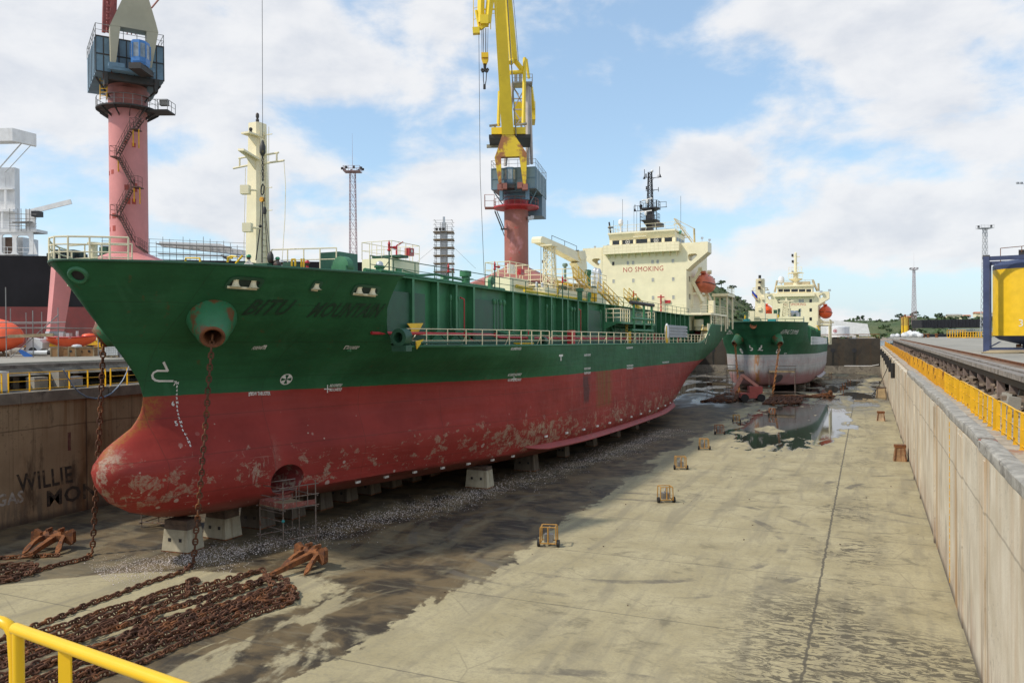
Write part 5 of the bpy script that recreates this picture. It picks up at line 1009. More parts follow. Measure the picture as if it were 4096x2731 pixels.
# jib head with hook block, hung from the top of the boom
jh=MB(); y_=-14
for a0,b0,a1,b1,wd in((105,-40,95,290,.75),(215,-40,180,290,.75),(245,-20,200,250,.4),(120,-10,130,210,.3)): jh.bar(Q(zb4,a0,b0,y_),Q(zb4,a1,b1,y_),wd)
q0,q1=Q(zb4,92,320,y_),Q(zb4,190,215,y_); jh.box(q0.x,q1.x,y_-.8,y_+.8,q0.z,q1.z); jh.bar(Q(zb4,90,360,y_),Q(zb4,185,290,y_),.5); jh.bar(Q(zb4,0,392,y_),Q(zb4,85,385,y_),.9); jh.bar(Q(zb4,40,140,y_),Q(zb4,85,380,y_),.3); jh.bar(Q(zb4,110,130,y_),Q(zb4,275,128,y_),.2)
jh.obj('jib_head',M_jib,cr,ang=0)
b=MB(); b.rail([Q(zb4,10,385,y_+1),Q(zb4,85,360,y_+1)],5.0,3,.9,.06); b.rail([Q(zb4,215,368,y_),Q(zb4,285,362,y_)],7.0,3,1.0,.07); b.objs('head_rail',M_jib,cr)
b=MB()
for a0,a1 in((105,110),(120,126),(130,126),(150,150),(160,158),(184,176)): b.tube(Q(zb4,a0,355,y_),Q(zb4,a1,660,y_),.035,4)
b.tube(Q(zb4,73,400,y_),Q(za,250,1000,y_),.035,4); b.tube(Q(za,250,1000,y_),Q(za,268,1560,y_),.035,4); b.tube(Q(zb4,487,-60,0),Q(zb4,560,900,1),.04,4); b.objs('hoist_rope',M_dark,cr)
hb=MB(); q0,q1=Q(zb4,102,720,y_),Q(zb4,186,660,y_); hb.box(q0.x,q1.x,y_-.6,y_+.6,q0.z,q1.z); hb.prism([Q(zb4,104,720,y_-.5),Q(zb4,184,720,y_-.5),Q(zb4,160,775,y_-.5),Q(zb4,122,775,y_-.5)],(0,1,0)); hbo=hb.obj('hook_block',M_yel,cr,ang=0)
b=MB(); b.tube(Q(zb4,143,770,y_),Q(zb4,142,850,y_),.28,8,.2)
for sx in(-1,1): b.path([Q(zb4,142+sx*t_[0],t_[1],y_) for t_ in((2,840),(14,872),(28,875),(38,855),(26,838))],.2,6)
b.path([Q(zb4,122,880,y_),Q(zb4,124,980,y_),Q(zb4,136,1075,y_)],.07,5); b.path([Q(zb4,162,880,y_),Q(zb4,156,980,y_),Q(zb4,136,1075,y_)],.07,5); b.tube(Q(zb4,136,1030,y_),Q(zb4,136,1085,y_),.2,6); b.obj('hook',M_dark,hbo)
b=MB(); b.bar(Q(zb5,10,380,0),Q(zb5,225,375,0),.5); b.obj('outrigger_beam',M_olive,cr,ang=0)
# scaffold wrapped mast beyond the deck
q=D(1779,1340,165); t_=thing('scaffold_tower','silver mast wrapped in tube scaffolding beyond the deck amidships','scaffold tower',(q.x,q.y,9.3),yaw); s=165/3185
zm=lambda v: CAMH+(1340-v)*s-9.3
b=MB(); b.box(-.75,.75,-.6,.6,0,zm(925)); b.box(-.4,.4,-.4,.4,zm(925),zm(890)); b.tube((0,0,zm(892)),(0,0,zm(868)),.25,8); b.obj('mast',M_silver,t_,ang=0)
b=MB(); w_=1.75
for sx in(-1,-.33,.33,1):
    for sy in(-1,1): b.tube((sx*w_,sy*w_,0),(sx*w_,sy*w_,zm(885+10*abs(sx)*3)),.05,4)
for i in range(30):
    z_=1+i*(zm(890)/30)
    for sy in(-1,1): b.tube((-w_-.3,sy*w_,z_),(w_+.3,sy*w_,z_),.045,4); b.tube((sy*w_,-w_-.3,z_+.1),(sy*w_,w_+.3,z_+.1),.045,4)
b.obj('scaffold_frame',M_steel,t_); b=MB()
for v in(933,963,995,1026,1057,1090): b.box(-w_-.35,w_+.35,-w_,w_,zm(v),zm(v)+.16)
b.objs('plank_deck',M_wood,t_,ang=0); b=MB()
for dx in(-1.3,-.6,.1): b.cbox((dx,-w_-.3,zm(922)),(.5,.4,.5))
b.objs('floodlight',M_dark,t_,ang=0); b=MB(); b.tube((-w_,0,zm(985)),(-8,0,zm(1085)),.03,4); b.tube((w_,0,zm(985)),(6.5,0,zm(1075)),.03,4); b.objs('guy_wire',M_steel,t_)
# ================================================================== SHIPS
def pchip(xs,ys,x):
    xs=np.array(xs,float); ys=np.array(ys,float); h=np.diff(xs); d=np.diff(ys)/h; m=np.zeros_like(ys)
    for i in range(1,len(xs)-1):
        if d[i-1]*d[i]>0: w1=2*h[i]+h[i-1]; w2=h[i]+2*h[i-1]; m[i]=(w1+w2)/(w1/d[i-1]+w2/d[i])
    m[0]=d[0]; m[-1]=d[-1]
    x=np.clip(np.asarray(x,float),xs[0],xs[-1]); i=np.clip(np.searchsorted(xs,x)-1,0,len(h)-1); t_=(x-xs[i])/h[i]
    return ys[i]*(1+2*t_)*(1-t_)**2+m[i]*h[i]*t_*(1-t_)**2+ys[i+1]*t_*t_*(3-2*t_)+m[i+1]*h[i]*t_*t_*(t_-1)
class Hull:
    def __init__(s,stem,keys,nu=150,pw=1.7):
        s.stem=stem; s.U=np.linspace(0,1,nu)**pw; s.hk=[k for k,_ in keys]; S=[];Pp=[]
        for h,pts in keys:
            st=float(np.interp(h,[q[0] for q in stem],[q[1] for q in stem])); xs=[st]+[q[0] for q in pts]; ps=[0.0]+[q[1] for q in pts]
            # square-root nose so that the stem is rounded
            u_s=st+(xs[-1]-st)*s.U; xr=np.array(xs)-st; ur=u_s-st
            S.append(u_s); Pp.append(pchip(xr**.6,ps,ur**.6))
        s.S=np.array(S); s.P=np.array(Pp)
    def row(s,h):
        h=float(h); Sx=pchip_col(s.hk,s.S,h); st=float(np.interp(h,[q[0] for q in s.stem],[q[1] for q in s.stem])); end=Sx[-1]
        return st+(end-st)*s.U, np.maximum(0,pchip_col(s.hk,s.P,h))
    def half(s,sx,h):
        a,p=s.row(h); return float(np.interp(sx,a,p))
def pchip_col(hk,A,h):
    hk=np.array(hk); h=min(max(h,hk[0]),hk[-1]); i=int(np.clip(np.searchsorted(hk,h)-1,0,len(hk)-2)); d=np.diff(A,axis=0)/np.diff(hk)[:,None]
    def slope(j):
        if j==0: return d[0]
        if j==len(hk)-1: return d[-1]
        a,b_=d[j-1],d[j]; return np.where(a*b_>0,2*a*b_/(a+b_+1e-12),0)
    H_=hk[i+1]-hk[i]; t_=(h-hk[i])/H_
    return A[i]*(1+2*t_)*(1-t_)**2+slope(i)*H_*t_*(1-t_)**2+A[i+1]*t_*t_*(3-2*t_)+slope(i+1)*H_*t_*t_*(t_-1)
# ---------------------------------------------------------- ship one: frame (x to port, y aft, z up from the keel)
A1=rad(1.7); O1=V(-32.8,31.8,1.65)
AFT=V(math.sin(A1),math.cos(A1),-.009); PORT=V(math.cos(A1),-math.sin(A1),0); UPS=PORT.cross(AFT).normalized(); AFT.normalize()
M1=Matrix((( PORT.x,AFT.x,UPS.x,O1.x),(PORT.y,AFT.y,UPS.y,O1.y),(PORT.z,AFT.z,UPS.z,O1.z),(0,0,0,1))); M1I=M1.inverted(); M1I3=M1I.to_3x3()
C1=M1I@CAM
def sray(a,b_): return M1I3@ray(a,b_)
def at_s(a,b_,s_): d=sray(a,b_); q=C1+d*((s_-C1.y)/d.y); return q          # meet a transverse plane of the ship
def at_p(a,b_,p_): d=sray(a,b_); return C1+d*((p_-C1.x)/d.x)               # meet a fore-and-aft plane
def at_h(a,b_,h_): d=sray(a,b_); return C1+d*((h_-C1.z)/d.z)
stem1=[(0,-.2),(.12,-1.2),(.34,-2.4),(.86,-3.95),(1.48,-5.0),(2.2,-5.55),(2.95,-5.72),(3.35,-5.65),(4.0,-5.25),(4.4,-4.75),(4.97,-3.85),(5.5,-3.4),(5.87,-3.25),(6.47,-3.17),(7.18,-3.4),(7.84,-3.83),(8.5,-4.35),(9.45,-5.15),(10.67,-6.1),(11.93,-7.05),(12.85,-7.85)]
keys1=[(0,[(1.5,.8),(4,1.3),(10,3.0),(16,4.6),(22,6.2),(30,7.6),(40,8.2),(55,8.0),(64,6.6),(72,4.3),(80,2.0),(88,.7),(96,.4)]),
(.34,[(-1.4,.9),(0,1.7),(2.6,2.3),(12.7,4.2),(16.2,5.4),(20.5,6.7),(26,7.8),(34,8.6),(46,8.8),(58,8.5),(68,6.6),(76,4.2),(84,2.0),(90,.8),(96,.4)]),
(.86,[(-3,1.0),(-1.5,1.7),(0,2.1),(2.6,2.8),(10,4.6),(16,6.3),(22,8.1),(28,9.0),(36,9.4),(58,9.1),(68,7.8),(76,5.4),(84,2.9),(90,1.3),(97,.4)]),
(1.5,[(-4.5,.85),(-3.5,1.4),(-1,2.15),(2,2.85),(8,4.2),(14,6.0),(20,7.8),(26,9.1),(34,9.75),(58,9.6),(68,8.5),(76,6.2),(84,3.6),(90,1.8),(98,.4)]),
(2.95,[(-5.35,.95),(-4.6,1.45),(-3.3,1.85),(-1.8,2.15),(0,2.45),(4,3.3),(9,4.8),(14,6.4),(20,8.3),(26,9.4),(32,9.8),(60,9.78),(68,9.2),(76,7.6),(84,5.2),(91,2.6),(98,.5)]),
(4.0,[(-4.9,.6),(-4,1.0),(-2,1.55),(0,2.0),(4,3.0),(9,4.55),(14,6.2),(20,8.2),(26,9.4),(32,9.8),(62,9.8),(70,9.3),(78,7.9),(86,5.7),(93,3.2),(99,.7)]),
(4.97,[(-3,.55),(-1.5,1.05),(0,1.5),(3,2.4),(6,3.3),(10,4.6),(14,6.1),(20,8.1),(26,9.4),(31,9.8),(64,9.8),(72,9.4),(80,8.2),(88,6.4),(95,4.2),(101,1.5)]),
(6.45,[(-1.7,.5),(.4,1.25),(2.8,2.07),(5.3,3.05),(9,4.4),(12.5,5.65),(15.5,6.7),(19,7.9),(24,9.1),(30,9.8),(68,9.8),(76,9.5),(84,8.6),(92,7.3),(98,5.8),(103,3.5)]),
(8.5,[(-3,.75),(-1,1.7),(2,3.2),(6,5.2),(10,7.1),(14,8.5),(18,9.3),(24,9.8),(74,9.8),(84,9.5),(92,8.9),(99,8.0),(104,6.5)]),
(10.67,[(-5,1.35),(-3.5,2.6),(-1,4.2),(2,5.9),(6,7.6),(10,8.8),(14,9.5),(20,9.8),(78,9.8),(88,9.6),(96,9.2),(105,8.4)]),
(12.85,[(-7.3,1.15),(-6.6,2.1),(-4.8,3.9),(-3.1,5.1),(-.4,6.6),(2.9,8.0),(6,9.1),(10,9.7),(14,9.8),(78,9.8),(88,9.7),(96,9.5),(106,9.0)])]
H1=Hull(stem1,keys1)
MAIN=8.85
def top1(s_):
    return MAIN
tk=thing('tanker_ship','large green and red tanker with bulbous bow and NO SMOKING on its bridge front','ship',M=M1)
def hull_rows(H,hs):
    P_=[];S_=[]
    for h in hs:
        s_,p_=H.row(h); P_.append([V(p,s,h) for s,p in zip(s_,p_)]); S_.append([V(-p,s,h) for s,p in zip(s_,p_)])
    return P_,S_
TUN=(3.6,1.5,.92)      # bow thruster tunnel: s, h, radius
def build_hull(H,hs,tun):
    b=MB(); P_,S_=hull_rows(H,hs); m=len(P_[0])
    for side,rows in((1,P_),(-1,S_)):
        o=len(b.v); b.v+=[tuple(q) for r in rows for q in r]
        for i in range(len(rows)-1):
            for j in range(m-1):
                ids=(o+i*m+j,o+i*m+j+1,o+(i+1)*m+j+1,o+(i+1)*m+j)
                if tun:
                    cs=sum(b.v[k_][1] for k_ in ids)/4; ch=sum(b.v[k_][2] for k_ in ids)/4
                    if ((cs-tun[0])/1.25)**2+(ch-tun[1])**2<(1.28*tun[2])**2: continue
                b.f.append(ids if side>0 else ids[::-1])
    r0=P_[0]; r1=S_[0]; o=len(b.v); b.v+=[tuple(q) for q in r0]+[tuple(q) for q in r1]
    for j in range(m-1): b.f.append((o+j,o+m+j,o+m+j+1,o+j+1))
    # stern closure
    o=len(b.v); n=len(P_); b.v+=[tuple(r[-1]) for r in P_]+[tuple(r[-1]) for r in S_]
    for i in range(n-1): b.f.append((o+i,o+i+1,o+n+i+1,o+n+i))
    return b
def ship_hull_mat(name,bl,green,redc,kind):
    m=bpy.data.materials.new(name); m.use_nodes=True; t=NT(m.node_tree)
    oc=t.node('ShaderNodeTexCoord').outputs['Object']; x,y,z=t.sep(oc)
    n=t.noise(oc,.35,6,.6); nf=t.noise(oc,2.5,6,.65)
    g=t.mix(t.step(n,.3,.7),tuple(q*.82 for q in green),tuple(q*1.18 for q in green))
    # roller patches and long horizontal plating sheen painted into the colour
    pl_=t.noise(t.map(oc,(.12,.12,1.1)),1.2,5,.6); g=t.mix(t.math('MULTIPLY',t.step(pl_,.45,.7),.35),g,tuple(q*.62 for q in green))
    pa=t.noise(t.map(oc,(.5,.5,.22),loc=(7,3,1)),1.0,5,.6,.8); g=t.mix(t.math('MULTIPLY',t.step(pa,.56,.66),.45),g,(green[0]*1.7,green[1]*1.28,green[2]*1.5))
    vs_=t.noise(t.map(oc,(1.7,1.7,.10),loc=(3,1,4)),1.0,6,.65); g=t.mix(t.math('MULTIPLY',t.step(vs_,.64,.72),.5),g,(.11,.055,.02))
    if kind==1:
        r=t.mix(t.step(n,.3,.7),tuple(q*.82 for q in redc),tuple(q*1.15 for q in redc))
        hs_=t.noise(t.map(oc,(.1,.1,1.6)),1.0,4,.6); r=t.mix(t.math('MULTIPLY',t.step(hs_,.45,.68),.35),r,(redc[0]*1.05,redc[1]*1.5,redc[2]*1.6))  # horizontal sheen painted into the red as paler bands
        lowz=t.math('MULTIPLY',t.step(z,5.2,2.6),t.step(z,.25,.9))
        band=t.math('MULTIPLY',t.step(z,3.9,2.4),t.step(z,.6,1.4))
        # scuffed bare patches
        sc1=t.noise(t.map(oc,(1,.8,1.25)),1.25,10,.74,.3); sc2=t.noise(t.map(oc,(1.1,.8,.75),loc=(2,5,1)),1.5,10,.77,.5); reg=t.noise(oc,.16,3,.5)
        fwd=t.math('MULTIPLY',t.step(y,7,-2),.5); mid=t.math('MULTIPLY',t.step(y,16,26),t.step(y,84,70))
        thr=t.math('SUBTRACT',.66,t.math('ADD',t.math('MULTIPLY',band,.085),t.math('ADD',t.math('MULTIPLY',t.math('MULTIPLY',fwd,lowz),.055),t.math('MULTIPLY',t.math('MULTIPLY',mid,lowz),.05))))
        thr=t.math('SUBTRACT',thr,t.math('MULTIPLY',t.math('SUBTRACT',reg,.5),.25))
        mk=t.math('MULTIPLY',t.step(t.math('SUBTRACT',sc1,thr),0,.02),lowz); brk=t.step(t.noise(oc,5.5,5,.75),.40,.56); r=t.mix(t.math('MULTIPLY',mk,t.math('ADD',.25,t.math('MULTIPLY',brk,.5))),r,(.37,.275,.195))
        mk2=t.math('MULTIPLY',t.math('MULTIPLY',t.step(t.math('SUBTRACT',sc2,thr),.0,.03),mid),t.math('MULTIPLY',lowz,.9))
        vsc=t.step(t.noise(t.map(oc,(5,5,.5)),1.0,5,.7),.46,.56); r=t.mix(t.math('MULTIPLY',mk2,t.math('MULTIPLY',vsc,.8)),r,(.44,.33,.22))
        # fine vertical drip streaks on the parallel body
        dr=t.math('MULTIPLY',t.step(t.noise(t.map(oc,(3.6,3.6,.22),loc=(1,2,8)),1.0,6,.7),.62,.66),t.math('MULTIPLY',t.step(y,24,36),t.step(z,6.2,5.0))); r=t.mix(t.math('MULTIPLY',dr,.55),r,(.48,.36,.28))
        # round scars where fouling was knocked off
        d1=t.vor(oc,1.05); sz=t.noise(oc,.5,3,.5); dots=t.math('MULTIPLY',t.step(t.math('SUBTRACT',d1,t.math('MULTIPLY',t.math('SUBTRACT',sz,.42),.75)),.045,.02),t.math('MULTIPLY',lowz,t.step(y,30,16))); r=t.mix(t.math('MULTIPLY',dots,.8),r,(.50,.40,.34))
        d2=t.vor(t.map(oc,loc=(3,3,3)),2.3); dots2=t.math('MULTIPLY',t.step(t.math('SUBTRACT',d2,t.math('MULTIPLY',t.math('SUBTRACT',sz,.50),.7)),.04,.015),t.math('MULTIPLY',t.step(z,5.6,4.5),t.step(y,22,8))); r=t.mix(t.math('MULTIPLY',dots2,.8),r,(.52,.42,.34))
        # scraping lines
        ln=t.noise(t.map(oc,(.35,.35,5.0),rot=(0,0,0)),1.0,5,.7); r=t.mix(t.math('MULTIPLY',t.math('MULTIPLY',t.step(ln,.61,.66),band),.5),r,(.42,.26,.2))
        r=t.mix(t.math('MULTIPLY',t.step(z,1.05,.45),.5),r,(.16,.11,.075))
        # rust stain running down amidships and old boot-top stains
        yw=t.math('ADD',y,t.math('MULTIPLY',t.math('SUBTRACT',t.noise(t.map(oc,(1,1.4,.25)),1.3,5,.7),.5),2.4))
        st=t.math('MULTIPLY',t.math('MULTIPLY',t.step(yw,35.6,36.3),t.step(yw,40.6,39.6)),t.math('MULTIPLY',t.step(z,2.9,3.6),t.step(z,6.6,6.4)))
        r=t.mix(t.math('MULTIPLY',st,t.math('ADD',.35,t.math('MULTIPLY',t.step(t.noise(t.map(oc,(2.6,2.6,.18)),1.0,5,.6),.4,.6),.6))),r,(.20,.085,.025))
        st2=t.math('MULTIPLY',t.math('MULTIPLY',t.step(yw,32.6,33),t.step(yw,34.3,33.9)),t.math('MULTIPLY',t.step(z,3.6,4.2),t.step(z,6.4,6.0))); r=t.mix(t.math('MULTIPLY',st2,.75),r,(.06,.03,.03))
        # rusty stem
        rs=t.math('MULTIPLY',t.step(t.math('ADD',t.math('ABSOLUTE',x),t.math('MULTIPLY',t.math('SUBTRACT',nf,.5),.55)),.55,.12),t.math('MULTIPLY',t.step(z,3.0,3.9),t.math('MULTIPLY',t.step(z,6.6,6.2),t.step(y,1,-1))))
        r=t.mix(t.math('MULTIPLY',rs,t.math('ADD',.2,t.math('MULTIPLY',t.step(t.noise(oc,6,7,.75),.42,.56),.7))),r,(.30,.115,.025))
        nose=t.math('MULTIPLY',t.step(t.math('ADD',y,t.math('MULTIPLY',t.math('SUBTRACT',nf,.5),2.5)),-4.5,-5.5),t.step(sc1,.50,.57)); r=t.mix(t.math('MULTIPLY',nose,t.math('ADD',.2,t.math('MULTIPLY',brk,.5))),r,(.37,.25,.16))
        pw_=t.math('MULTIPLY',t.step(t.noise(t.map(oc,loc=(4,4,0)),.45,6,.7,.6),.54,.58),t.math('MULTIPLY',t.step(y,3.5,1.5),t.math('MULTIPLY',t.step(z,1.2,2.0),t.step(z,4.4,3.4)))); r=t.mix(t.math('MULTIPLY',pw_,t.math('ADD',.3,t.math('MULTIPLY',brk,.5))),r,(.40,.31,.24))
    else:
        r=t.mix(t.step(n,.3,.7),(.40,.40,.395),(.54,.52,.50))
        rr_=t.step(t.math('ADD',z,t.math('MULTIPLY',t.math('SUBTRACT',t.noise(t.map(oc,(.9,.9,.2)),1.0,6,.65),.5),3.4)),3.1,1.3); r=t.mix(t.math('MULTIPLY',rr_,.8),r,(.36,.13,.13))
        bd=t.step(t.math('ABSOLUTE',t.math('SUBTRACT',z,4.3)),1.0,.2); r=t.mix(t.math('MULTIPLY',bd,t.math('MULTIPLY',t.step(nf,.4,.6),.4)),r,(.45,.22,.2))
        ru=t.math('MULTIPLY',t.step(t.math('ABSOLUTE',x),.75,.1),t.step(y,3,.2)); r=t.mix(t.math('MULTIPLY',ru,t.math('MULTIPLY',t.step(t.noise(t.map(oc,(2,2,.4)),1.0,5,.6),.42,.52),.9)),r,(.42,.19,.06))
        vst=t.noise(t.map(oc,(1.6,1.6,.14)),1.0,5,.6); r=t.mix(t.math('MULTIPLY',t.step(vst,.58,.68),.4),r,(.25,.2,.18))
    zb_=t.math('ADD',z,t.math('ADD',t.math('MULTIPLY',t.math('SUBTRACT',nf,.5),.09),t.math('MULTIPLY',t.math('SUBTRACT',n,.5),.10)))
    c=t.mix(t.step(zb_,bl-.02,bl+.02),r,g)
    ed=t.math('MULTIPLY',t.step(t.noise(t.map(oc,(1.3,1.3,.5)),1.4,7,.7),.62,.68),t.step(z,8.3,8.9)); c=t.mix(t.math('MULTIPLY',ed,.35),c,(.13,.06,.03))
    sy=t.step(t.math('PINGPONG',t.math('ADD',y,3.2),3.0),.035,.012); sz_=t.step(t.math('PINGPONG',t.math('ADD',z,.35),.95),.035,.012); seam=t.math('MAXIMUM',sy,sz_); c=t.mix(t.math('MULTIPLY',seam,.28),c,(.02,.03,.02))
    bmp=t.node('ShaderNodeBump',{'Strength':.30,'Distance':.25,'Height':t.math('SUBTRACT',t.math('ADD',t.math('MULTIPLY',t.noise(t.map(oc,(.25,.25,1.5)),1.0,3,.5),.8),t.math('ADD',t.math('MULTIPLY',t.noise(t.map(oc,(.6,.9,.7)),1.5,2,.5),.5),t.math('MULTIPLY',nf,.06))),t.math('MULTIPLY',seam,.03))})
    p=t.node('ShaderNodeBsdfPrincipled',{'Base Color':c,'Roughness':.58,'Specular IOR Level':.22}); t.l.new(bmp.outputs[0],p.inputs['Normal'])
    t.l.new(p.outputs[0],t.node('ShaderNodeOutputMaterial').inputs[0]); return m
M_h1=ship_hull_mat('tanker_hull_paint',6.45,(.024,.112,.045),(.29,.036,.028),1)
hs=[0,.1,.2,.34,.5,.68,.86,1.05,1.25,1.5,1.75,2.0,2.3,2.6,2.95,3.3,3.65,4.0,4.3,4.65,4.97,5.3,5.65,6.0,6.45,6.9,7.3,7.7,8.1,8.5,MAIN]
hb=build_hull(H1,hs,TUN)
# forecastle shell and poop bulwark rise above the main deck
SEC=[(8.85,8.7),(9.0,8.3),(9.35,8.0),(9.6,7.55),(10.3,6.9),(11.1,6.3),(11.9,6.15),(12.5,6.1),(12.82,6.35)]
def shell(H,s0f,s1f,hs_,n,b,closed_front=True):
    for side in(1,-1):
        rows=[]
        for h in hs_:
            a0=s0f(h); a1=s1f(h); us=np.linspace(0,1,n)**(1.7 if closed_front else 1); rows.append([V(side*H.half(a0+(a1-a0)*u,h),a0+(a1-a0)*u,h) for u in us])
        b.grid(rows if side>0 else [r[::-1] for r in rows])
sf=lambda h: float(np.interp(h,[q[0] for q in stem1],[q[1] for q in stem1]))
fh=[8.85,9.0,9.2,9.4,9.7,10.0,10.3,10.67,11.0,11.4,11.8,12.2,12.5,12.82]
shell(H1,sf,lambda h:float(np.interp(h,[q[0] for q in SEC],[q[1] for q in SEC])),fh,60,hb)
PO=[(8.85,77.5),(9.1,79.6),(9.5,81.2),(10.1,82.6),(10.8,84.0),(11.5,85.2)]
sternu=lambda h: float(np.interp(h,[8.85,11.5],[104.2,105.5]))
ph=[8.85,9.1,9.5,10.1,10.8,11.5]
shell(H1,lambda h:float(np.interp(h,[q[0] for q in PO],[q[1] for q in PO])),sternu,ph,24,hb,False)
hb.grid([[V(x_*H1.half(sternu(h),h),sternu(h),h) for x_ in(-1,-.5,0,.5,1)] for h in ph])
hull1=hb.obj('hull',M_h1,tk,ang=35)
# thruster tunnel: conforming rim and inner tube
def onhull(s_,h_,off=.0): 
    p=H1.half(s_,h_); e=.05; ds=(H1.half(s_+e,h_)-H1.half(s_-e,h_))/(2*e); dh=(H1.half(s_,h_+e)-H1.half(s_,max(0,h_-e)))/(2*e); n=V(1,-ds,-dh).normalized(); return V(p,s_,h_)+n*off
for sd in(1,-1):
    b=MB(); rows=[]
    for k_ in range(40):
        a=2*PI*k_/40; c,s_=math.cos(a),math.sin(a); r0,r1,r2=TUN[2]*.93,TUN[2]*1.02,TUN[2]*1.55
        rows.append([onhull(TUN[0]+1.25*r0*c,max(.02,TUN[1]+r0*s_),-.10),onhull(TUN[0]+1.25*r0*c,max(.02,TUN[1]+r0*s_),.03),onhull(TUN[0]+1.25*r1*c,max(.02,TUN[1]+r1*s_),.045),onhull(TUN[0]+1.25*r2*c,max(.02,TUN[1]+r2*s_),.006)])
    rows.append(rows[0]); b.grid([[V(q.x*sd,q.y,q.z) for q in r] for r in rows][::sd]); b.obj('tunnel_rim',M_h1,tk,ang=45)
b=MB(); rows=[]
for k_ in range(33): 
    a=2*PI*k_/32; q=onhull(TUN[0]+1.25*TUN[2]*.93*math.cos(a),max(.05,TUN[1]+TUN[2]*.93*math.sin(a)),-.05); rows.append([V(q.x,q.y,q.z),V(.3,q.y*.6+TUN[0]*.4,q.z*.6+TUN[1]*.4)])
b.grid(rows); rows=[[V(-r[0].x,r[0].y,r[0].z),V(-r[1].x,r[1].y,r[1].z)] for r in rows][::-1]; b.grid(rows); b.obj('thruster_tunnel',mat('scarred_tunnel_red',(.20,.03,.03),.7,var=.3,vs=1.5,dirt=((.34,.28,.22),.9,.5,2.2)),tk,ang=50)
# decks
def deck(H,s0,s1,h,n,m,name,inset=.03):
    b=MB(); rows=[]
    for i in range(n+1): s_=s0+(s1-s0)*i/n; p=max(.05,H.half(s_,h)-inset); rows.append([V(-p,s_,h),V(0,s_,h+.12),V(p,s_,h)])
    b.grid(rows); return b.obj(name,m,tk,ang=0)
deck(H1,-3.0,103.5,8.55,70,M_dgreen,'main_deck'); deck(H1,-6.9,6.3,11.75,24,M_dgreen,'forecastle_deck'); deck(H1,83,105,10.6,14,M_dgreen,'poop_deck')
b=MB(); b.box(-5.6,5.6,6.1,6.25,8.6,11.7); b.obj('forecastle_bulkhead',M_green,tk,ang=0)
# bulwark cap rail
b=MB()
for sd in(1,-1): b.path([V(sd*(H1.half(s_,12.82)),s_,12.83) for s_ in sf(12.82)+(6.35-sf(12.82))*np.linspace(0.0005,1,50)**1.7],.07,6)
b.obj('bulwark_cap',M_dgreen,tk)
b=MB()
for sd in(1,-1): b.path([V(sd*(H1.half(s_,8.85)+.01),s_,8.86) for s_ in np.linspace(8.6,77.5,40)],.06,6); b.path([V(sd*H1.half(q[1],q[0]),q[1],q[0]) for q in PO]+[V(sd*H1.half(s_,11.5),s_,11.52) for s_ in np.linspace(86,105.4,16)],.06,6)
b.objs('deck_edge_bar',M_green,tk)
# bilge keels
for sd in(1,-1):
    b=MB(); rows=[]
    for s_ in np.linspace(23.5,72,40):
        h0=.95+ .0009*(s_-46)**2*.6; q=onhull(s_,h0); n=V(.78,0,-.62); w_=.55*min(1,(s_-23.2)/2.2,(72.4-s_)/2.5); rows.append([q-n*.1+V(0,0,.03),q+n*w_+V(0,0,.03),q+n*w_-V(0,0,.03),q-n*.1-V(0,0,.03)])
    b.grid([[V(x_.x*sd,x_.y,x_.z) for x_ in r] for r in rows],True); b.obj('bilge_keel',mat('bilge_keel_red',(.33,.06,.055),.6,var=.15,dirt=((.4,.3,.24),.6,.6,1.5)),tk,ang=40)
# sacrificial anodes
b=MB()
for s_ in list(np.arange(9,24,2.3))+list(np.arange(26,78,3.4)):
    h0=.62 if s_<24 else 1.55+.0006*(s_-46)**2; q=onhull(s_,h0,.05); b.cbox(q,(.12,.42,.14))
b.objs('hull_anode',M_mark,tk,ang=0)
# rudder and propeller
b=MB(); b.prism([V(-.25,98.5,.6),V(-.25,101.5,.6),V(-.25,102,5.4),V(-.25,98.8,5.4)],(.5,0,0)); b.obj('rudder',M_red2,tk,ang=0)
b=MB(); Mx=Matrix.Translation((0,97.4,2.4))@Matrix.Rotation(-PI/2,4,'X'); b.lathe([(.45,-.5),(.4,.3),(.1,.8)],Mx,12)
for i in range(4):
    a=i*PI/2+.4; c,s_=math.cos(a),math.sin(a); b.add([V(c*.3-s_*.2,97.2,2.4+s_*.3+c*.2),V(c*1.2-s_*.6,97.0,2.4+s_*1.2+c*.6),V(c*1.9,97.4,2.4+s_*1.9),V(c*1.2+s_*.5,97.7,2.4+s_*1.2-c*.5),V(c*.3+s_*.2,97.6,2.4+s_*.3-c*.2)],[(0,1,2,3,4)])
b.obj('propeller',mat('bronze',(.25,.17,.07),.4,.8),tk)
# hawse bolsters (anchor housings)
M_bol=mat('bolster_paint',(.035,.175,.075),.5,var=.15,vs=.6,rust=((.17,.06,.02),.95,.525,.75))
M_bolr=mat('rusted_bolster_lip',(.16,.055,.02),.8,var=.4,vs=1.5)
hc=V(3.3,-1.9,10.35); ht=V(4.42,-2.92,9.38); HT={}
for sd in(1,-1):
    c_=V(hc.x if sd>0 else -2.7,hc.y,hc.z); e_=V(ht.x if sd>0 else -3.55,ht.y,ht.z); ax=(e_-c_); L=ax.length; Mx=Matrix.Translation(c_)@ax.to_track_quat('Z','Y').to_matrix().to_4x4()
    b=MB(); b.lathe([(1.22,-1.2),(1.19,.05),(1.10,.4),(.93,.85),(.74,L-.3),(.58,L-.05)],Mx,28,False); hp=b.obj('hawse_bolster',M_bol,tk,ang=60)
    b=MB(); b.lathe([(.59,L-.06),(.54,L+.05),(.46,L+.04),(.40,L-.1),(.38,.2)],Mx,24,False); b.obj('hawse_lip',M_bolr,hp,ang=60); HT[sd]=Mx@V(0,0,L-.25)
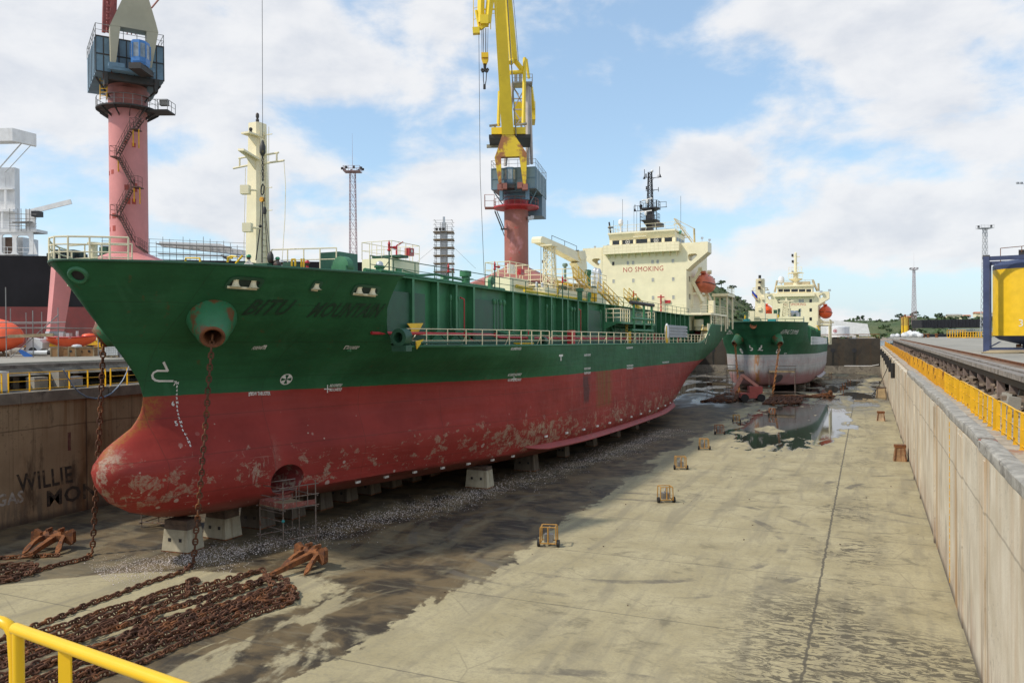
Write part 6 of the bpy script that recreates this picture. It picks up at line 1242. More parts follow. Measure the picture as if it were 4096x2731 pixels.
# fairleads
def conf(fn,path_in,path_out,off,name,m,par=None,sd=1):
    b=MB(); rows=[]
    for (s0_,h0_),(s1_,h1_) in zip(path_in,path_out): q0=onhull(s0_,h0_,off);q1=onhull(s1_,h1_,off); rows.append([q0,q1])
    rows.append(rows[0]); b.grid(rows); return b.obj(name,m,par or tk,ang=40)
def on_hull_px(a,b_):      # where the sight line through a photo point meets the port side of the hull
    d=sray(a,b_); lo=(-2.0-C1.x)/d.x if abs(d.x)>1e-9 else 0
    best=None
    t0=20.0; t1=150.0; prev=None
    for i in range(1400):
        t_=t0+(t1-t0)*i/1399; q=C1+d*t_
        if q.y<-9 or q.y>105 or q.z<0 or q.z>13: prev=None; continue
        f=q.x-H1.half(q.y,q.z)
        if prev is not None and f<=0<prev[0]:
            ta,tb=prev[1],t_
            for _ in range(25):
                tm=(ta+tb)/2; qm=C1+d*tm
                if qm.x-H1.half(qm.y,qm.z)>0: ta=tm
                else: tb=tm
            return C1+d*tb
        prev=(f,t_)
    return None
def slot(a0,a1,b_,hh,name,rollers):
    q0=on_hull_px(a0,b_[0]); q1=on_hull_px(a1,b_[1])
    if q0 is None or q1 is None: print('slot miss',a0); return
    sc,hc_=(q0.y+q1.y)/2,(q0.z+q1.z)/2; L=(q1.y-q0.y)/2; pin=[];pout=[]
    for k_ in range(28):
        a=2*PI*k_/28; c,s_=math.cos(a),math.sin(a); ex=lambda w,h,e:(sc+w*abs(c)**e*(1 if c>0 else -1),hc_+(q1.z-q0.z)/2*(w*abs(c)**e*(1 if c>0 else -1))/L+h*abs(s_)**e*(1 if s_>0 else -1))
        pin.append(ex(L-.06,hh-.06,.5)); pout.append(ex(L+.08,hh+.08,.5))
    par=conf(None,pin,pout,.06,name,M_dgreen)
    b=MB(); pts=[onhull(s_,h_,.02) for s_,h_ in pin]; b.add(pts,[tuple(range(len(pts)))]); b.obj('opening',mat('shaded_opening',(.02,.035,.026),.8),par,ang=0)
    b=MB(); lo=[onhull(sc+L*.93*t_,hc_-hh*.78+(q1.z-q0.z)/2*t_,.06) for t_ in np.linspace(-1,1,8)]; b.path(lo,.07,6); b.obj('lower_lip',M_creamr,par)
    for i in range(rollers):
        t_=(-.55+1.1*i/max(1,rollers-1)) if rollers>1 else .1; q=onhull(sc+L*t_,hc_-.02+(q1.z-q0.z)/2*t_,.03); b=MB(); b.lathe([(.30,-hh*.75),(.2,-hh*.5),(.15,0),(.15,hh*.5),(.2,hh*.75)],Matrix.Translation(q),12); b.obj('roller',M_creamr,par)
slot(525,598,(648,653),.24,'roller_fairlead',2); slot(812,867,(665,670),.24,'roller_fairlead',2); slot(718,733,(656,658),.2,'mooring_fairlead',1)
# bow centre fairlead
q=on_hull_px(180,632)
if q is None: q=V(.8,-7.0,12.2)
b=MB(); n=(onhull(q.y,q.z,1)-onhull(q.y,q.z,0)); Mx=Matrix.Translation(onhull(q.y,q.z,.0))@n.to_track_quat('Z','Y').to_matrix().to_4x4(); b.lathe([(.26,-.05),(.30,.10),(.40,.10),(.46,.02),(.48,-.05)],Mx,20,False); pf=b.obj('bow_fairlead',M_green,tk); b=MB(); b.lathe([(.26,.012),(.02,.014)],Mx,20); b.obj('opening',M_black,pf)
# ================================================================== SHIP ONE: markings, rails, deck gear
def hmark(name,pts2,m,off=.02,fs=None):      # pts2 (s,h) polygons laid on the port side
    b=MB(); b.add([onhull(s_,h_,off) for s_,h_ in pts2],fs or [tuple(range(len(pts2)))]); return b.obj(name,m,tk,ang=0)
def htext(txt,a,b_,size,m,name='hull_lettering',sx=.95,shear=0,a1=None,b1=None,seg=True):
    q=on_hull_px(a,b_)
    if q is None: print('text miss',txt); return
    sl=0; k=1.0
    vs,fs=text_mesh(txt,size,sx,shear,bold=(.022 if size>.9 else .008))
    if a1 is not None:
        q1=on_hull_px(a1,b1 if b1 is not None else b_)
        if q1 is not None:
            w_=max(v_[0] for v_ in vs); ds=(q1.y-q.y); k=ds/w_; sl=(q1.z-q.z)/ds
    hmark(name,[(q.y+x_*k,q.z+y_+x_*k*sl) for x_,y_ in vs],m,.025,fs)
htext('BITU',552,722,1.05,M_name,'ship_name',1.0,.25,660,722); htext('MOUNTAIN',702,727,1.05,M_name,'ship_name',1.0,.25,868,728)
htext('FOREWBTK',577,802,.24,M_mark,a1=606,b1=801); htext('NO1UWBTKP',793,801,.24,M_mark,a1=820,b1=801,shear=.2); htext('BOW THRUSTER',575,908,.28,M_mark,a1=621,b1=907)
htext('NO1UWBTKP',756,888,.24,M_mark,a1=784,b1=887); htext('NO1LWBTKP',756,898,.24,M_mark,a1=784,b1=897)
htext('NO1LWBTKP NO2LWBTKP',1165,875.5,.26,M_mark,a1=1196,b1=874); htext('NO1UWBTKP NO2UWBTKP',1165,863.5,.26,M_mark,a1=1196,b1=862); htext('NO1UWBTKP NO2U',1172,804,.26,M_mark,a1=1196,b1=803)
for a,b_ in((1341,818),(1341,849),(1341,859),(1438,801),(1439,842),(1439,848),(1521,834)): htext('NO2WBTP NO3WBTP' if a<1400 else 'NO3WBTP',a,b_,.26,M_mark,a1=a+15,b1=b_-.8)
def strip(ppx,wd,name,m=M_mark):
    for i in range(len(ppx)-1):
        q0,q1=on_hull_px(*ppx[i]),on_hull_px(*ppx[i+1])
        if q0 is None or q1 is None: continue
        d=V(0,q1.y-q0.y,q1.z-q0.z); 
        if d.length<.01: continue
        n=V(0,-d.z,d.y).normalized()*wd/2; e=d.normalized()*wd*.35
        hmark(name,[(q0.y+n.y-e.y,q0.z+n.z-e.z),(q0.y-n.y-e.y,q0.z-n.z-e.z),(q1.y-n.y+e.y,q1.z-n.z+e.z),(q1.y+n.y+e.y,q1.z+n.z+e.z)],m,.02+.0012*i)
strip([(376,832),(385,851),(361,851),(353,855),(349.5,861),(351,868),(357,873),(365,874.5),(396,874.5)],.10,'bulb_symbol')
strip([(572,909),(572,902),(580,902)],.05,'corner_mark'); strip([(606,793),(612,793),(608,801)],.05,'corner_mark'); strip([(790,801),(794,794),(801,794)],.05,'corner_mark'); strip([(752,884),(752,901)],.06,'tank_mark'); strip([(745,893),(760,893)],.06,'tank_mark'); strip([(1180,865),(1180,875)],.07,'tank_mark'); strip([(1175,870),(1185,869)],.07,'tank_mark')
strip([(1284,816.5),(1292,816)],.16,'load_mark'); strip([(1288,817),(1288,827)],.16,'load_mark')
# bow thruster symbol
q=on_hull_px(657,870)
if q is not None:
    r=.36; nn=(onhull(q.y,q.z,1)-onhull(q.y,q.z,0)).normalized(); t1=V(0,0,1).cross(nn).normalized(); t2=nn.cross(t1); qc=onhull(q.y,q.z,0); tg=lambda a_,b2,o_: qc+t1*a_+t2*b2+nn*(o_+.02); mk=lambda s_,h_:(s_,h_); ring=[]
    b=MB(); P_=[]; n=28
    for rr in(r,r*.84): P_+=[tg(rr*math.cos(2*PI*i/n),rr*math.sin(2*PI*i/n),.025) for i in range(n)]
    b.add(P_,[(i,(i+1)%n,n+(i+1)%n,n+i) for i in range(n)])
    for k_ in range(4):
        a0=k_*PI/2+PI/4; pts=[mk(.03*math.cos(a0),.03*math.sin(a0))]+[mk(r*.86*math.cos(a0+d_),r*.86*math.sin(a0+d_)) for d_ in(-.42,-.2,0,.2,.42)]
        b.add([tg(*w_,.028) for w_ in pts],[tuple(range(len(pts)))])
    b.obj('thruster_symbol',M_mark,tk,ang=0)
# draft marks up the bow
for n_,a,b_,sz in(('7',397,885,.26),('6',394,932,.26),('5',403,978,.26)): htext(n_,a,b_,sz*1.25,M_mark,'draft_number')
for n_,a,b_ in(('M',404,882),('8',404,890),('6',404,898.5),('4',403.5,908),('2',404,917),('M',404,927),('8',405,936),('6',406,945),('4',408,954),('2',410,963),('M',413,972),('8',416,981),('6',419,990.5),('4',424,1000),('2',429,1009.5),('M',432,1018),('8',436,1026)): htext(n_,a,b_,.17,M_mark,'draft_number')
# ---- rails (all in the ship's own coordinates)
b=MB(); ss=[H1.half(s_,12.82) for s_ in(0,)]; 
def bulw(s_,sd,h=12.86): return V(sd*max(.02,H1.half(s_,12.82)),s_,h)
pp=[bulw(s_,-1) for s_ in(-3.6,-5,-6.2,-7.1,-7.6)]+[V(0,sf(12.82)+.02,12.86)]+[bulw(s_,1) for s_ in(-7.6,-7.1,-6.6,-6.1)]
b.rail(pp,1.02,3,1.5,.045); b.obj('bow_rail',M_creamr,tk)
b=MB(); b.rail([V(-1.2,-6.3,11.8),V(1.0,-6.2,11.8),V(2.0,-5.4,11.8)],1.9,3,.9,.035); b.tube(V(.2,-6.0,11.8),V(.2,-6.0,13.75),.16,10); b.lathe([(.3,13.75),(.3,13.8)],V(.2,-6,0),10); b.obj('bow_platform_rail',M_creamr,tk)
# main deck side rail, port and starboard, in sections
bent=[9.2,20.5,33,34.6,48,60,72.5,80.0]
for sd in(1,-1):
    for i,(a0,a1) in enumerate(((9.3,25.5),(26.0,47.5),(48.0,61),(61.5,80.2))):
        b=MB(); n=10; pts=[V(sd*(H1.half(a0+(a1-a0)*k_/n,8.85)-.05),a0+(a1-a0)*k_/n,8.86) for k_ in range(n+1)]
        b.rail(pts,1.08,3,1.9,.03,rp=.036)
        if sd==1:
            for k_ in range(0,n+1,3): q=pts[k_]; b.tube(q+V(-.35,0,0),q+V(0,0,.7),.03,4)
        b.obj('side_rail',M_creamr,tk)
b=MB(); b.rail([V(H1.half(s_,11.5)-.05,s_,11.55) for s_ in np.linspace(86,105.2,14)]+[V(-H1.half(s_,11.5)+.05,s_,11.55) for s_ in np.linspace(105.2,86,14)],1.15,3,1.3,.04); b.obj('poop_rail',M_creamr,tk)
b=MB(); b.flat(bulw(6.3,1,9.5)+V(-.3,1.6,0),V(H1.half(9.3,8.85),9.6,8.9),(.0,.12,.12),(.06,0,0)); b.flat(V(9.7,80.3,8.95),V(9.75,82.2,10.2),(0,.2,.1),(.08,0,0)); b.box(9.55,9.68,83.2,84.4,9.9,11.6); b.objs('bulwark_edge_plate',M_creamr,tk,ang=0)
# ---- cargo trunk with outside web frames
TZ0,TZ1=8.6,13.0
tzt=lambda s_: 13.08-.004*(s_-6)
b=MB(); b.prism([V(6.6,8.2,9.05),V(6.6,85.0,9.05),V(6.6,85.0,12.72),V(6.6,8.2,13.05)],(-13.2,0,0)); b.box(-5.3,5.3,6.3,8.19,8.6,13.0); b.box(-6.5,6.5,10.5,85,8.5,9.04); b.obj('cargo_trunk',M_green,tk,ang=0)
z1=Z(1400,900,800,2352); z2=Z(2100,850,800,2091); zt4=Z(2100,1000,500,1960)
WE=[at_p(*z1(x_,800),7.15).y for x_ in(740,1032,1250,1455,1915,2080,2228)]+[at_p(*z2(x_,1000),7.15).y for x_ in(20,150,275,390,446,553,655,833,938,1345,1367,1420,1470,1521,1570,1620,1668,1710)]
b=MB()
for i,s_ in enumerate(WE):
    zt_=tzt(s_)-.06; b.prism([V(6.5,s_,9.1),V(7.0,s_,9.6),V(7.15,s_,10.2),V(7.15,s_,zt_),V(6.5,s_,zt_)],(0,.05,0)); b.box(7.13,7.17,s_-.09,s_+.14,9.9,zt_)
b.objs('web_frame',M_green,tk,ang=0)
b=MB(); b.prism([V(6.5,8.2,13.0),V(7.2,8.2,13.0),V(7.2,84.8,12.68),V(6.5,84.8,12.68)],(0,0,.07)); 
for i in range(0,len(WE)-1):
    if i%3!=2: b.prism([V(6.25,WE[i]+.3,12.2),V(6.25,WE[i]+.3,12.62),V(7.1,WE[i]+.3,12.62)],(0,.05,0))
b.obj('trunk_side_ledge',M_green,tk,ang=0)
# darker flat access panels between some frames
b=MB(); 
for (x0,x1_,y0,y1_) in((1100,1130,0,0),):
    pass
for s0_,s1_ in((WE[0]-2.6,WE[0]-.15),(WE[0]+.2,WE[1]-1.3),(WE[3]+.2,WE[4]-1.2),(WE[13]+.2,WE[14]-.3)): b.box(6.92,7.0,s0_,s1_,9.3,12.15)
b.objs('side_panel',M_dgreen,tk,ang=0)
# trunk-top rail
b=MB(); b.rail([V(6.75,s_,tzt(s_)) for s_ in np.linspace(6.5,84,12)],1.0,2,2.3,.03); b.rail([V(-6.75,s_,tzt(s_)) for s_ in np.linspace(6.5,84,6)],1.0,2,2.3,.03); b.objs('trunk_rail',M_dgreen,tk)
# pipes running down the trunk side
def vpipe(s_,r,zt_,turn,m,p0=7.0,name='deck_pipe',knob=True):
    b=MB(); pts=[V(p0,s_,zt_),V(p0,s_,10.15),V(p0+.1,s_+.2,9.95),V(p0+.5,s_+turn,9.75),V(p0+.9,s_+turn+.2,9.4),V(p0+.9,s_+turn+.2,8.7)]; b.path(pts,r,7)
    if knob: b.lathe([(r*1.2,zt_-.15),(r*2.3,zt_),(r*2.3,zt_+.18),(r*.8,zt_+.3)],V(p0,s_,0),10)
    return b.obj(name,m,tk)
PX=[(z1(1183,800),.07,1.1),(z1(1275,800),.06,.9),(z1(1690,860),.13,1.6),(z1(1725,860),.07,1.3),(z1(1765,860),.12,1.0),(z1(1808,860),.12,.8),(z1(2315,930),.07,.9),(z2(225,950),.07,1.2),(z2(290,970),.06,1.0),(z2(487,990),.11,1.4),(z2(514,990),.11,1.1),(z2(788,1020),.08,1.4),(z2(1590,1100),.07,.8),(z2(1672,1100),.06,.8)]
for px,r,tn in PX: s_=at_p(*px,7.0).y; vpipe(s_,r*.55,12.0,tn*.7,M_green)
for px,r in((z1(1343,800),.055),(z2(582,950),.055)): s_=at_p(*px,7.0).y; b=MB(); b.path([V(6.3,s_-.5,12.15),V(6.95,s_-.4,12.15),V(7.0,s_,12.05),V(7.0,s_,9.6),V(7.0,s_+.5,9.45),V(7.2,s_+.9,9.2)],.05,6); b.obj('red_pipe',M_red,tk)
b=MB(); pts=[V(6.9,6.4,9.66),V(7.5,10,9.66),V(8.1,14,9.64),V(8.1,19,9.62),V(8.1,20.2,9.45),V(8.2,26,9.4),V(8.2,66,9.4)]; b.path(pts,.095,8)
for s_ in np.arange(15,66,4.4): b.lathe([(.15,-.06),(.15,.06)],Matrix.Translation((8.15,s_,9.6 if s_<19.5 else 9.4))@Matrix.Rotation(PI/2,4,'X'),10)
b.obj('fire_main',M_red,tk)
for s_ in(25.0,60.5,72): b=MB(); b.tube((8.2,s_,9.4),(8.2,s_,10.0),.06,8); b.lathe([(.2,10.0),(.2,10.04)],V(8.2,s_,0),12); b.tube((8.2,s_,8.7),(8.2,s_,9.4),.09,6); b.obj('fire_valve',M_red,tk)
b=MB()
for s_ in np.arange(10,84,2.2): b.flat((6.3,s_,10.0),(7.6,s_,8.7),(0,.07,0),(.05,0,.05))
b.path([V(8.6,9,9.1),V(8.6,66,9.05)],.06,6); b.path([V(8.75,9,8.95),V(8.75,66,8.9)],.05,6); b.objs('pipe_support',M_dgreen,tk,ang=0)
# mooring gear by the rail
q=at_p(*z1(625,1330),8.2); b=MB(); b.lathe([(.55,-.3),(.52,.35),(.30,.35),(.30,-.3)],Matrix.Translation((8.1,q.y,9.4))@Matrix.Rotation(PI/2,4,'X'),18); b.box(7.6,8.6,q.y-.3,q.y+.3,8.6,8.95); b.obj('mooring_chock',M_dgreen,tk,ang=50)
b=MB(); b.lathe([(.35,-.2),(.33,.2),(.2,.2),(.2,-.2)],Matrix.Translation((9.0,26,9.15))@Matrix.Rotation(PI/2,4,'X'),16); b.obj('mooring_chock',M_dgreen,tk,ang=50)
b=MB(); q=at_p(*z1(745,1185),7.2); b.prism([V(7.3,q.y-.9,10.25),V(7.3,q.y+.9,10.3),V(7.3,q.y+.2,9.6),V(7.3,q.y-.5,9.55),V(7.3,q.y-.45,9.95)],(.05,0,0)); b.prism([V(7.6,q.y-.4,9.2),V(7.6,q.y+.5,9.3),V(7.6,q.y-.3,8.7)],(.05,0,0)); b.box(8.6,9.1,21.5,24.0,8.95,9.05); b.objs('yellow_step_guard',M_yel,tk,ang=0)
b=MB(); b.lathe([(.6,8.6),(.6,9.6),(.5,9.65)],V(7.9,25.3,0),16); b.obj('green_drum_housing',M_green,tk)
# ---- foremast and gear at the forecastle
FS=4.9
def FM(a,b_,s_=FS): q=at_s(a,b_,s_); return q
zfm=Z(900,400,300,692)
def FP(a,b_,s_=FS): return at_s(*zfm(a,b_),s_)
mb=FP(285,1500); mt=FP(320,220)
fm=MB(); w0,w1=.60,.42
def ring(z_,w_,d_,cx): return [V(cx+sx*w_+ (-sx*.15 if False else 0),FS+sy*d_,z_) for sx,sy in((-1,-.7),(-.7,-1),(.7,-1),(1,-.7),(1,.7),(.7,1),(-.7,1),(-1,.7))]
cx=(mb.x+mt.x)/2; rows=[ring(11.7,w0+.03,.62,cx),ring(mt.z,w1,.42,cx)]; fm.grid(rows,True); fm.add(rows[1],[tuple(range(8))]); mast=fm.obj('foremast',M_cream,tk,ang=25)
b=MB(); 
for (a0,b0,a1,b1,r_) in((78,632,218,603,.06),(128,540,205,525,.055),(136,540,136,620,.055),(350,588,546,560,.06),(355,510,495,487,.055),(478,492,478,570,.055)): b.tube(FP(a0,b0),FP(a1,b1),r_,8)
b.obj('yard_arm',M_creamr,mast)
b=MB(); q=FP(232,325,FS-.9); b.prism([V(q.x-.3,FS-1.3,q.z),V(q.x+.3,FS-1.3,q.z),V(q.x+.3,FS-.4,q.z),V(q.x-.3,FS-.4,q.z)],(0,0,.1)); b.prism([V(q.x,FS-1.2,q.z),V(q.x,FS-.4,q.z),V(q.x,FS-.4,q.z-.6)],(.05,0,0)); q=FP(215,510,FS-1); b.prism([V(q.x-.2,FS-1.6,q.z+.15),V(q.x+.25,FS-1.6,q.z+.1),V(q.x+.3,FS-.4,q.z-.2),V(q.x-.3,FS-.4,q.z-.2)],(0,0,.12)); b.prism([V(q.x,FS-1.4,q.z),V(q.x,FS-.4,q.z-.2),V(q.x,FS-.4,q.z-.8)],(.06,0,0)); b.objs('light_bracket',M_cream,mast,ang=0)
for a_,b0,b1 in((300,210,122),(238,312,256)): b=MB(); q,q1=FP(a_,b0,FS-.9 if a_<290 else FS),FP(a_,b1,FS-.9 if a_<290 else FS); h_=q1.z-q.z; b.lathe([(.1,0),(.1,h_*.3),(.07,h_*.35),(.07,h_*.5),(.1,h_*.55),(.1,h_*.85),(.05,h_)],q,12); b.obj('navigation_light',M_dark,mast)
b=MB(); 
for a_,b_ in((190,830),(210,1178)): q=FP(a_,b_,FS-1.2); b.cbox(q,(.5,.4,.5),.4); b.tube(q,q+V(.5,.4,0),.06,5)
b.objs('floodlight',M_cream,mast,ang=0)
b=MB(); b.ladder(V(cx+.65,FS-.1,12),V(cx+.46,FS-.1,mt.z-.5),(0,.4,0),.025,.35); 
for b_ in(320,810,1020): q=FP(405,b_); b.tube(q-V(.5,0,0),q+V(.25,0,0),.03,4)
b.tube(FP(405,250),FP(402,1420),.025,4); b.tube(FP(190,630),FP(175,1420),.02,4); b.path([FP(545,575),FP(560,800),FP(553,1100),FP(527,1490)],.018,4); b.obj('mast_ladder',M_creamr,mast)
# foredeck winch, vents, rails, green trunk box
zf=Z(800,900,900,2352)
def FD(a,b_,s_): return at_s(*zf(a,b_),s_)
b=MB(); q=FD(1420,460,8.0); q0,q1=FD(1322,300,8),FD(1522,460,8); b.box(q0.x,q1.x,7.4,9.2,12.2,q0.z); b.obj('ventilation_trunk',mat('green_box_paint',(.05,.16,.10),.5,var=.15),tk,ang=0)
b=MB(); q=FD(1495,430,5.5); b.lathe([(.55,-.25),(.55,.25),(.2,.3)],Matrix.Translation((q.x,5.5,q.z))@Matrix.Rotation(PI/2,4,'Y')@Matrix.Rotation(PI/2,4,'X'),18); b.box(q.x-.5,q.x+.5,5.1,5.9,11.7,q.z); b.obj('mushroom_vent',M_green,tk,ang=40)
b=MB(); b.rail([FD(760,420,3.)*1,FD(1290,455,5.5)*1],.0001,1,2,.001); b=MB(); p0,p1=FD(750,410,5.0),FD(1450,470,6.2); b.rail([V(p0.x,5.0,12.0),V(p1.x,6.0,12.0)],p0.z-12.0+.85,4,.95,.04); b.obj('forecastle_rail',M_creamr,tk)
b=MB(); q=FD(790,415,2.5); b.lathe([(.6,-.8),(.6,-.75),(.42,-.7),(.42,.7),(.6,.75),(.6,.8)],Matrix.Translation((q.x,2.5,12.3))@Matrix.Rotation(PI/2,4,'Y'),16); b.box(q.x-1.2,q.x+1.2,2.0,3.2,11.75,12.1); b.obj('anchor_windlass',M_dgreen,tk,ang=40)
b=MB(); q=FD(430,380,2.0); b.lathe([(.5,-.5),(.5,.5)],Matrix.Translation((q.x,2,12.55))@Matrix.Rotation(PI/2,4,'Y'),14); b.obj('anchor_windlass',M_dgreen,tk,ang=40)
b=MB(); 
for a0,b0,a1,b1,s_ in((375,400,445,320,1.5),(290,390,297,345,0),(297,345,340,345,0),(960,360,960,430,4),(995,360,995,430,4),(960,360,995,360,4),(1060,352,1060,440,4.5),(1085,352,1085,440,4.5)): b.tube(FD(a0,b0,s_),FD(a1,b1,s_),.06,5)
zb1=Z(0,900,1000,2240)
def BW(a,b_,s_): return at_s(*zb1(a,b_),s_)
for pts in(((1660,330),(1665,297),(1790,297),(1795,330)),((2040,330),(2042,293),(2075,280),(2120,285))): b.path([BW(x_,y_,-1.5) for x_,y_ in pts],.055,5)
b.objs('yellow_guard_rail',M_yel,tk)
b=MB()
for (a,b_,s_,w_,h_) in((900,400,5,1.4,1.2),(480,395,3,.8,.6),(640,410,3,1.6,.5),(1010,420,6,1.0,1.2)): q=FD(a,b_,s_); b.box(q.x-w_/2,q.x+w_/2,s_-.4,s_+.4,11.76,q.z)
b.objs('deck_fitting',M_dgreen,tk,ang=0)
# ---- deck houses on the trunk
def monitor(px,p_,z0,par,rz=.4):
    q=at_p(*px,p_); m_=MB(); m_.tube((p_,q.y,z0),(p_,q.y,q.z-.68),.05,6); m_.tube((p_,q.y,z0+.3),(p_-.5,q.y-.3,z0),.03,4); m_.tube((p_,q.y,z0+1.2),(p_-.6,q.y-.6,z0),.03,4); po=m_.obj('monitor_post',M_dgreen,par)
    m_=MB(); zz_=q.z-.68; m_.lathe([(.08,0),(.12,.03),(.12,.09),(.075,.12),(.075,.4),(.1,.43),(.04,.6),(.02,.68)],V(p_,q.y,zz_),10); m_.tube((p_,q.y,zz_+.25),(p_+.15,q.y+.32,zz_+.25),.065,8); m_.lathe([(.1,-.07),(.1,.07)],Matrix.Translation((p_+.17,q.y+.36,zz_+.25))@Matrix.Rotation(PI/2,4,'X'),8); m_.obj('fire_monitor',M_red,po)
def dhouse(tl,tc2,tr_,p_,zb_,m,name,label=None):
    c=at_p(*tc2,p_); r=at_p(*tr_,p_); l=at_s(*tl,c.y); b=MB(); b.box(l.x,p_,c.y,r.y,zb_,c.z); o=b.obj(name,m,tk,ang=0); return c,r,l,o
c,r,l,o=dhouse(z1(142,390),z1(490,385),z1(815,430),2.0,12.9,M_cream,'deck_house')
b=MB(); b.rail([V(l.x,c.y,c.z),V(2,c.y,c.z),V(2,r.y,c.z),V(l.x,r.y,c.z)],1.2,2,.95,.026,True); b.obj('roof_rail',M_creamr,o)
b=MB(); q=at_p(*z1(678,320),1.9); b.cbox((2.05,q.y,q.z),(.4,.62,.55)); b.obj('hose_box',M_red,o,ang=0)
vs,fs=text_mesh('FIRE HOSE',.17); b=MB(); b.add([(2.27,q.y-.27+x_*.5,q.z-.23+y_*.7) for x_,y_ in vs],fs); b.lathe([(.13,0),(.13,.006)],Matrix.Translation((2.26,q.y,q.z+.06))@Matrix.Rotation(PI/2,4,'Y'),14); b.obj('hose_box_sign',M_mark,o,ang=0)
b=MB(); b.cbox((l.x+2.0,c.y+.6,c.z+.12),(2.4,1.0,.16)); b.obj('roof_hatch',M_dgreen,o,ang=0)
b=MB(); b.box(2.0,2.12,c.y+.5,c.y+1.1,13.6,14.3); b.path([V(2.06,c.y+1.4,14.25),V(2.06,r.y-.1,14.1)],.04,5); b.cbox((2.05,c.y+.8,13.0),(.3,.6,.3)); b.objs('wall_fitting',M_green,o,ang=0)
monitor(z1(460,180),5.2,13.0,tk); monitor(z1(1157,450),4.6,13.0,tk); monitor(z1(1702,425),6.0,13.0,tk); monitor(z2(392,660),6.0,13.0,tk); monitor(z2(1135,815),6.4,13.0,tk)
q=at_p(*z1(548,260),1.0); b=MB(); b.tube((1.0,q.y,14.9),(1.0,q.y,q.z+.1),.07,8); b.tube((1,q.y,q.z+.1),(1.3,q.y+.4,q.z+.4),.05,6); b.lathe([(.12,q.z-.7),(.12,q.z-.64)],V(1,q.y,0),8); b.obj('roof_monitor',M_red,o)
q=at_p(*z1(348,490),5.6); b=MB(); b.lathe([(.30,12.9),(.30,13.0),(.24,13.05),(.24,q.z-.06),(.33,q.z-.06),(.33,q.z+.04),(.24,q.z+.06)],V(5.6,q.y,0),16); vo=b.obj('deck_ventilator',M_green,tk); b=MB(); b.lathe([(.23,q.z+.06),(.22,q.z+.2),(.14,q.z+.3),(.04,q.z+.34)],V(5.6,q.y,0),14); b.obj('ventilator_cap',M_silver,vo)
b=MB(); b.path([V(6.4,8,13.35),V(6.4,12,13.35),V(6.3,14.5,13.6),V(5.8,19,13.55)],.09,7); b.path([V(6.0,7,13.3),V(5.6,26,13.25)],.14,8); b.path([V(5.2,12,13.3),V(4.6,40,13.2)],.1,8); b.lathe([(.35,13.6),(.35,13.66)],V(6.0,19.5,0),12); b.objs('trunk_top_pipe',M_green,tk)
def mush(px0,px1,p_,rad_,name='mushroom_vent'):
    rad_*=.46
    q=at_p(*px0,p_); q1=at_p(*px1,p_); b=MB(); b.lathe([(rad_*.65,12.9),(rad_*.65,q1.z),(rad_,q1.z),(rad_,q.z),(rad_*.3,q.z+.06)],V(p_,q.y,0),16); b.obj(name,M_green,tk,ang=40)
mush(z1(1358,545),z1(1358,605),5.0,.95); mush(z2(658,603),z2(658,650),3.5,.8); mush(z2(572,795),z2(572,825),5.4,.85); mush(z2(1163,895),z2(1163,925),5.6,.95); mush(z2(1655,985),z2(1655,1005),5.8,.9)
def gooseneck(px,p_,r_):
    r_*=.6
    q=at_p(*px,p_); b=MB(); b.lathe([(r_,-.12),(r_,.12)],Matrix.Translation((p_,q.y,q.z-r_))@Matrix.Rotation(PI/2,4,'Y'),18); b.box(p_-.12,p_+.12,q.y-r_,q.y+r_*.1,12.2,q.z-r_); b.obj('gooseneck_vent',M_green,tk,ang=40)
gooseneck(z1(1105,595),5.4,.55); gooseneck(z1(1660,605),6.4,.55); gooseneck(z2(672,835),6.4,.45)
c2,r2,l2,o2=dhouse(z1(1590,612),z1(1880,610),z1(2100,650),2.4,12.9,M_cream,'deck_house')
b=MB(); b.rail([V(l2.x,c2.y,c2.z),V(2.4,c2.y,c2.z),V(2.4,r2.y,c2.z),V(l2.x,r2.y,c2.z)],1.4,2,1.2,.04,True); b.obj('roof_rail',M_creamr,o2)
q=at_p(*z1(1985,555),2.3); b=MB(); b.cbox((2.5,q.y,q.z),(.4,.8,.55)); b.obj('hose_box',M_red,o2,ang=0); vs,fs=text_mesh('FIRE HOSE',.2); b=MB(); b.add([(2.72,q.y-.34+x_*.55,q.z-.2+y_*.8) for x_,y_ in vs],fs); b.obj('hose_box_sign',M_mark,o2,ang=0)
b=MB(); q=at_p(*z1(1910,510),1.0); b.box(.8,.9,q.y-.7,q.y+.9,q.z-.5,q.z+.4); b.obj('notice_board',M_mark,o2,ang=0)
b=MB(); b.path([V(2.6,c2.y+1.0,14.2),V(2.6,r2.y+.4,14.1),V(2.6,r2.y+.6,13.9),V(2.6,r2.y+.6,13.2)],.14,8); b.path([V(6.0,29,13.35),V(5.4,36,13.4),V(5.0,48,13.35)],.12,8); b.path([V(4.0,41,13.4),V(4.0,41,15.0),V(3.6,42,15.1),V(3.2,47,15.0)],.13,8); b.objs('yellow_pipe',M_yel,tk)
b=MB(); b.box(-2,4.0,38.0,52.5,12.9,14.25); b.lathe([(2.2,12.9),(2.2,15.0)],V(1.8,51.5,0),20); o3=b.obj('deck_house',M_cream,tk,ang=40)
b=MB(); b.rail([V(4,38,14.25),V(4,52.5,14.25)],1.2,3,1.4,.04); b.rail([V(-1.8,38,14.25),V(-1.8,52.5,14.25)],1.2,3,1.4,.04); b.objs('roof_rail',M_creamr,o3)
b=MB(); b.lathe([(2.35,15.0),(2.35,15.12)],V(1.8,51.5,0),20); b.obj('green_roof',M_dgreen,o3)
b=MB()
for i in range(6): b.lathe([(.14,14.3),(.14,14.75),(.08,14.85)],V(2.6+.2*(i%2),39.2+i*.9,0),10)
b.objs('silver_vent',M_silver,o3)
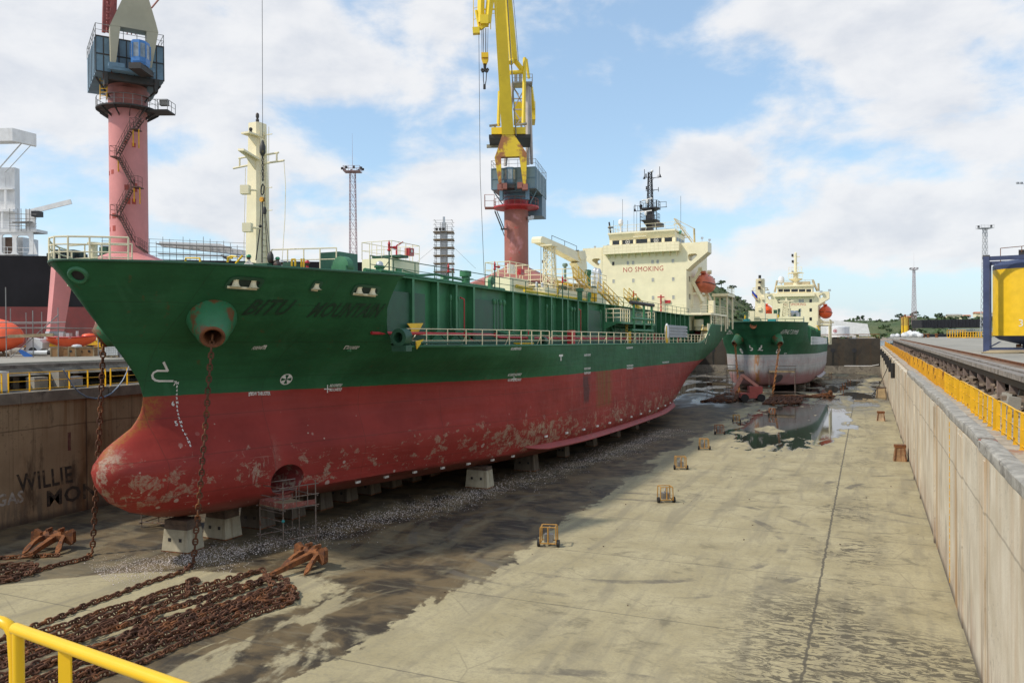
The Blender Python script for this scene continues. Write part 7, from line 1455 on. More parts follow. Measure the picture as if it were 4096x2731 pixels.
# crane boom rest (lattice) and hose crane
q=at_p(*z2(255,790),3.2); lt=at_p(*z2(258,352),3.2); b=MB(); b.lattice((3.2,q.y,12.9),1.15,.75,lt.z-12.9,6,.06,4,PI/4); b.box(2.6,3.8,q.y-.8,q.y+.8,lt.z-.06,lt.z+.08); b.ladder((3.6,q.y+.8,13),(3.5,q.y+.7,lt.z),(0,.4,0),.025,.4); b.obj('boom_rest',M_creamr,tk,ang=0)
pk=2.2; tip=at_p(*z2(182,282),pk); el=at_p(*z2(605,500),pk); bsq=at_p(*z2(598,690),pk)
up=V(0,0,1)
def pp_(pts,p0,th,name,m,par): b=MB(); b.prism([at_p(*z2(*q_),p0) for q_ in pts],(-th,0,0)); return b.obj(name,m,par,ang=0)
hc_=pp_([(165,275),(175,252),(192,250),(330,310),(560,412),(640,478),(640,492),(600,530),(560,512),(300,372),(192,318),(165,315)],pk+.5,1.0,'hose_crane',M_cream,tk)
pp_([(540,528),(640,488),(648,560),(650,690),(590,690),(560,560)],pk+.45,.9,'crane_pedestal',M_cream,hc_); pp_([(562,402),(628,398),(645,470),(640,488),(590,500),(572,470)],pk+.62,1.3,'crane_winch_house',M_cream,hc_); pp_([(538,396),(562,392),(575,412),(560,414)],pk+.5,.9,'crane_motor',M_black,hc_)
b=MB()
for dx in(-.25,0,.25): b.tube(V(pk+dx,tip.y+.2,tip.z-.2),V(pk+dx,tip.y+.2,14.3),.025,4)
b.tube(V(pk,tip.y+.2,16.9),V(pk,tip.y+.2,17.2),.14,6); b.obj('crane_wire',M_dark,hc_); b=MB(); b.rail([at_p(*z2(280,292),pk),at_p(*z2(540,400),pk)],.5,1,3,.03); b.obj('boom_rail',M_dark,hc_); b=MB(); b.cbox((pk,tip.y+.2,14.0),(.4,.5,1.0)); b.obj('crane_hook',M_yelr,hc_,ang=0)
# pump room house with yellow stairs, tanks
q0=at_p(*z2(610,745),3.6); q1=at_p(*z2(850,790),3.6); b=MB(); b.box(-2.5,3.6,q0.y,q1.y,12.7,q0.z-.1); o4=b.obj('deck_house',M_cream,tk,ang=0)
b=MB(); b.rail([V(-2.5,q0.y-3,q0.z-.1),V(3.6,q0.y-3,q0.z-.1),V(3.6,q1.y,q0.z-.1),V(-2.5,q1.y,q0.z-.1)],1.5,3,1.3,.045); b.box(-2.5,3.6,q0.y-3,q0.y,q0.z-.2,q0.z-.1); b.obj('roof_rail',M_creamr,o4)
b=MB()
for i,(a_,b0,b1,rr) in enumerate(((735,582,740,.62),(768,590,740,.62))): qa,qb=at_p(*z2(a_,b0),2.0+i*.6),at_p(*z2(a_,b1),2.0+i*.6); rr*=.55; b.lathe([(rr*.9,q0.z-.1),(rr,q0.z),(rr,qa.z-.3),(rr*.6,qa.z),(.1,qa.z+.05)],V(2.0+i*.6,qa.y,0),16)
b.objs('silver_tank',M_silver,o4)
def ystair(pxa,pxb,p_,w_=.6):
    a_,c_=at_p(*pxa,p_),at_p(*pxb,p_); b=MB()
    for dp in(-w_/2,w_/2):
        b.flat(a_+V(dp,0,0),c_+V(dp,0,0),(0,.1,.2),(.05,0,0)); b.tube(a_+V(dp,0,.95),c_+V(dp,0,.95),.045,5); b.tube(a_+V(dp,0,.5),c_+V(dp,0,.5),.03,5)
        for i in range(5): e=a_.lerp(c_,i/4); b.tube(e+V(dp,0,0),e+V(dp,0,.95),.035,4)
    n=int((c_-a_).length/.3)
    for i in range(1,n): e=a_.lerp(c_,i/n); b.box(e.x-w_/2,e.x+w_/2,e.y-.1,e.y+.1,e.z-.02,e.z+.02)
    b.obj('yellow_stair',M_yel,tk,ang=0)
ystair(z2(530,665),z2(655,800),4.2); ystair(z2(790,820),z2(1000,1030),6.3); ystair(z2(1060,880),z2(1215,1030),6.3)
b=MB(); q=at_p(*z2(418,560),1.5); b.lathe([(.15,12.9),(.15,q.z-.1),(.30,q.z),(.30,q.z+.2),(.2,q.z+.3)],V(1.5,q.y,0),14); b.obj('exhaust_vent',mat('grey_green_vent',(.16,.24,.21),.5),tk)
# manifold platform and pipe rack on the port side
q0=at_p(*z2(940,1090),8.2); q1=at_p(*z2(1335,1100),8.6)
b=MB(); b.box(6.4,8.9,q0.y,q1.y,10.9,11.1); b.prism([V(6.3,q0.y,10.0),V(6.3,q0.y,10.9),V(8.4,q0.y,10.9)],(0,.1,0)); b.prism([V(6.3,q1.y,9.6),V(6.3,q1.y,10.9),V(8.6,q1.y,10.9)],(0,.1,0)); b.obj('manifold_platform',M_green,tk,ang=0)
b=MB(); b.rail([V(6.5,q0.y,11.1),V(8.8,q0.y,11.1),V(8.8,q0.y+3.0,11.1)],1.3,3,.8,.05); b.rail([V(8.8,q1.y-2.5,11.1),V(8.8,q1.y,11.1),V(6.6,q1.y,11.1)],1.3,3,.8,.05); b.obj('platform_rail',M_creamr,tk)
b=MB(); sA,sB=at_p(*z2(1120,950),8.9).y,at_p(*z2(1335,970),8.9).y
for s_ in(sA+.6,(sA+sB)/2+.4,sB-.5): b.tube((8.9,s_,8.6),(8.9,s_,at_p(*z2(1230,950),8.9).z),.13,10)
for y_ in((1105,1110),(1230,1235)): a_=at_p(*z2(1115,y_[0]),8.9); b.tube((8.9,sA-.3,a_.z),(8.9,sB,a_.z),.15,10)
b.obj('hose_rack_frame',M_green,tk); b=MB(); a_=at_p(*z2(1110,938),8.9); b.tube((8.9,sA-.5,a_.z),(8.9,sB+.2,a_.z),.2,14); b.obj('rack_fender',M_dark,tk)
b=MB(); b.box(6.3,6.5,q0.y+.5,q1.y-.5,8.9,10.9); b.obj('manifold_recess',M_black,tk,ang=0)
b=MB()
for s_ in np.linspace(q0.y+1.2,q1.y-1,5): b.path([V(6.5,s_,10.6),V(7.4,s_,10.6),V(7.6,s_,10.3),V(7.6,s_,9.6),V(8.0,s_+.6,9.3),V(8.2,s_+.8,8.8)],.08,7)
b.objs('manifold_pipe',M_green,tk); b=MB(); s_=at_p(*z2(1025,1150),7.2).y; b.ladder((7.6,s_,8.8),(7.6,s_,12.3),(0,.5,0),.05,.35); s_=at_p(*z2(1085,1340),9.2).y; b.ladder((9.3,s_,8.8),(9.3,s_,10.1),(0,.5,0),.06,.3); s_=at_p(*z2(1470,1330),9.6).y; b.ladder((9.85,s_-.4,8.9),(9.85,s_-.4,10.9),(0,.5,0),.06,.3); b.objs('yellow_ladder',M_yel,tk)
q=at_p(*z2(483,1360),9.0); b=MB(); b.cbox((9.0,q.y,9.4),(.4,.85,1.35)); b.obj('extinguisher_box',M_red,tk,ang=0)
# ---- superstructure
SS=84.0
zs=Z(2380,850,520,2038)
def W(a,b_,s_=SS): return at_s(*zs(a,b_),s_)
rt=W(1430,475); rb=W(1430,1450); hw=rt.x; topz=rt.z; lw=-hw
su=MB(); su.box(lw,hw,SS,98,10.6,topz); sup=su.obj('superstructure',M_cream,tk,ang=0)
# bridge wings with rounded openings
tipz0,tipz1=W(1768,615).z,W(1768,470).z; wx=W(1768,540).x; jn=W(1425,900)
for sd in(1,-1):
    outer=[]; c=[(hw*.999,jn.z),(wx,tipz0),(wx,topz),(hw*.999,topz)]
    o8=[V(hw,0,jn.z+ (topz-jn.z)*.5),V(hw,0,jn.z+.2),V(hw+.1,0,jn.z),V(hw+(wx-hw)*.3,0,jn.z+(tipz0-jn.z)*.3),V(hw+(wx-hw)*.65,0,jn.z+(tipz0-jn.z)*.65),V(wx,0,tipz0),V(wx,0,tipz0+(topz-tipz0)*.5),V(wx,0,topz),V(hw+(wx-hw)*.65,0,topz),V(hw+(wx-hw)*.3,0,topz),V(hw,0,topz),V(hw,0,topz-.5)]
    hl=[W(1455,700),W(1462,735),W(1490,762),W(1515,760),W(1550,725),W(1600,680),W(1600,655),W(1570,643),W(1520,646),W(1490,648),W(1465,660),W(1455,680)]
    hl=[V(hw+max(.12,abs(q.x)-hw),0,q.z) for q in hl]
    b=MB(); b.holed([V(sd*q.x,SS-.05,q.z) for q in o8],[V(sd*q.x,SS-.05,q.z) for q in hl],(0,2.6,0)); b.obj('bridge_wing',M_cream,sup,ang=0)
b=MB(); bl,br=W(160,660),W(1340,605); b.box(bl.x,br.x,SS-1.0,SS-.003,W(700,640).z,W(700,505).z)
for i in range(11): x_=bl.x+(br.x-bl.x)*(i+.5)/11; b.prism([V(x_,SS-.01,W(700,640).z-.7),V(x_,SS-.01,W(700,640).z),V(x_,SS-.9,W(700,640).z)],(.06,0,0))
b.obj('front_balcony',M_cream,sup,ang=0)
b=MB(); b.rail([V(bl.x,SS-1.0,W(700,505).z-1.3),V(br.x,SS-1.0,W(700,505).z-1.3)],1.35,3,.62,.02); b.obj('balcony_rail',M_creamr,sup)
# wheelhouse
wl_,wr_=W(232,500),W(1262,470); zr0=W(700,500).z; zr1=W(760,330).z; zr2=W(760,300).z
sw_=SS-.15
b=MB(); b.box(wl_.x+.1,wr_.x-.1,SS+.4,SS+6,topz,zr1); b.prism([V(wl_.x,sw_,zr1-.72),V(wl_.x,sw_+1,zr1-.72),V(wl_.x,sw_+1,zr1+.05),V(wl_.x,sw_-.5,zr1+.05)],(wr_.x-wl_.x,0,0)); b.box(wl_.x-.1,wr_.x+.1,sw_-.55,SS+6.2,zr1+.054,zr2)
b.box(wl_.x,wr_.x,sw_,SS+.6,topz,W(500,510).z+.02)
WX=[(270,392,438,505),(420,610,428,495),(638,832,405,482),(862,1056,395,472),(1086,1220,385,458)]
zc0,zc1=W(520,500).z,W(520,420).z
xs_=[wl_.x]+sum([[W(a0,450).x,W(a1,450).x] for a0,a1,_,_ in WX],[])+[wr_.x]
for i in range(0,len(xs_),2): b.box(xs_[i],xs_[i+1],sw_,SS+.3,W(500,510).z+.02,zr1-.72)
wh=b.obj('wheelhouse',M_cream,sup,ang=0)
for i,(a0,a1,b0,b1) in enumerate(WX):
    b=MB(); b.box(xs_[1+2*i],xs_[2+2*i],sw_+.12,sw_+.16,W(500,510).z+.02,zr1-.72); wo_=b.obj('bridge_window',M_glass,wh,ang=0)
    b=MB(); x0,x1=xs_[1+2*i],xs_[2+2*i]; z0,z1_=W(500,510).z+.02,zr1-.72
    for r_ in((x0,x1,z0,z0+.1),(x0,x1,z1_-.1,z1_),(x0,x0+.08,z0,z1_),(x1-.08,x1,z0,z1_)): b.box(r_[0],r_[1],sw_+.05,sw_+.118,r_[2],r_[3])
    b.obj('window_frame',M_cream,wo_,ang=0)
    if i in(1,3): b=MB(); cx_=(x0+x1)/2; b.lathe([(.34,0),(.34,.03),(.26,.03),(.26,0)],Matrix.Translation((cx_,sw_+.1,(z0+z1_)/2))@Matrix.Rotation(PI/2,4,'X'),18,False); b.lathe([(.12,0),(.12,.03)],Matrix.Translation((cx_,sw_+.1,(z0+z1_)/2))@Matrix.Rotation(PI/2,4,'X'),10); b.obj('clear_view_screen',M_mark,wo_)
for sx,dz in((1,0),): 
    for k_ in range(3): b=MB(); b.box(wr_.x-.11,wr_.x-.06,SS+1+k_*1.6,SS+2.2+k_*1.6,W(500,510).z,zr1-.72); b.obj('bridge_window',M_glass,wh,ang=0)
b=MB(); b.box(W(625,380).x,W(830,380).x,sw_-.75,sw_-.5,W(730,392).z,W(730,378).z); b.obj('window_awning',M_cream,wh,ang=0)
rl=[V(wl_.x,SS-.5,zr2),V(wr_.x,SS-.5,zr2),V(wr_.x,SS+6,zr2),V(wl_.x,SS+6,zr2)]; b=MB(); b.rail(rl,1.05,2,1.5,.03,True); b.obj('monkey_island_rail',M_creamr,sup)
for i,(a,b_) in enumerate(((287,802),(516,793),(597,788),(902,775),(983,772),(1222,760),(292,1078),(601,1067),(907,1057),(1226,1045),(294,1358),(910,1337),(1230,1327))):
    q=W(a,b_); b=MB(); b.add([V(p_.x,SS-.012,p_.z) for p_ in rrect(q.x-.19,q.x+.19,q.z-.28,q.z+.28,.07,4)],[tuple(range(16))]); wo_=b.obj('porthole_window',M_glass if i in(0,) else M_pane,sup,ang=0)
    b=MB(); o_=rrect(q.x-.25,q.x+.25,q.z-.34,q.z+.34,.11,4); i_=rrect(q.x-.19,q.x+.19,q.z-.28,q.z+.28,.07,4); b.holed([V(p_.x,SS-.03,p_.z) for p_ in o_],[V(p_.x,SS-.03,p_.z) for p_ in i_],(0,.028,0)); b.obj('window_frame',M_cream,wo_,ang=0)
b=MB(); 
for s_,z_ in((85.6,W(1445,1030).z),(86.6,W(1445,1030).z),(85.6,W(1445,1310).z),(86.6,W(1445,1310).z)): b.box(hw,hw+.02,s_,s_+.45,z_-.4,z_+.4)
b.objs('side_window',M_glass,sup,ang=0)
vs,fs=text_mesh('NO SMOKING',1.0); t0,t1=W(437,938),W(1070,912); wmx=max(v_[0] for v_ in vs); hmx=max(v_[1] for v_ in vs); kx=(t1.x-t0.x)/wmx; kz=(W(437,862).z-t0.z)/hmx
b=MB(); b.add([(t0.x+x_*kx,SS-.015,t0.z+y_*kz) for x_,y_ in vs],fs); b.obj('warning_lettering',M_txtr,sup,ang=0)
# lower front gear: fire monitor, rail, pipe
q=W(1048,1400); b=MB(); b.tube((q.x,SS-.5,12.7),(q.x,SS-.5,q.z+1.0),.12,6); b.box(q.x-.5,q.x+.5,SS-.6,SS-.4,q.z+.6,q.z+.75); b.box(q.x+.5,q.x+1.3,SS-.2,SS-.02,q.z-.2,q.z+.2); b.obj('front_fire_station',M_red,sup,ang=0)
b=MB(); b.rail([V(-5,SS-1.6,12.9),V(hw,SS-1.6,12.9)],1.4,3,1.3,.03); b.tube((-1,SS-.9,13.05),(hw+2.4,SS-.9,12.9),.2,8); b.obj('front_rail',M_creamr,sup)
# radome, radar mast, funnel gear on top
q=W(403,330,SS+2); qb=W(403,200,SS+2); b=MB(); b.lathe([(.22,q.z),(.12,q.z+.4),(.12,qb.z-.2),(.22,qb.z),(.37,qb.z+.15),(.38,qb.z+.6),(.28,qb.z+.82),(.08,qb.z+.92)],V(q.x,SS+2,0),16); b.obj('satellite_dome',M_white,sup)
zm_=Z(2250,650,400,1792); MS=SS+4.0
def RM(a,b_,s_=MS): return at_s(*zm_(a,b_),s_)
cxm=RM(1570,900).x
b=MB(); zA,zB,zC,zD,zE,zF,zG=[RM(1560,y_).z for y_ in(1230,1160,1050,1040,880,820,180)]
def blk(z0,z1,w0,d0,w1,d1): r0=[V(cxm+sx*w0,MS+sy*d0,z0) for sx,sy in((-1,-1),(1,-1),(1,1),(-1,1))]; r1=[V(cxm+sx*w1,MS+sy*d1,z1) for sx,sy in((-1,-1),(1,-1),(1,1),(-1,1))]; b.grid([r0,r1],True); b.add(r0+r1,[(3,2,1,0),(4,5,6,7)])
blk(zr2,zB,.48,.5,.42,.42); blk(zB,zC,.45,.45,1.0,.9); blk(zC,zD,1.25,1.1,1.25,1.1); blk(zD,zE,.58,.55,.5,.5); blk(zE,zE+.3,.6,.55,1.1,.9); blk(zE+.3,zF,1.35,1.0,1.35,1.0)
mp=b.obj('radar_mast',M_black,sup,ang=0)
b=MB(); b.lattice((cxm,MS,zF),.80,.48,zG-zF,9,.055,4,PI/4); b.ladder((cxm+.1,MS-.5,zF),(cxm+.05,MS-.3,zG),(.35,0,0),.03,.35); b.obj('mast_lattice',M_black,mp,ang=0)
b=MB()
for y0,xl,xr in((270,1440,1775),(495,1490,1720)): a_,c_=RM(xl,y0+15),RM(xr,y0-8); b.tube(a_,V(cxm,MS,a_.z+.1),.05,5); b.tube(V(cxm,MS,c_.z),c_,.05,5); b.tube(V(cxm+.2,MS,c_.z-.5),V(cxm+.7,MS,c_.z),.03,4)
for a_,y0,y1 in((1468,285,125),(1740,262,75),(1298,865,755),(1718,525,445),(1712,280,225)): b.tube(RM(a_,y0),RM(a_,y1),.05,5)
for a_,y0 in((1465,275),(1748,240),(1298,850)): q=RM(a_,y0); b.lathe([(.2,q.z-.2),(.03,q.z+.3)],V(q.x,MS,0),4)
for a_,y0 in((1495,240),(1503,465)): q=RM(a_,y0); b.lathe([(.12,-.2),(.12,.0),(.05,.06),(.11,.12),(.11,.3)],q,8)
b.obj('signal_yard',M_black,mp)
b=MB()
for z_,w_,d_ in((zD,1.22,1.05),(zF,1.32,.95)): b.rail([V(cxm-w_,MS-d_,z_),V(cxm+w_,MS-d_,z_),V(cxm+w_,MS+d_,z_),V(cxm-w_,MS+d_,z_)],1.0,2,.8,.03,True)
for sx in(-1,1): b.tube((cxm+sx*1.25,MS-1.05,zr2),(cxm+sx*1.25,MS-1.05,zF+1.0),.06,6); 
a_=RM(1280,875); b.tube(V(cxm-1.3,MS,zF-.3),V(a_.x,MS,zF-.3),.05,5); b.tube(V(cxm+1.3,MS,zF),V(cxm+2.6,MS,zF),.05,5); b.rail([V(cxm+1.4,MS,zF),V(cxm+2.5,MS,zF)],.8,1,.8,.035); b.rail([V(a_.x,MS,zF-.3),V(cxm-1.35,MS,zF-.3)],.8,1,.8,.035); b.obj('platform_rail',M_black,mp)
for (y0,xa,xb_,yb) in((680,1425,1610,640),(890,1385,1600,860)): a_,c_=RM(xa,y0,MS-1.6),RM(xb_,yb,MS-1.6); b=MB(); b.flat(a_,c_,(0,.12,0),(0,0,.14)); q=RM(1515 if y0<700 else 1490,(y0+yb)/2+25,MS-1.6); b.lathe([(.12,-.4),(.2,-.2),(.2,.05),(.1,.15)],q,10); b.obj('radar_scanner',M_white,mp,ang=30)
b=MB(); q=RM(1605,155); b.ball(q,.22,10,6); b.obj('mast_head_dome',M_white,mp); b=MB(); q=RM(1415,795); b.lathe([(.06,-.2),(.12,0),(.28,.3)],Matrix.Translation(q)@Matrix.Rotation(PI/2,4,'X'),12,False); b.obj('fog_horn',M_dark,mp)
b=MB(); q=RM(1710,1130,SS+3); b.cbox(q,(1.6,1.0,.5)); b.ball((q.x,SS+3,q.z+.15),.5,10,7); q=RM(1455,1205,SS+3); b.cbox((q.x,SS+3,q.z),(.7,.6,.6)); b.objs('top_equipment',M_dark,sup,ang=30)
b=MB()
for a_,b0,b1,s_ in((1075,1270,660,SS+2),(1280,1250,860,SS+3),(1330,1240,870,SS+3),(915,1270,1040,SS+1),(1168,1240,1040,SS+1)): b.tube(RM(a_,b0,s_),RM(a_,b1,s_),.025,4)
q0=W(1345,270,SS+3); b.tube(q0,q0+V(0,0,5),.025,4)
b.objs('whip_aerial',M_dark,sup)
b=MB()
for a0,b0,a1,b1,wd in((835,1070,865,1290,.18),(815,1170,905,1165,.2)): b.bar(RM(a0,b0,SS+.5),RM(a1,b1,SS+.5),wd)
b.obj('small_derrick',M_dark,sup,ang=0)
b=MB()
for a0,b0,a1,b1,wd in((1240,95,1515,465,.16),(1270,100,1548,460,.08),(1230,190,1330,170,.12),(1400,395,1490,385,.14),(1553,250,1560,465,.2)): b.bar(W(a0,b0,SS+2),W(a1,b1,SS+2),wd)
b.tube(W(1250,95,SS+2),W(1548,248,SS+2),.03,4); b.tube(W(1265,110,SS+2),W(1540,252,SS+2),.03,4); b.obj('stores_crane',mat('stained_cream_paint',(.55,.44,.22),.5,var=.2,rust=(RUST,.7,.6,1.5)),sup,ang=0)
b=MB()
for a_,b0,b1 in((1678,400,455),(1795,430,470),(205,520,545),(0,540,560)): q=W(a_,b0,SS+1); b.cbox(q,(.34,.25,.26),.3); b.tube(q,W(a_,b1,SS+1),.03,4)
b.objs('wing_floodlight',M_silver,sup,ang=0)
b=MB(); 
for a_,b_ in((1280,345),(1330,320),(1340,300)): q=W(a_,b_,SS+2); b.ball(q,.2,8,6)
b.objs('green_signal_light',mat('pale_green_fitting',(.12,.35,.22),.5),sup)
# aft port structures: boat deck, posts, locker, stub column
b=MB(); b.box(hw,9.6,85.5,98,12.9,13.2); b.box(9.0,9.8,86.5,87.2,13.2,15.0); b.box(7.4,9.9,97,103,16.2,16.6); b.obj('boat_deck',M_cream,sup,ang=0)
b=MB()
for s_ in(86.5,90,94,97.5): b.tube((9.4,s_,10.6),(9.4,s_,12.9),.12,6)
for s_ in(98.0,102.5): b.tube((9.6,s_,11),(9.6,s_,16.2),.14,6); b.tube((7.6,s_,11),(7.6,s_,16.2),.14,6)
b.rail([V(hw+.3,85.6,13.2),V(9.5,85.6,13.2),V(9.5,98,13.2)],1.15,3,1.2,.035); b.rail([V(9.8,97.2,16.6),V(9.8,102.8,16.6)],1.1,2,1.2,.035); b.obj('boat_deck_rail',M_creamr,sup)
zq2=Z(2600,1100,360,1411)
q=at_p(*zq2(750,620),7.3); b=MB(); b.lathe([(.55,8.6),(.55,11.2),(.7,11.2),(.7,12.3)],V(7.4,q.y,0),20); b.obj('deck_column',M_cream,tk,ang=40)
b=MB(); b.box(6.3,9.2,q.y+1.6,q.y+1.8,8.6,12.9); b.box(6.2,8.5,q.y-1.3,q.y-1.1,8.6,10.4); b.obj('aft_house_front',M_green,tk,ang=0)
b=MB(); b.path([V(8.2,q.y-1.4,8.7),V(8.2,q.y-1.4,10.1),V(8.0,q.y-1.4,10.25),V(7.2,q.y-1.4,10.25)],.2,8); b.obj('red_pipe',M_red,tk); b=MB()
for dx in(7.3,7.6): b.bar((dx,q.y-1.5,8.7),(dx,q.y-1.5,9.9),.1)
b.ladder((9.0,82.5,8.7),(9.0,84.5,11.4),(.8,0,0),.06,.3); b.obj('yellow_stanchion',M_yel,tk,ang=0)
b=MB(); b.ladder((9.2,81.6,8.7),(9.2,84.4,11.4),(.9,0,0),.06,.28); b.box(9.3,9.5,82.6,84.0,8.8,10.2); b.obj('poop_stair',M_creamr,tk,ang=0)
b=MB(); 
for dz in(9.3,14.0): b.box(9.05,9.65,86.55,87.1,dz if dz>10 else 13.3,15.0)
b.objs('davit_winch',M_black,sup,ang=0)
# davit frame and lifeboat
zl_=lambda a,b_,p_:at_p(*zs(a,b_),p_)
dv=MB(); P8=8.9
for s_off in(0,6.2):
    f=lambda a,b_: W(a,b_,87.0)+V(0,s_off,0)
    for a0,b0,a1,b1,wd in((1505,1020,1510,1480,.4),(1540,1100,1640,1290,.45),(1545,1080,1655,890,.42),(1640,1290,1690,1400,.45),(1505,1030,1545,1110,.4),(1520,1270,1590,1270,.3)): dv.bar(f(a0,b0),f(a1,b1),wd)
    q=f(1655,885); dv.lathe([(.32,-.3),(.32,.3)],Matrix.Translation(q)@Matrix.Rotation(PI/2,4,'Y'),12)
dv.objs('lifeboat_davit',M_cream,tk,ang=0)
q=zl_(1735,1120,9.6)
q=W(1728,1262,90.0); Mx=M1@Matrix.Translation((q.x,90.2,q.z))@Matrix.Rotation(PI/2,4,'Z')
lb2=lifeboat('lifeboat','faded orange enclosed lifeboat hanging from its davit on the near tanker',(0,0,0),0,6.0,2.6,3.05,M_orangef); lb2.matrix_world=Mx
# rolled accommodation ladder on the port rail
q=at_p(*z2(1600,1290),9.9); t_=thing('gangway','grey corrugated gangway stowed on the side rail of the near tanker','gangway',M=M1@Matrix.Translation((9.75,q.y,9.3)))
wl2=at_p(*z2(1690,1290),9.9).y-q.y
b=MB()
for k_ in range(4): b.box(-.1,.25,-wl2,wl2,.3+k_*.36,.55+k_*.36)
b.box(-.05,.1,-wl2,wl2,.25,1.7); b.obj('gangway_tread_row',M_grey,t_,ang=0); b=MB(); b.ball((0,-wl2-.25,.9),.5,10,7,(.5,1,2.0)); b.obj('canvas_wrap',M_bag,t_)
for i,(dp,ds) in enumerate(((4.6,0),(4.7,1.05))):
    q=at_p(*z2(706,860),4.6); t_=thing('oil_drum',['yellow oil drum nearer the bow on the tanker trunk deck','yellow oil drum nearer the bridge on the tanker trunk deck'][i],'drum',M=M1@Matrix.Translation((dp,q.y-.5+ds*.7,13.35)),group='yellow drums on the tanker deck')
    b=MB(); b.lathe([(.3,0),(.31,.03),(.3,.06),(.3,.4),(.315,.43),(.3,.46),(.3,.86),(.31,.89),(.27,.9)],None,18); b.obj('drum_shell',M_yel,t_); b=MB(); b.lathe([(.04,.905),(.04,.93)],V(.15,0,0),8); b.obj('bung',M_dark,t_)
# ================================================================== DOCK FLOOR OBJECTS
def link_mesh(b,c,d,roll,bar=.046,w_=.105,L=.155,n=12,m=5,stud=True):
    d=d.normalized(); a=d.cross(V(0,0,1)) if abs(d.z)<.9 else d.cross(V(1,0,0)); a.normalize(); u=a.cross(d); s1=a*math.cos(roll)+u*math.sin(roll); s2=d.cross(s1)
    rings=[]
    for i in range(n):
        t=2*PI*i/n; ct,st=math.cos(t),math.sin(t); ex=.75
        x_=(L)*abs(ct)**ex*(1 if ct>0 else -1); y_=w_*abs(st)**ex*(1 if st>0 else -1); p=c+d*x_+s1*y_; o=(d*(ct*w_)+s1*(st*L)); o.normalize()
        rings.append([p+o*(bar*math.cos(2*PI*j/m))+s2*(bar*math.sin(2*PI*j/m)) for j in range(m)])
    b.grid(rings+[rings[0]],True)
    if stud: b.tube(c-s1*w_,c+s1*w_,bar*.75,4,cap=False)
def chain(b,pts,pitch=.285,roll0=.6,jit=.0,sc=1.0):
    pts=[Vector(q) for q in pts]; seg=[(pts[i+1]-pts[i]).length for i in range(len(pts)-1)]; tot=sum(seg); n=int(tot/(pitch*sc)); acc=0;i=0
    for k_ in range(n):
        s_=k_*pitch*sc+pitch*sc/2
        while i<len(seg)-1 and s_>acc+seg[i]: acc+=seg[i]; i+=1
        p=pts[i].lerp(pts[i+1],(s_-acc)/seg[i]); d=pts[i+1]-pts[i]
        link_mesh(b,p+V(random.uniform(-jit,jit),random.uniform(-jit,jit),0),d+V(random.uniform(-jit,jit),random.uniform(-jit,jit),0)*3,roll0+(PI/2 if k_%2 else 0)+random.uniform(-.2,.2),.046*sc,.105*sc,.155*sc)
zc9=Z(0,1500,1400,1783)
def GC(a,b_,z=.1): u,v=zc9(a,b_); return gnd(u,v,z)
# hanging part, then led across the floor to the pile
hp=M1@HT[1]; pts=[hp]
tgt=[(1085,0),(1070,180),(1062,380),(1048,600),(1030,760),(1012,850)]
g1=GC(985,955,.1); low=hp.lerp(g1,.9)
pts=[hp]+[hp.lerp(g1,t_)-V(0,0,.35*math.sin(PI*t_)) for t_ in(.2,.4,.6,.75,.86,.94)]+[g1]
def wig(p0,p1,n,amp,ph,zz=0): 
    d=(p1-p0); nrm=V(-d.y,d.x,0).normalized(); return [p0+d*(i/n)+nrm*(amp*math.sin(i*1.3+ph)+amp*.6*math.sin(i*.47+ph*2))+V(0,0,zz) for i in range(n+1)]
far=lambda y0: GC(-170,y0+170*.385)
b=MB(); pts+=wig(GC(930,995),GC(610,1108),5,.06,1)+wig(GC(600,1112),far(1345),10,.07,2); chain(b,pts,roll0=.75,jit=.01); tag(b.obj('anchor_chain',M_chain,ang=60),'rusty anchor chain hanging from the near tanker port bow and led across the floor','anchor chain')
ROW=[(1012,1040,1372,0),(815,1130,1403,1),(1335,992,1440,0),(1105,1110,1462,1),(1345,1048,1490,0),(800,1290,1520,1),(1375,1085,1545,0),(1390,1030,1576,1),(1440,1075,1606,0),(1180,1215,1636,1),(1475,1085,1668,0),(1490,1110,1700,1),(1455,1160,1735,0)]
b=MB(); prev=None
for i,(a_,b_,yl,par) in enumerate(ROW):
    p0=GC(a_,b_,.1+.05*(i%3==1)); p1=far(yl); mid=p0.lerp(p1,.5); n=18; run=wig(p0,p1,n,.10,i*1.7)
    if i in(4,9): run=[q+V(0,0,.12) for q in run]
    if i%2: run=run[::-1]
    if prev is not None and i%2==0:
        e=run[0]; dirv=(p0-p1).normalized(); run=[prev.lerp(e,.25)+dirv*.35,prev.lerp(e,.7)+dirv*.45]+run
    chain(b,([prev] if prev is not None and i%2==0 else [])+run,roll0=.7 if i%2 else .5,jit=.02); prev=run[-1] if i%2 else None
# extra loose bights lying over the heap
for (a0,b0,a1,b1,a2,b2) in((1010,1040,960,1045,955,1120),(1340,1000,1380,1060,1500,1075),(1500,1075,1480,1140,1300,1160),(800,1200,760,1250,620,1330),(780,1130,640,1230,500,1280),(1280,1130,1120,1230,900,1290),(600,1260,420,1330,260,1370),(760,1285,740,1310,700,1330)):
    chain(b,[GC(a0,b0,.2),GC((a0+a1)/2,(b0+b1)/2-6,.24),GC(a1,b1,.24),GC((a1+a2)/2,(b1+b2)/2,.22),GC(a2,b2,.16)],jit=.03)
tag(b.obj('anchor_chain',M_chain,ang=60),'rusty anchor chain flaked out in long rows on the near floor','anchor chain')
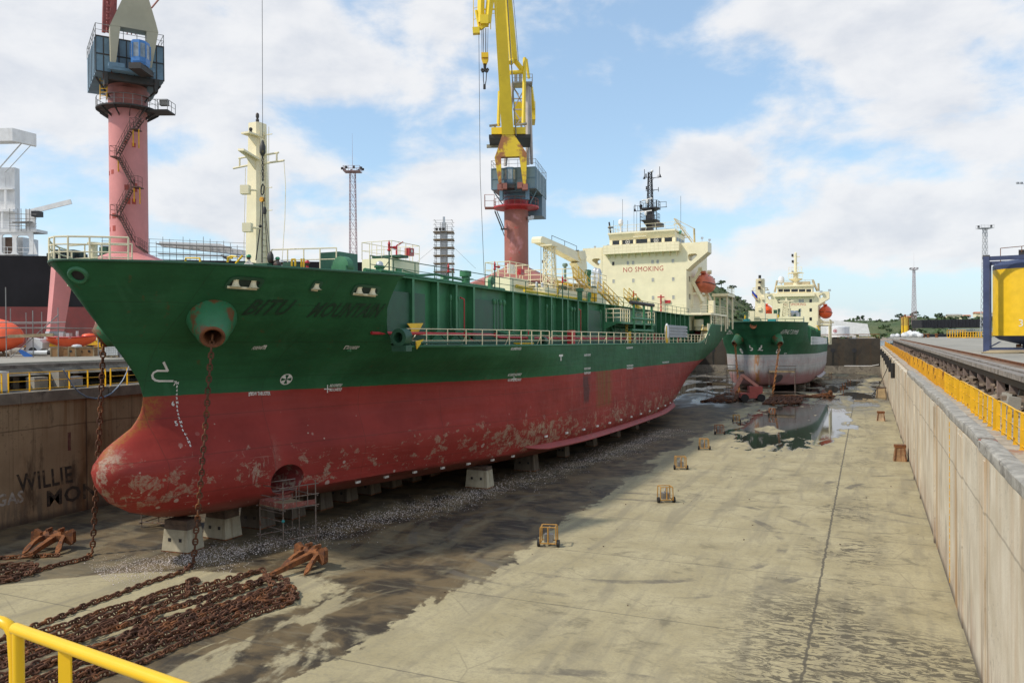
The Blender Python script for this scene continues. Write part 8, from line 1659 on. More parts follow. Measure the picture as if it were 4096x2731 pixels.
# starboard side
hp=M1@HT[-1]; g1=GC(470,905,.1); b=MB(); pts=[hp]+[hp.lerp(g1,t_)-V(0,0,.5*math.sin(PI*t_)) for t_ in(.2,.4,.6,.75,.86,.94)]+[g1]+wig(GC(430,930),GC(-150,1085),10,.08,1.); chain(b,pts,roll0=.75); tag(b.obj('anchor_chain',M_chain,ang=60),'rusty anchor chain hanging behind the bulbous bow by the left wall','anchor chain')
b=MB(); chain(b,wig(GC(305,912),GC(-150,938),10,.05,.4),jit=.01)
zg=[]
for i,(a0,b0,a1,b1) in enumerate(((140,958,-150,975),(195,965,-150,1010),(185,985,-150,1030),(160,1005,-150,1052),(120,1030,-150,1075))): rn=wig(GC(a0,b0,.12+.06*(i%2)),GC(a1,b1,.12),9,.10,i*1.1); zg+=rn[::-1] if i%2==0 else rn
chain(b,[GC(-150,938)]+zg,jit=.03)
tag(b.obj('anchor_chain',M_chain,ang=60),'rusty anchor chain heaped beside the far anchor at the left edge','anchor chain')
# anchors (stockless)
def anchor(name,label,loc,rz,L=2.9,sc=1.0,group='anchors of the near tanker'):
    t_=thing(name,label,'anchor',loc,rz,group)
    def bx(secs):
        b=MB(); rows=[[V(x_-w_,y_,z_-h_),V(x_+w_,y_,z_-h_),V(x_+w_,y_,z_+h_),V(x_-w_,y_,z_+h_)] for x_,y_,z_,w_,h_ in secs]; b.grid(rows,True); b.add(rows[0]+rows[-1],[(0,1,2,3),(7,6,5,4)]); return b
    b=bx([(0,.1,.60,.15,.17),(0,-L*.5,.44,.12,.13),(0,-L*.93,.26,.10,.10),(0,-L,.25,.08,.10)]); b.path([V(.2*math.cos(a),-L-.12+.24*math.sin(a),.25) for a in np.linspace(0,2*PI,13)],.06,6); b.obj('shank',M_rust,t_,ang=30)
    b=bx([(-.72*sc,.15,.62,.16,.24),(-.5*sc,.15,.66,.30,.32),(0,.15,.68,.34,.34)] if False else [(0,-.14,.62,.56*sc,.13),(0,.02,.64,.64*sc,.24),(0,.2,.66,.60*sc,.28),(0,.36,.64,.46*sc,.20),(0,.42,.62,.36*sc,.12)])
    for sx in(-1,1):
        b.prism([V(sx*.58*sc,-.20,.42),V(sx*.92*sc,-.26,.28),V(sx*1.06*sc,-.24,.42),V(sx*1.04*sc,-.22,.95),V(sx*.88*sc,-.2,1.08),V(sx*.60*sc,-.2,.9)],(0,.26,0)); b.cbox((sx*.3*sc,.05,1.02),(.12,.4,.14))
    b.obj('crown',M_rust,t_,ang=30)
    for sx in(-1,1): bx([(sx*.52*sc,-.05,.64,.12,.14),(sx*.60*sc,-.35,.60,.10,.12),(sx*.68*sc,-.65,.47,.10,.10),(sx*.75*sc,-.92,.28,.15,.07),(sx*.79*sc,-1.10,.15,.12,.05),(sx*.81*sc,-1.25,.06,.02,.03)]).obj('fluke',M_rust,t_,ang=30)
    return t_
h_=GC(1592,975,0); s_=GC(1375,1045,0); d=(s_-h_); anchor('ship_anchor','rusty stockless anchor with long shank lying right of the near chain rows',(h_.x,h_.y,0),math.atan2(d.y,d.x)+PI/2,d.length*.97,1.0)
h_=GC(262,890,0); s_=GC(300,915,0); anchor('ship_anchor','rusty stockless anchor facing the viewer near the left wall',(h_.x,h_.y+.2,0),.35,2.0,1.1)
# keel and side blocks
def block_mesh(w_,d_,h_,cap): 
    b=MB(); b.add([V(-w_/2-.06,-d_/2-.04,.06),V(w_/2+.06,-d_/2-.04,.06),V(w_/2+.06,d_/2+.04,.06),V(-w_/2-.06,d_/2+.04,.06),V(-w_/2+.05,-d_/2+.03,h_),V(w_/2-.05,-d_/2+.03,h_),V(w_/2-.05,d_/2-.03,h_),V(-w_/2+.05,d_/2-.03,h_)],[(3,2,1,0),(4,5,6,7),(0,1,5,4),(1,2,6,5),(2,3,7,6),(3,0,4,7)])
    return b
def kblock(label,loc,rz,w_=1.5,d_=1.1,h_=1.05,cap=.35,group='keel blocks under the near tanker',m=M_block):
    t_=thing('keel_block',label,'keel block',loc,rz,group); b=block_mesh(w_,d_,h_,cap); bo=b.obj('concrete_base',m,t_,ang=0)
    b=MB(); b.box(-w_/2-.07,w_/2+.07,-d_/2-.05,d_/2+.05,0,.058); b.obj('rusty_base_plate',M_rust,t_,ang=0)
    b=MB(); 
    for i in range(2): b.box(-w_/2+.06,w_/2-.06,-d_/2+.06,d_/2-.06,h_+.004+cap*i/2,h_+cap*(i+1)/2-.006)
    b.obj('timber_cap',M_dtimb,t_,ang=0)
    for sx in(-.22,.22): b=MB(); b.box(sx*w_-.08,sx*w_+.08,-d_/2-.03,-d_/2+.03,h_*.48,h_*.48+.17); b.obj('lifting_slot',M_black,bo,ang=0)
    return t_
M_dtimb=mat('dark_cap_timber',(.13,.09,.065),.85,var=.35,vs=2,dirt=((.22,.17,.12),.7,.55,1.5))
M_blockd=mat('shade_dark_concrete_block',(.15,.125,.095),.9,var=.3,vs=1,streak=((.06,.045,.03),.6,.5,2))  # block concrete darkened to paint in the shade under the hull
def S1(s_,p_): q=M1@V(p_,s_,0); return q
ang=-A1
for i in range(16):
    s_=-.9+ (0 if i==0 else 2.9*i*.92+.2); q=S1(s_,0); zk=q.z
    if i>11: break
    rot=ang
    lb='pale concrete keel block with rust drips standing foremost under the bow' if i==0 else ('grey concrete keel block behind the foremost one under the bow' if i==1 else 'shaded concrete keel block in the row under the near tanker')
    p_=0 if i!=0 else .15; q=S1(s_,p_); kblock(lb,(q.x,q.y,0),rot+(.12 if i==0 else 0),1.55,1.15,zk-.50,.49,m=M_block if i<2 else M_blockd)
SB=[(20.5,6.3),(28.5,6.4),(36.5,6.4),(44,6.4),(51.5,6.4),(59,6.2),(66,5.5),(73,4.0)]
for i,(s_,p_) in enumerate(SB):
    for sd in((1,) if i else (1,)):
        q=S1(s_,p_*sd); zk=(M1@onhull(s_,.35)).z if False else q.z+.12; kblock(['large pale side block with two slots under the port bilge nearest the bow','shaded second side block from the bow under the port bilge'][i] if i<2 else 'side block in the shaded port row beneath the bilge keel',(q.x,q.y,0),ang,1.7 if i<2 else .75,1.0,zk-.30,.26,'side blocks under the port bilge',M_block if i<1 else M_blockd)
for i in range(5): q=S1(84+i*2.2,.0+.9); kblock('slim timbered block under the stern skeg of the near tanker',(q.x,q.y,0),ang,.9,.8,max(.3,q.z-.5),.45,'skeg blocks under the near tanker',M_crate if i%2 else M_block)
# rusty wall-side blocks
def wblock(label,px,sz,m,top):
    q=gnd(*px); t_=thing('wall_block',label,'wall block',q,random.uniform(-.1,.1),'blocks standing along the right dock wall'); w_,h_=sz
    b=MB(); b.add([V(-w_/2-.06,-.4,0),V(w_/2+.06,-.4,0),V(w_/2+.06,.4,0),V(-w_/2-.06,.4,0),V(-w_/2+.08,-.3,h_),V(w_/2-.08,-.3,h_),V(w_/2-.08,.3,h_),V(-w_/2+.08,.3,h_)],[(3,2,1,0),(4,5,6,7),(0,1,5,4),(1,2,6,5),(2,3,7,6),(3,0,4,7)]); b.obj('block_body',m,t_,ang=0)
    b=MB(); b.cbox((0,0,h_+.13),(w_*.95,.66,.24),.06); 
    for sx in(-1,1): b.flat((sx*w_*.46,-.42,.05),(sx*w_*.36,-.33,h_),(.1,0,0),(0,.05,0))
    b.obj('rusty_cap',top,t_,ang=0)
wblock('rust streaked tapered block nearest the viewer at the foot of the right wall',(2067,1058),(.95,1.15),mat('rust_streaked_concrete',(.34,.20,.10),.85,var=.35,vs=1.5,streak=((.16,.055,.02),.8,.46,2.5)),M_rust)
wblock('pale tapered block with rusty cap midway along the right wall',(2023,966),(.9,.95),mat('buff_block',(.42,.30,.19),.85,var=.3,vs=1.5,streak=((.2,.08,.03),.6,.52,2.5)),M_rust)
wblock('pale ochre block by the planks and slack rope',(2024,912),(1.6,1.5),mat('ochre_block',(.45,.32,.17),.85,var=.2,vs=1.5),M_dtimb)
b=MB(); b.cbox((0,0,.14),(.6,.4,.28)); b.tube((-.3,0,.28),(.3,0,.28),.05,6); q=gnd(2031,1015); o=b.obj('steel_cleat',M_steel,ang=0); o.location=V(2.75,q.y-8,0); tag(o,'small grey steel fitting on the floor against the right wall','fitting')
# trolleys
def trolley(label,px,rz,sc=1.0):
    q=gnd(*px); t_=thing('floor_trolley',label,'trolley',q,rz,'yellow trolleys in a line on the dock floor'); w_,d_,h_=.46*sc,.42*sc,1.12*sc
    b=MB(); P4=[(-w_,-d_),(w_,-d_),(w_,d_),(-w_,d_)]
    for i,(x_,y_) in enumerate(P4): b.bar((x_,y_,.16),(x_*.95,y_*.95,h_),.05); x2,y2=P4[(i+1)%4]; b.bar((x_,y_,.2),(x2,y2,.2),.055); b.path([V(x_*.95,y_*.95,h_-.06),V(x_*.88,y_*.88,h_),V(x2*.88,y2*.88,h_),V(x2*.95,y2*.95,h_-.06)],.035,5)
    b.bar((0,-d_,.2),(0,-d_,h_),.06); b.obj('frame',M_tro,t_,ang=0)
    b=MB(); b.cbox((0,0,.42),(w_*1.1,d_*1.1,.4)); b.tube((-.1,-.1,.5),(.05,.05,1.0),.05,6); b.obj('winch_box',M_steel,t_,ang=0)
    for sx in(-1,1):
        for sy in(-.6,): b=MB(); b.lathe([(.06,-.07),(.19,-.07),(.19,.07),(.06,.07)],Matrix.Translation((sx*(w_+.09),sy*d_,.19))@Matrix.Rotation(PI/2,4,'Y'),14); b.obj('wheel',M_rubber,t_,ang=40)
    return t_
M_tro=mat('rusty_trolley_yellow',(.42,.225,.05),.6,var=.2,vs=2,rust=(RUST,.8,.56,2.5)); M_tror=mat('rusty_trolley_orange',(.33,.13,.05),.7,var=.3,vs=2,rust=(RUST,.8,.5,2.5))
for i,(px,rz,lb) in enumerate((((1261,1252),.25,'yellow framed trolley nearest the viewer on the dock floor'),((1528,1152),.5,'second nearest yellow framed trolley on the dock floor'),((1563,1077),.35,'third yellow framed trolley with its wheel towards the viewer'),((1617,1032),.3,'fourth rusty yellow trolley along the floor line'),((1652,997),.4,'small red rusty trolley fifth along the floor line'),((1691,969),.3,'distant pale trolley sixth along the floor line'),((1773,953),.3,'faint rusty trolley by the left end of the large puddle'))):
    t_=trolley(lb,px,rz,.92 if i<5 else .8)
    if i in(4,6):
        for c in t_.children:
            if c.name.startswith('frame'): c.material_slots[0].link='OBJECT'; c.material_slots[0].material=M_tror
# scaffold beneath the bow thruster
zb4=Z(900,1700,1100,2352)
def SG(a,b_,z=0): u,v=zb4(a,b_); return gnd(u,v,z)
def tscaf(label,c0,c1,c2,H_,deckz,cat='scaffold',extra=True,red=True,wd=None):
    c3=c0+(c2-c1); C4=[c0,c1,c2,c3]; t_=thing('scaffold',label,cat,c1); b=MB(); L=lambda q,z: V(q.x-c1.x,q.y-c1.y,z)
    for i,q in enumerate(C4): b.tube(L(q,0),L(q,H_[i]),.035,6)
    mid=[c0.lerp(c1,.5),c1.lerp(c2,.4),c1.lerp(c2,.75)]
    for q in mid[1:]: b.tube(L(q,deckz),L(q,deckz+1.1),.03,5); 
    b.tube(L(c3.lerp(c2,.3),0),L(c3.lerp(c2,.3),deckz+1.0),.03,5)
    for z_ in(.28,deckz-.05,deckz+.55,deckz+1.1):
        for i in range(4):
            a_,e_=C4[i],C4[(i+1)%4]; d=(e_-a_).normalized()*.2
            if z_>deckz+1.0 and i==2: continue
            b.tube(L(a_-d,z_+.05*(i%2)),L(e_+d,z_+.05*(i%2)),.03,5)
    for k_ in range(3): z_=deckz*.3+deckz*.22*k_+.3; b.tube(L(c0,z_),L(c1,z_),.03,5)
    b.obj('tube_frame',M_scf,t_); b=MB()
    e=c1.lerp(c2,0); dv=(c2-c1); dw=(c0-c1); n=5
    for k_ in range(n): a_=c1+dw*(k_+.08)/n; b.add([L(a_,deckz),L(a_+dv,deckz),L(a_+dv+dw*.84/n,deckz),L(a_+dw*.84/n,deckz),L(a_,deckz+.06),L(a_+dv,deckz+.06),L(a_+dv+dw*.84/n,deckz+.06),L(a_+dw*.84/n,deckz+.06)],[(3,2,1,0),(4,5,6,7),(0,1,5,4),(1,2,6,5),(2,3,7,6),(3,0,4,7)])
    b.obj('deck_board',M_wood,t_,ang=0)
    b=MB()
    for a_,e_ in((c1,c2),(c1,c0),(c0,c3)): b.flat(L(a_,deckz+.18),L(e_,deckz+.18),(0,0,.26),(e_-a_).cross(V(0,0,1)).normalized()*.03)
    b.obj('toe_board',M_redb if red else M_wood,t_,ang=0)
    b=MB(); b.ball(L(c1,1.35)+V(0,0,0),.09,8,5); b.obj('green_coupler_tape',M_teal,t_)
    return t_
M_redb=mat('red_paint_splashed_board',(.24,.075,.06),.8,var=.3,vs=3,dirt=((.4,.34,.26),.8,.54,4)); M_scf=mat('weathered_scaffold_tube',(.22,.18,.155),.55,.3,var=.3,rust=(RUST,.8,.52,3))
c1=SG(500,1040); c0=SG(302,985); c2=SG(778,985); tscaf('red boarded tube scaffold standing below the bow thruster opening',c0,c1,c2,[2.1,3.35,3.3,2.3],1.95)
# second half hidden scaffold by the foremost block
q=gnd(398,1205); tscaf('low scaffold frame half hidden behind the foremost keel block',q+V(-1.4,.2,0),q+V(-1.2,-1.2,0),q+V(1.6,-.8,0),[1.3,1.2,1.2,1.3],.9,red=False)
q=S1(95,8); tscaf('tall bare scaffold beside the stern of the near tanker',q+V(-1.2,1.2,0),q+V(0,-1,0),q+V(3.0,-.6,0),[5,6,4.5,5],2.2,red=False)
# white grit and shell fragments left along the hull
b=MB(); A0=gnd(300,1295); PTS=[gnd(230,1322),gnd(420,1285),gnd(560,1265),gnd(760,1215),gnd(980,1165),gnd(1150,1118),gnd(1330,1062),gnd(1450,1022),gnd(1545,985)]
for k_ in range(15000):
    u=random.random()*(len(PTS)-1); i=int(u); q=PTS[i].lerp(PTS[i+1],u-i); d=(PTS[i+1]-PTS[i]).normalized(); nrm=V(-d.y,d.x,0); o=random.gauss(0,1.05)*(1+.25*math.sin(u*5)); q=q+nrm*o
    r=random.uniform(.007,.027)*(1+.35*u/8)*(1.8 if random.random()<.05 else 1); a=random.random()*6.3; c,s_=math.cos(a)*r,math.sin(a)*r; z_=.006+random.random()*.012
    b.add([V(q.x+c,q.y+s_,z_),V(q.x-s_,q.y+c,z_),V(q.x-c,q.y-s_,z_),V(q.x+s_*.8,q.y-c,z_),V(q.x,q.y,z_+r*.8)],[(0,1,4),(1,2,4),(2,3,4),(3,0,4)])
tag(b.obj('shell_grit',mat('white_shell_grit',(.66,.57,.52),.8,var=.2,vs=30),ang=0),'band of small white shell fragments scattered along the wet floor beside the hull','grit',kind='stuff')
b=MB()
for k_ in range(120):
    q=V(random.uniform(-30,2.6),random.uniform(15,110),.0); r=random.uniform(.012,.04); b.cbox((q.x,q.y,r*.5),(r*2.2,r*1.5,r),random.random()*3)
tag(b.obj('floor_debris',mat('rust_flake_debris',(.10,.06,.04),.9,var=.5,vs=20),ang=0),'scattered rust flakes and small scraps on the dock floor','debris',kind='stuff')
# ---- hook line at the foremast, hung from the crane outside the photo
hl=thing('crane_hook_line','thin crane wire with weight, chain and lifting blocks hanging before the foremast','hook line',M=M1@Matrix.Translation((0,3.0,11.75)))
def HP(a,b_): q=FP(a,b_,3.0); return V(q.x,0,q.z-11.75)
b=MB(); q=HP(348,340); b.tube(q,q+V(0,0,42),.016,5); b.obj('wire',M_dark,hl)
b=MB(); q0,q1=HP(347,415),HP(347,500); b.lathe([(.04,q1.z-.15),(.13,q1.z),(.17,q1.z+.08),(.17,q0.z-.08),(.13,q0.z),(.05,q0.z+.25)],V(q0.x,0,0),12); b.obj('ball_weight',mat('black_yellow_weight',(.05,.05,.045),.6,dirt=((.6,.42,.03),.8,.55,2.5)),hl)
b=MB(); chain(b,[HP(347,515),HP(350,720),HP(350,770)],roll0=.3,sc=.55); b.path([HP(338,800),HP(333,850),HP(340,880),HP(358,860),HP(362,800),HP(350,775),HP(338,800)],.04,5); b.obj('chain_sling',M_dark,hl)
b=MB(); q=HP(342,920); b.lathe([(.14,-.07),(.14,.07)],Matrix.Translation(q)@Matrix.Rotation(PI/2,4,'X'),14); b.obj('yellow_sheave',M_yelr,hl); b=MB(); q=HP(366,1020); b.lathe([(.09,-.2),(.12,0),(.06,.2)],q,10); q=HP(325,1165); b.ball(q,.09,8,6); b.objs('chain_hoist',M_dark,hl)
b=MB()
for a0,b0,a1,b1 in((333,940,322,1160),(345,940,338,1500),(350,940,346,1500),(362,1040,395,1420),(370,1040,420,1420),(366,870,366,990),(322,1190,285,1480)): b.tube(HP(a0,b0),HP(a1,b1),.018 if a1!=285 else .035,5)
b.objs('fall_rope',M_dark,hl)
b=MB(); q=HP(420,1440); b.ball((q.x,0,q.z-.1),.24,8,6,(.8,.7,1.5)); b.ball((q.x+.25,.2,q.z-.5),.28,8,6,(1.1,.8,1)); b.obj('rope_bundle',M_dark,hl)
# ---- people behind the forecastle bulwark
def person(label,px,s_,helm,shirt,lean=0,rz=0):
    q=FD(px[0],px[1],s_); zf_=11.78; Hh=max(1.5,q.z-zf_); t_=thing('person',label,'person',M=M1@Matrix.Translation((q.x,s_,zf_))@Matrix.Rotation(rz,4,'Z'))
    f=Hh/1.8; lx=lean*f
    J=[(0,0,.95),(0,lx*.35,1.2),(0,lx*.75,1.42),(0,lx*.95,1.52),(0,lx*1.05,1.66),(.1,0,.9),(.11,.02,.5),(.11,0,.08),(.11,.12-.25,.04),(-.1,0,.9),(-.11,.02,.5),(-.11,0,.08),(-.11,-.13,.04),(.2,lx*.72,1.40),(.27,lx*.7-.05,1.12),(.22,lx-.28,.98),(-.2,lx*.72,1.40),(-.27,lx*.7-.05,1.12),(-.22,lx-.28,.98)]
    E=[(0,1),(1,2),(2,3),(3,4),(0,5),(5,6),(6,7),(7,8),(0,9),(9,10),(10,11),(11,12),(2,13),(13,14),(14,15),(2,16),(16,17),(17,18)]
    R_=[.15,.155,.17,.06,.105,.095,.07,.045,.045,.095,.07,.045,.045,.075,.055,.04,.075,.055,.04]
    me=bpy.data.meshes.new('body'); me.from_pydata([(x_*f,y_*f,z_*f) for x_,y_,z_ in J],E,[]); o=bpy.data.objects.new('body',me); COL.objects.link(o); o.parent=t_
    md=o.modifiers.new('s','SKIN'); 
    for i,r in enumerate(R_): me.skin_vertices[0].data[i].radius=(r*f,r*f*.85); 
    me.skin_vertices[0].data[0].use_root=True; o.modifiers.new('u','SUBSURF').levels=1; o.modifiers['u'].render_levels=1; me.materials.append(shirt)
    b=MB(); hx=V(0,lx*1.05*f,1.70*f); b.ball(hx,.105,10,8,(.9,1,1.15)); b.ball(hx+V(0,-.11,-.01),.02,6,4); 
    for sx in(-1,1): b.ball(hx+V(sx*.1,0,0),.025,6,4)
    b.obj('head',M_skin,t_); b=MB(); b.lathe([(.155,0),(.15,.02),(.13,.03),(.125,.09),(.09,.14),(.02,.155)],hx+V(0,0,.05),14); b.box(hx.x-.1,hx.x+.1,hx.y-.2,hx.y-.1,hx.z+.045,hx.z+.06); b.obj('helmet',helm,t_)
person('worker in pale overalls and a green helmet bending by the foremast',(512,318),1.6,M_helm,M_cloth,.25,.8)
person('worker in a green helmet crouching behind the rope bundle',(788,348),3.2,M_helm,M_clothd:=mat('dark_workwear',(.06,.045,.04),.9,var=.2),.1,-.4)
person('worker with a pale cap stooping beside the green helmeted one',(828,375),3.8,M_bag,M_cloth,.2,.3)
person('worker in red clothes and a red helmet on the forecastle',(1122,388),4.2,M_helmr,M_clothr,0,.2)
# ---- red boom lift beyond the stern
q=gnd(1722,921); t_=thing('boom_lift','red telescopic boom lift parked before the far tanker','boom lift',q,.35)
b=MB(); b.box(-1.6,1.6,-.9,.9,.55,1.35); b.box(-.2,1.9,-.8,.8,1.35,2.4); b.obj('chassis',mat('faded_red_machine',(.42,.09,.075),.55,var=.15,vs=1),t_,ang=0)
b=MB(); b.bar((1.2,0,2.4),(-1.4,-.6,4.3),.5); b.bar((-1.4,-.6,4.3),(-3.0,-.8,1.3),.42); b.bar((-1.2,-.5,4.0),(-2.6,-.7,1.6),.3); b.obj('boom',mat('pale_red_boom',(.46,.20,.16),.55,var=.15,vs=1),t_,ang=0)
b=MB(); b.rail([V(-4.2,-1.3,.9),V(-2.8,-1.3,.9),V(-2.8,-.3,.9),V(-4.2,-.3,.9)],1.1,2,.7,.05,True); b.box(-4.2,-2.8,-1.3,-.3,.8,.9); b.obj('work_basket',M_steel,t_,ang=0)
for sx in(-1,1):
    for sy in(-1,1): b=MB(); b.lathe([(.2,-.2),(.62,-.2),(.62,.2),(.2,.2)],Matrix.Translation((sx*1.3+.3,sy*1.0,.62))@Matrix.Rotation(PI/2,4,'X'),16); b.obj('wheel',M_rubber,t_,ang=40)
# ================================================================== SHIP TWO
O2=V(-18.3,150.5,1.35); AF=V(0.004,1,-.010).normalized(); PO2=V(1,-.004,0).normalized(); UP2=PO2.cross(AF).normalized()
M2=Matrix(((PO2.x,AF.x,UP2.x,O2.x),(PO2.y,AF.y,UP2.y,O2.y),(PO2.z,AF.z,UP2.z,O2.z),(0,0,0,1))); M2I=M2.inverted(); M2I3=M2I.to_3x3(); C2=M2I@CAM
z3=Z(2800,950,800,1792)
def T_s(a,b_,s_): d=M2I3@ray(*z3(a,b_)); return C2+d*((s_-C2.y)/d.y)
def T_p(a,b_,p_): d=M2I3@ray(*z3(a,b_)); return C2+d*((p_-C2.x)/d.x)
stem2=[(0,2.6),(.3,1.6),(1,.6),(2,.0),(3,-.3),(4.5,-.35),(5.9,-.3),(7.4,-.9),(8.5,-1.5),(11.75,-4.0)]
keys2=[(0,[(3.6,1.0),(6,2.8),(10,5),(16,6.8),(24,7.6),(48,7.6),(58,5),(68,1.2),(74,.4)]),
(.35,[(2.4,1.0),(5,2.9),(10,5.2),(16,7.0),(24,8.0),(50,8.0),(60,5.2),(70,1.2),(75,.4)]),
(1,[(1.6,1.2),(5,3.2),(10,5.5),(16,7.2),(24,8.4),(32,8.7),(52,8.6),(63,5.2),(72,1.6),(75.5,.5)]),
(3,[(.3,1.1),(3,3.0),(8,5.4),(12,6.7),(18,8.1),(26,8.9),(34,9),(58,9),(67,6.6),(76,1.5)]),
(5.9,[(.4,1.2),(3.5,3.4),(8,5.7),(12,7.1),(18,8.3),(26,8.95),(32,9),(62,9),(71,7.2),(77,4)]),
(8.5,[(-.5,1.6),(2.5,4.1),(6.5,6.4),(11,7.9),(18,8.8),(24,9),(66,9),(78,7)]),
(11.75,[(-3.3,1.7),(-1.6,3.6),(1,5.4),(4,6.8),(8,7.8),(12,8.4),(18,8.9),(24,9),(66,9),(79.5,8.3)])]
H2=Hull(stem2,keys2,110); tk1=tk
tk=thing('tanker_ship','smaller green and grey tanker seen bow on behind the larger one','ship',M=M2)
hb=build_hull(H2,[0,.15,.35,.65,1,1.5,2,2.5,3,3.6,4.2,5,5.9,6.7,7.55],None)
sf2=lambda h: float(np.interp(h,[q[0] for q in stem2],[q[1] for q in stem2]))
SEC2=[(7.55,14.5),(8.2,12.6),(9,11),(10,10.2),(11.2,9.8),(11.72,10.0)]
shell(H2,sf2,lambda h:float(np.interp(h,[q[0] for q in SEC2],[q[1] for q in SEC2])),[7.55,8.0,8.5,9,9.6,10.2,10.9,11.4,11.72],40,hb)
shell(H2,lambda h:62+(h-7.55)*1.4,lambda h:78.5,[7.55,8.4,9.3],12,hb,False)
hb.obj('hull',ship_hull_mat('far_hull_paint',5.75,(.018,.105,.048),(.3,.3,.3),2),tk,ang=35)
def deck2(s0,s1,h,n,name): 
    b=MB(); b.grid([[V(-max(.05,H2.half(s0+(s1-s0)*i/n,h)-.03),s0+(s1-s0)*i/n,h),V(max(.05,H2.half(s0+(s1-s0)*i/n,h)-.03),s0+(s1-s0)*i/n,h)] for i in range(n+1)]); b.obj(name,M_dgreen,tk,ang=0)
deck2(-2.8,10,10.8,14,'forecastle_deck'); deck2(9,77,7.4,30,'main_deck')
b=MB(); b.box(-7,7,9.6,9.75,7.4,10.8); b.obj('forecastle_bulkhead',M_green,tk,ang=0)
b=MB()
for sd in(1,-1): b.path([V(sd*H2.half(s_,11.72),s_,11.73) for s_ in sf2(11.72)+(10-sf2(11.72))*np.linspace(.001,1,30)**1.7],.08,5)
b.obj('bulwark_cap',M_dgreen,tk)
HT2={}
for sd,(a,b_),(a2,b2) in((1,(655,880),(668,912)),(-1,(345,880),(333,912))):
    c_=V(sd*3.3,1.0,8.6); e_=V(sd*4.0,-.15,7.75); ax=e_-c_; L=ax.length; Mx=Matrix.Translation(c_)@ax.to_track_quat('Z','Y').to_matrix().to_4x4()
    b=MB(); b.lathe([(1.15,-1.4),(1.12,.0),(1.0,.35),(.75,L-.25),(.55,L)],Mx,20,False); hp_=b.obj('hawse_bolster',M_bol,tk,ang=60); b=MB(); b.lathe([(.56,L-.02),(.50,L+.08),(.38,L+.05),(.32,.3)],Mx,16,False); b.obj('hawse_lip',M_bolr,hp_); HT2[sd]=Mx@V(0,0,L-.2)
def onh2(s_,h_,off=.02,sd=1):
    p=H2.half(s_,h_); e=.05; ds=(H2.half(s_+e,h_)-H2.half(s_-e,h_))/(2*e); dh=(H2.half(s_,h_+e)-H2.half(s_,h_-e))/(2*e); n=V(1,-ds,-dh).normalized(); q=V(p,s_,h_)+n*off; return V(q.x*sd,q.y,q.z)
def px2(a,b_,sd=1):
    d=M2I3@ray(*z3(a,b_)); prev=None
    for i in range(900):
        t_=120+120*i/899; q=C2+d*t_
        if q.y<-4 or q.y>77 or q.z<.1 or q.z>11.7: prev=None; continue
        f=sd*q.x-H2.half(q.y,q.z)
        if prev is not None and f<=0<prev: return q
        prev=f
    return None
def text2(txt,a0,b0,a1,b1,size,sd,m=M_mark,shear=.25):
    q0,q1=px2(a0,b0,sd),px2(a1,b1,sd)
    if q0 is None or q1 is None: print('text2 miss',txt); return
    vs,fs=text_mesh(txt,size,1,shear); wmx=max(v_[0] for v_ in vs); b=MB(); b.add([onh2(q0.y+(q1.y-q0.y)*x_/wmx,q0.z+(q1.z-q0.z)*x_/wmx+y_,.04,sd) for x_,y_ in vs],fs); b.obj('ship_name' if size>.5 else 'hull_lettering',m,tk,ang=0)
text2('ASPHALT SUMMER',706,862,868,866,1.15,1)
text2('ASPHALT SUMMER',240,868,300,862,1.1,-1,shear=-.1)
def sym2(pp,sd,wd=.15):
    for i in range(len(pp)-1):
        q0,q1=px2(*pp[i],sd),px2(*pp[i+1],sd)
        if q0 is None or q1 is None: continue
        d=V(0,q1.y-q0.y,q1.z-q0.z)
        if d.length<.02: continue
        n=V(0,-d.z,d.y).normalized()*wd/2; e=d.normalized()*.08
        b=MB(); b.add([onh2(q0.y+s1*n.y+s2*e.y,q0.z+s1*n.z+s2*e.z,.04+.003*i,sd) for s1,s2 in((1,-1),(-1,-1))]+[onh2(q1.y+s1*n.y+s2*e.y,q1.z+s1*n.z+s2*e.z,.04+.003*i,sd) for s1,s2 in((-1,1),(1,1))],[(0,1,2,3)]); b.obj('bulb_symbol',M_mark,tk,ang=0)
sym2([(546,968),(546,988),(530,989),(521,996),(524,1007),(546,1009)],1); sym2([(452,968),(455,985),(468,990),(474,1000),(466,1009),(457,1009)],-1)
sym2([(750,1044),(750,1038),(768,1036)],1,.12)
for a,b_,sd in((696,1016,1),(375,1016,-1)):
    q=px2(a,b_,sd)
    if q is not None:
        b=MB(); n=20; P_=[onh2(q.y+r_*math.cos(2*PI*i/n),q.z+r_*math.sin(2*PI*i/n),.04,sd) for r_ in(.5,.36) for i in range(n)]; b.add(P_,[(i,(i+1)%n,n+(i+1)%n,n+i) for i in range(n)])
        for k_ in range(4): a0=k_*PI/2+.8; b.add([onh2(q.y,q.z,.045,sd)]+[onh2(q.y+.42*math.cos(a0+d_),q.z+.42*math.sin(a0+d_),.045,sd) for d_ in(-.35,0,.35)],[(0,1,2,3)])
        b.obj('thruster_symbol',M_mark,tk,ang=0)
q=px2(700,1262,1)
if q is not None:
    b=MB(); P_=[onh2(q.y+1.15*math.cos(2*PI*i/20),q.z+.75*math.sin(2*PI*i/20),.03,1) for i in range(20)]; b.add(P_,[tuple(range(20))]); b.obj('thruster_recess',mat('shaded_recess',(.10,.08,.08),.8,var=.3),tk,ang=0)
b=MB(); rows=[]
for s_ in np.linspace(26,56,20):
    w_=.6*min(1,(s_-25)/2.,(57-s_)/2.5); q=onh2(s_,.9+.0012*(s_-38)**2); n=V(.8,0,-.6); rows.append([q-n*.1,q+n*w_,q+n*w_-V(0,0,.05),q-n*.1-V(0,0,.05)])
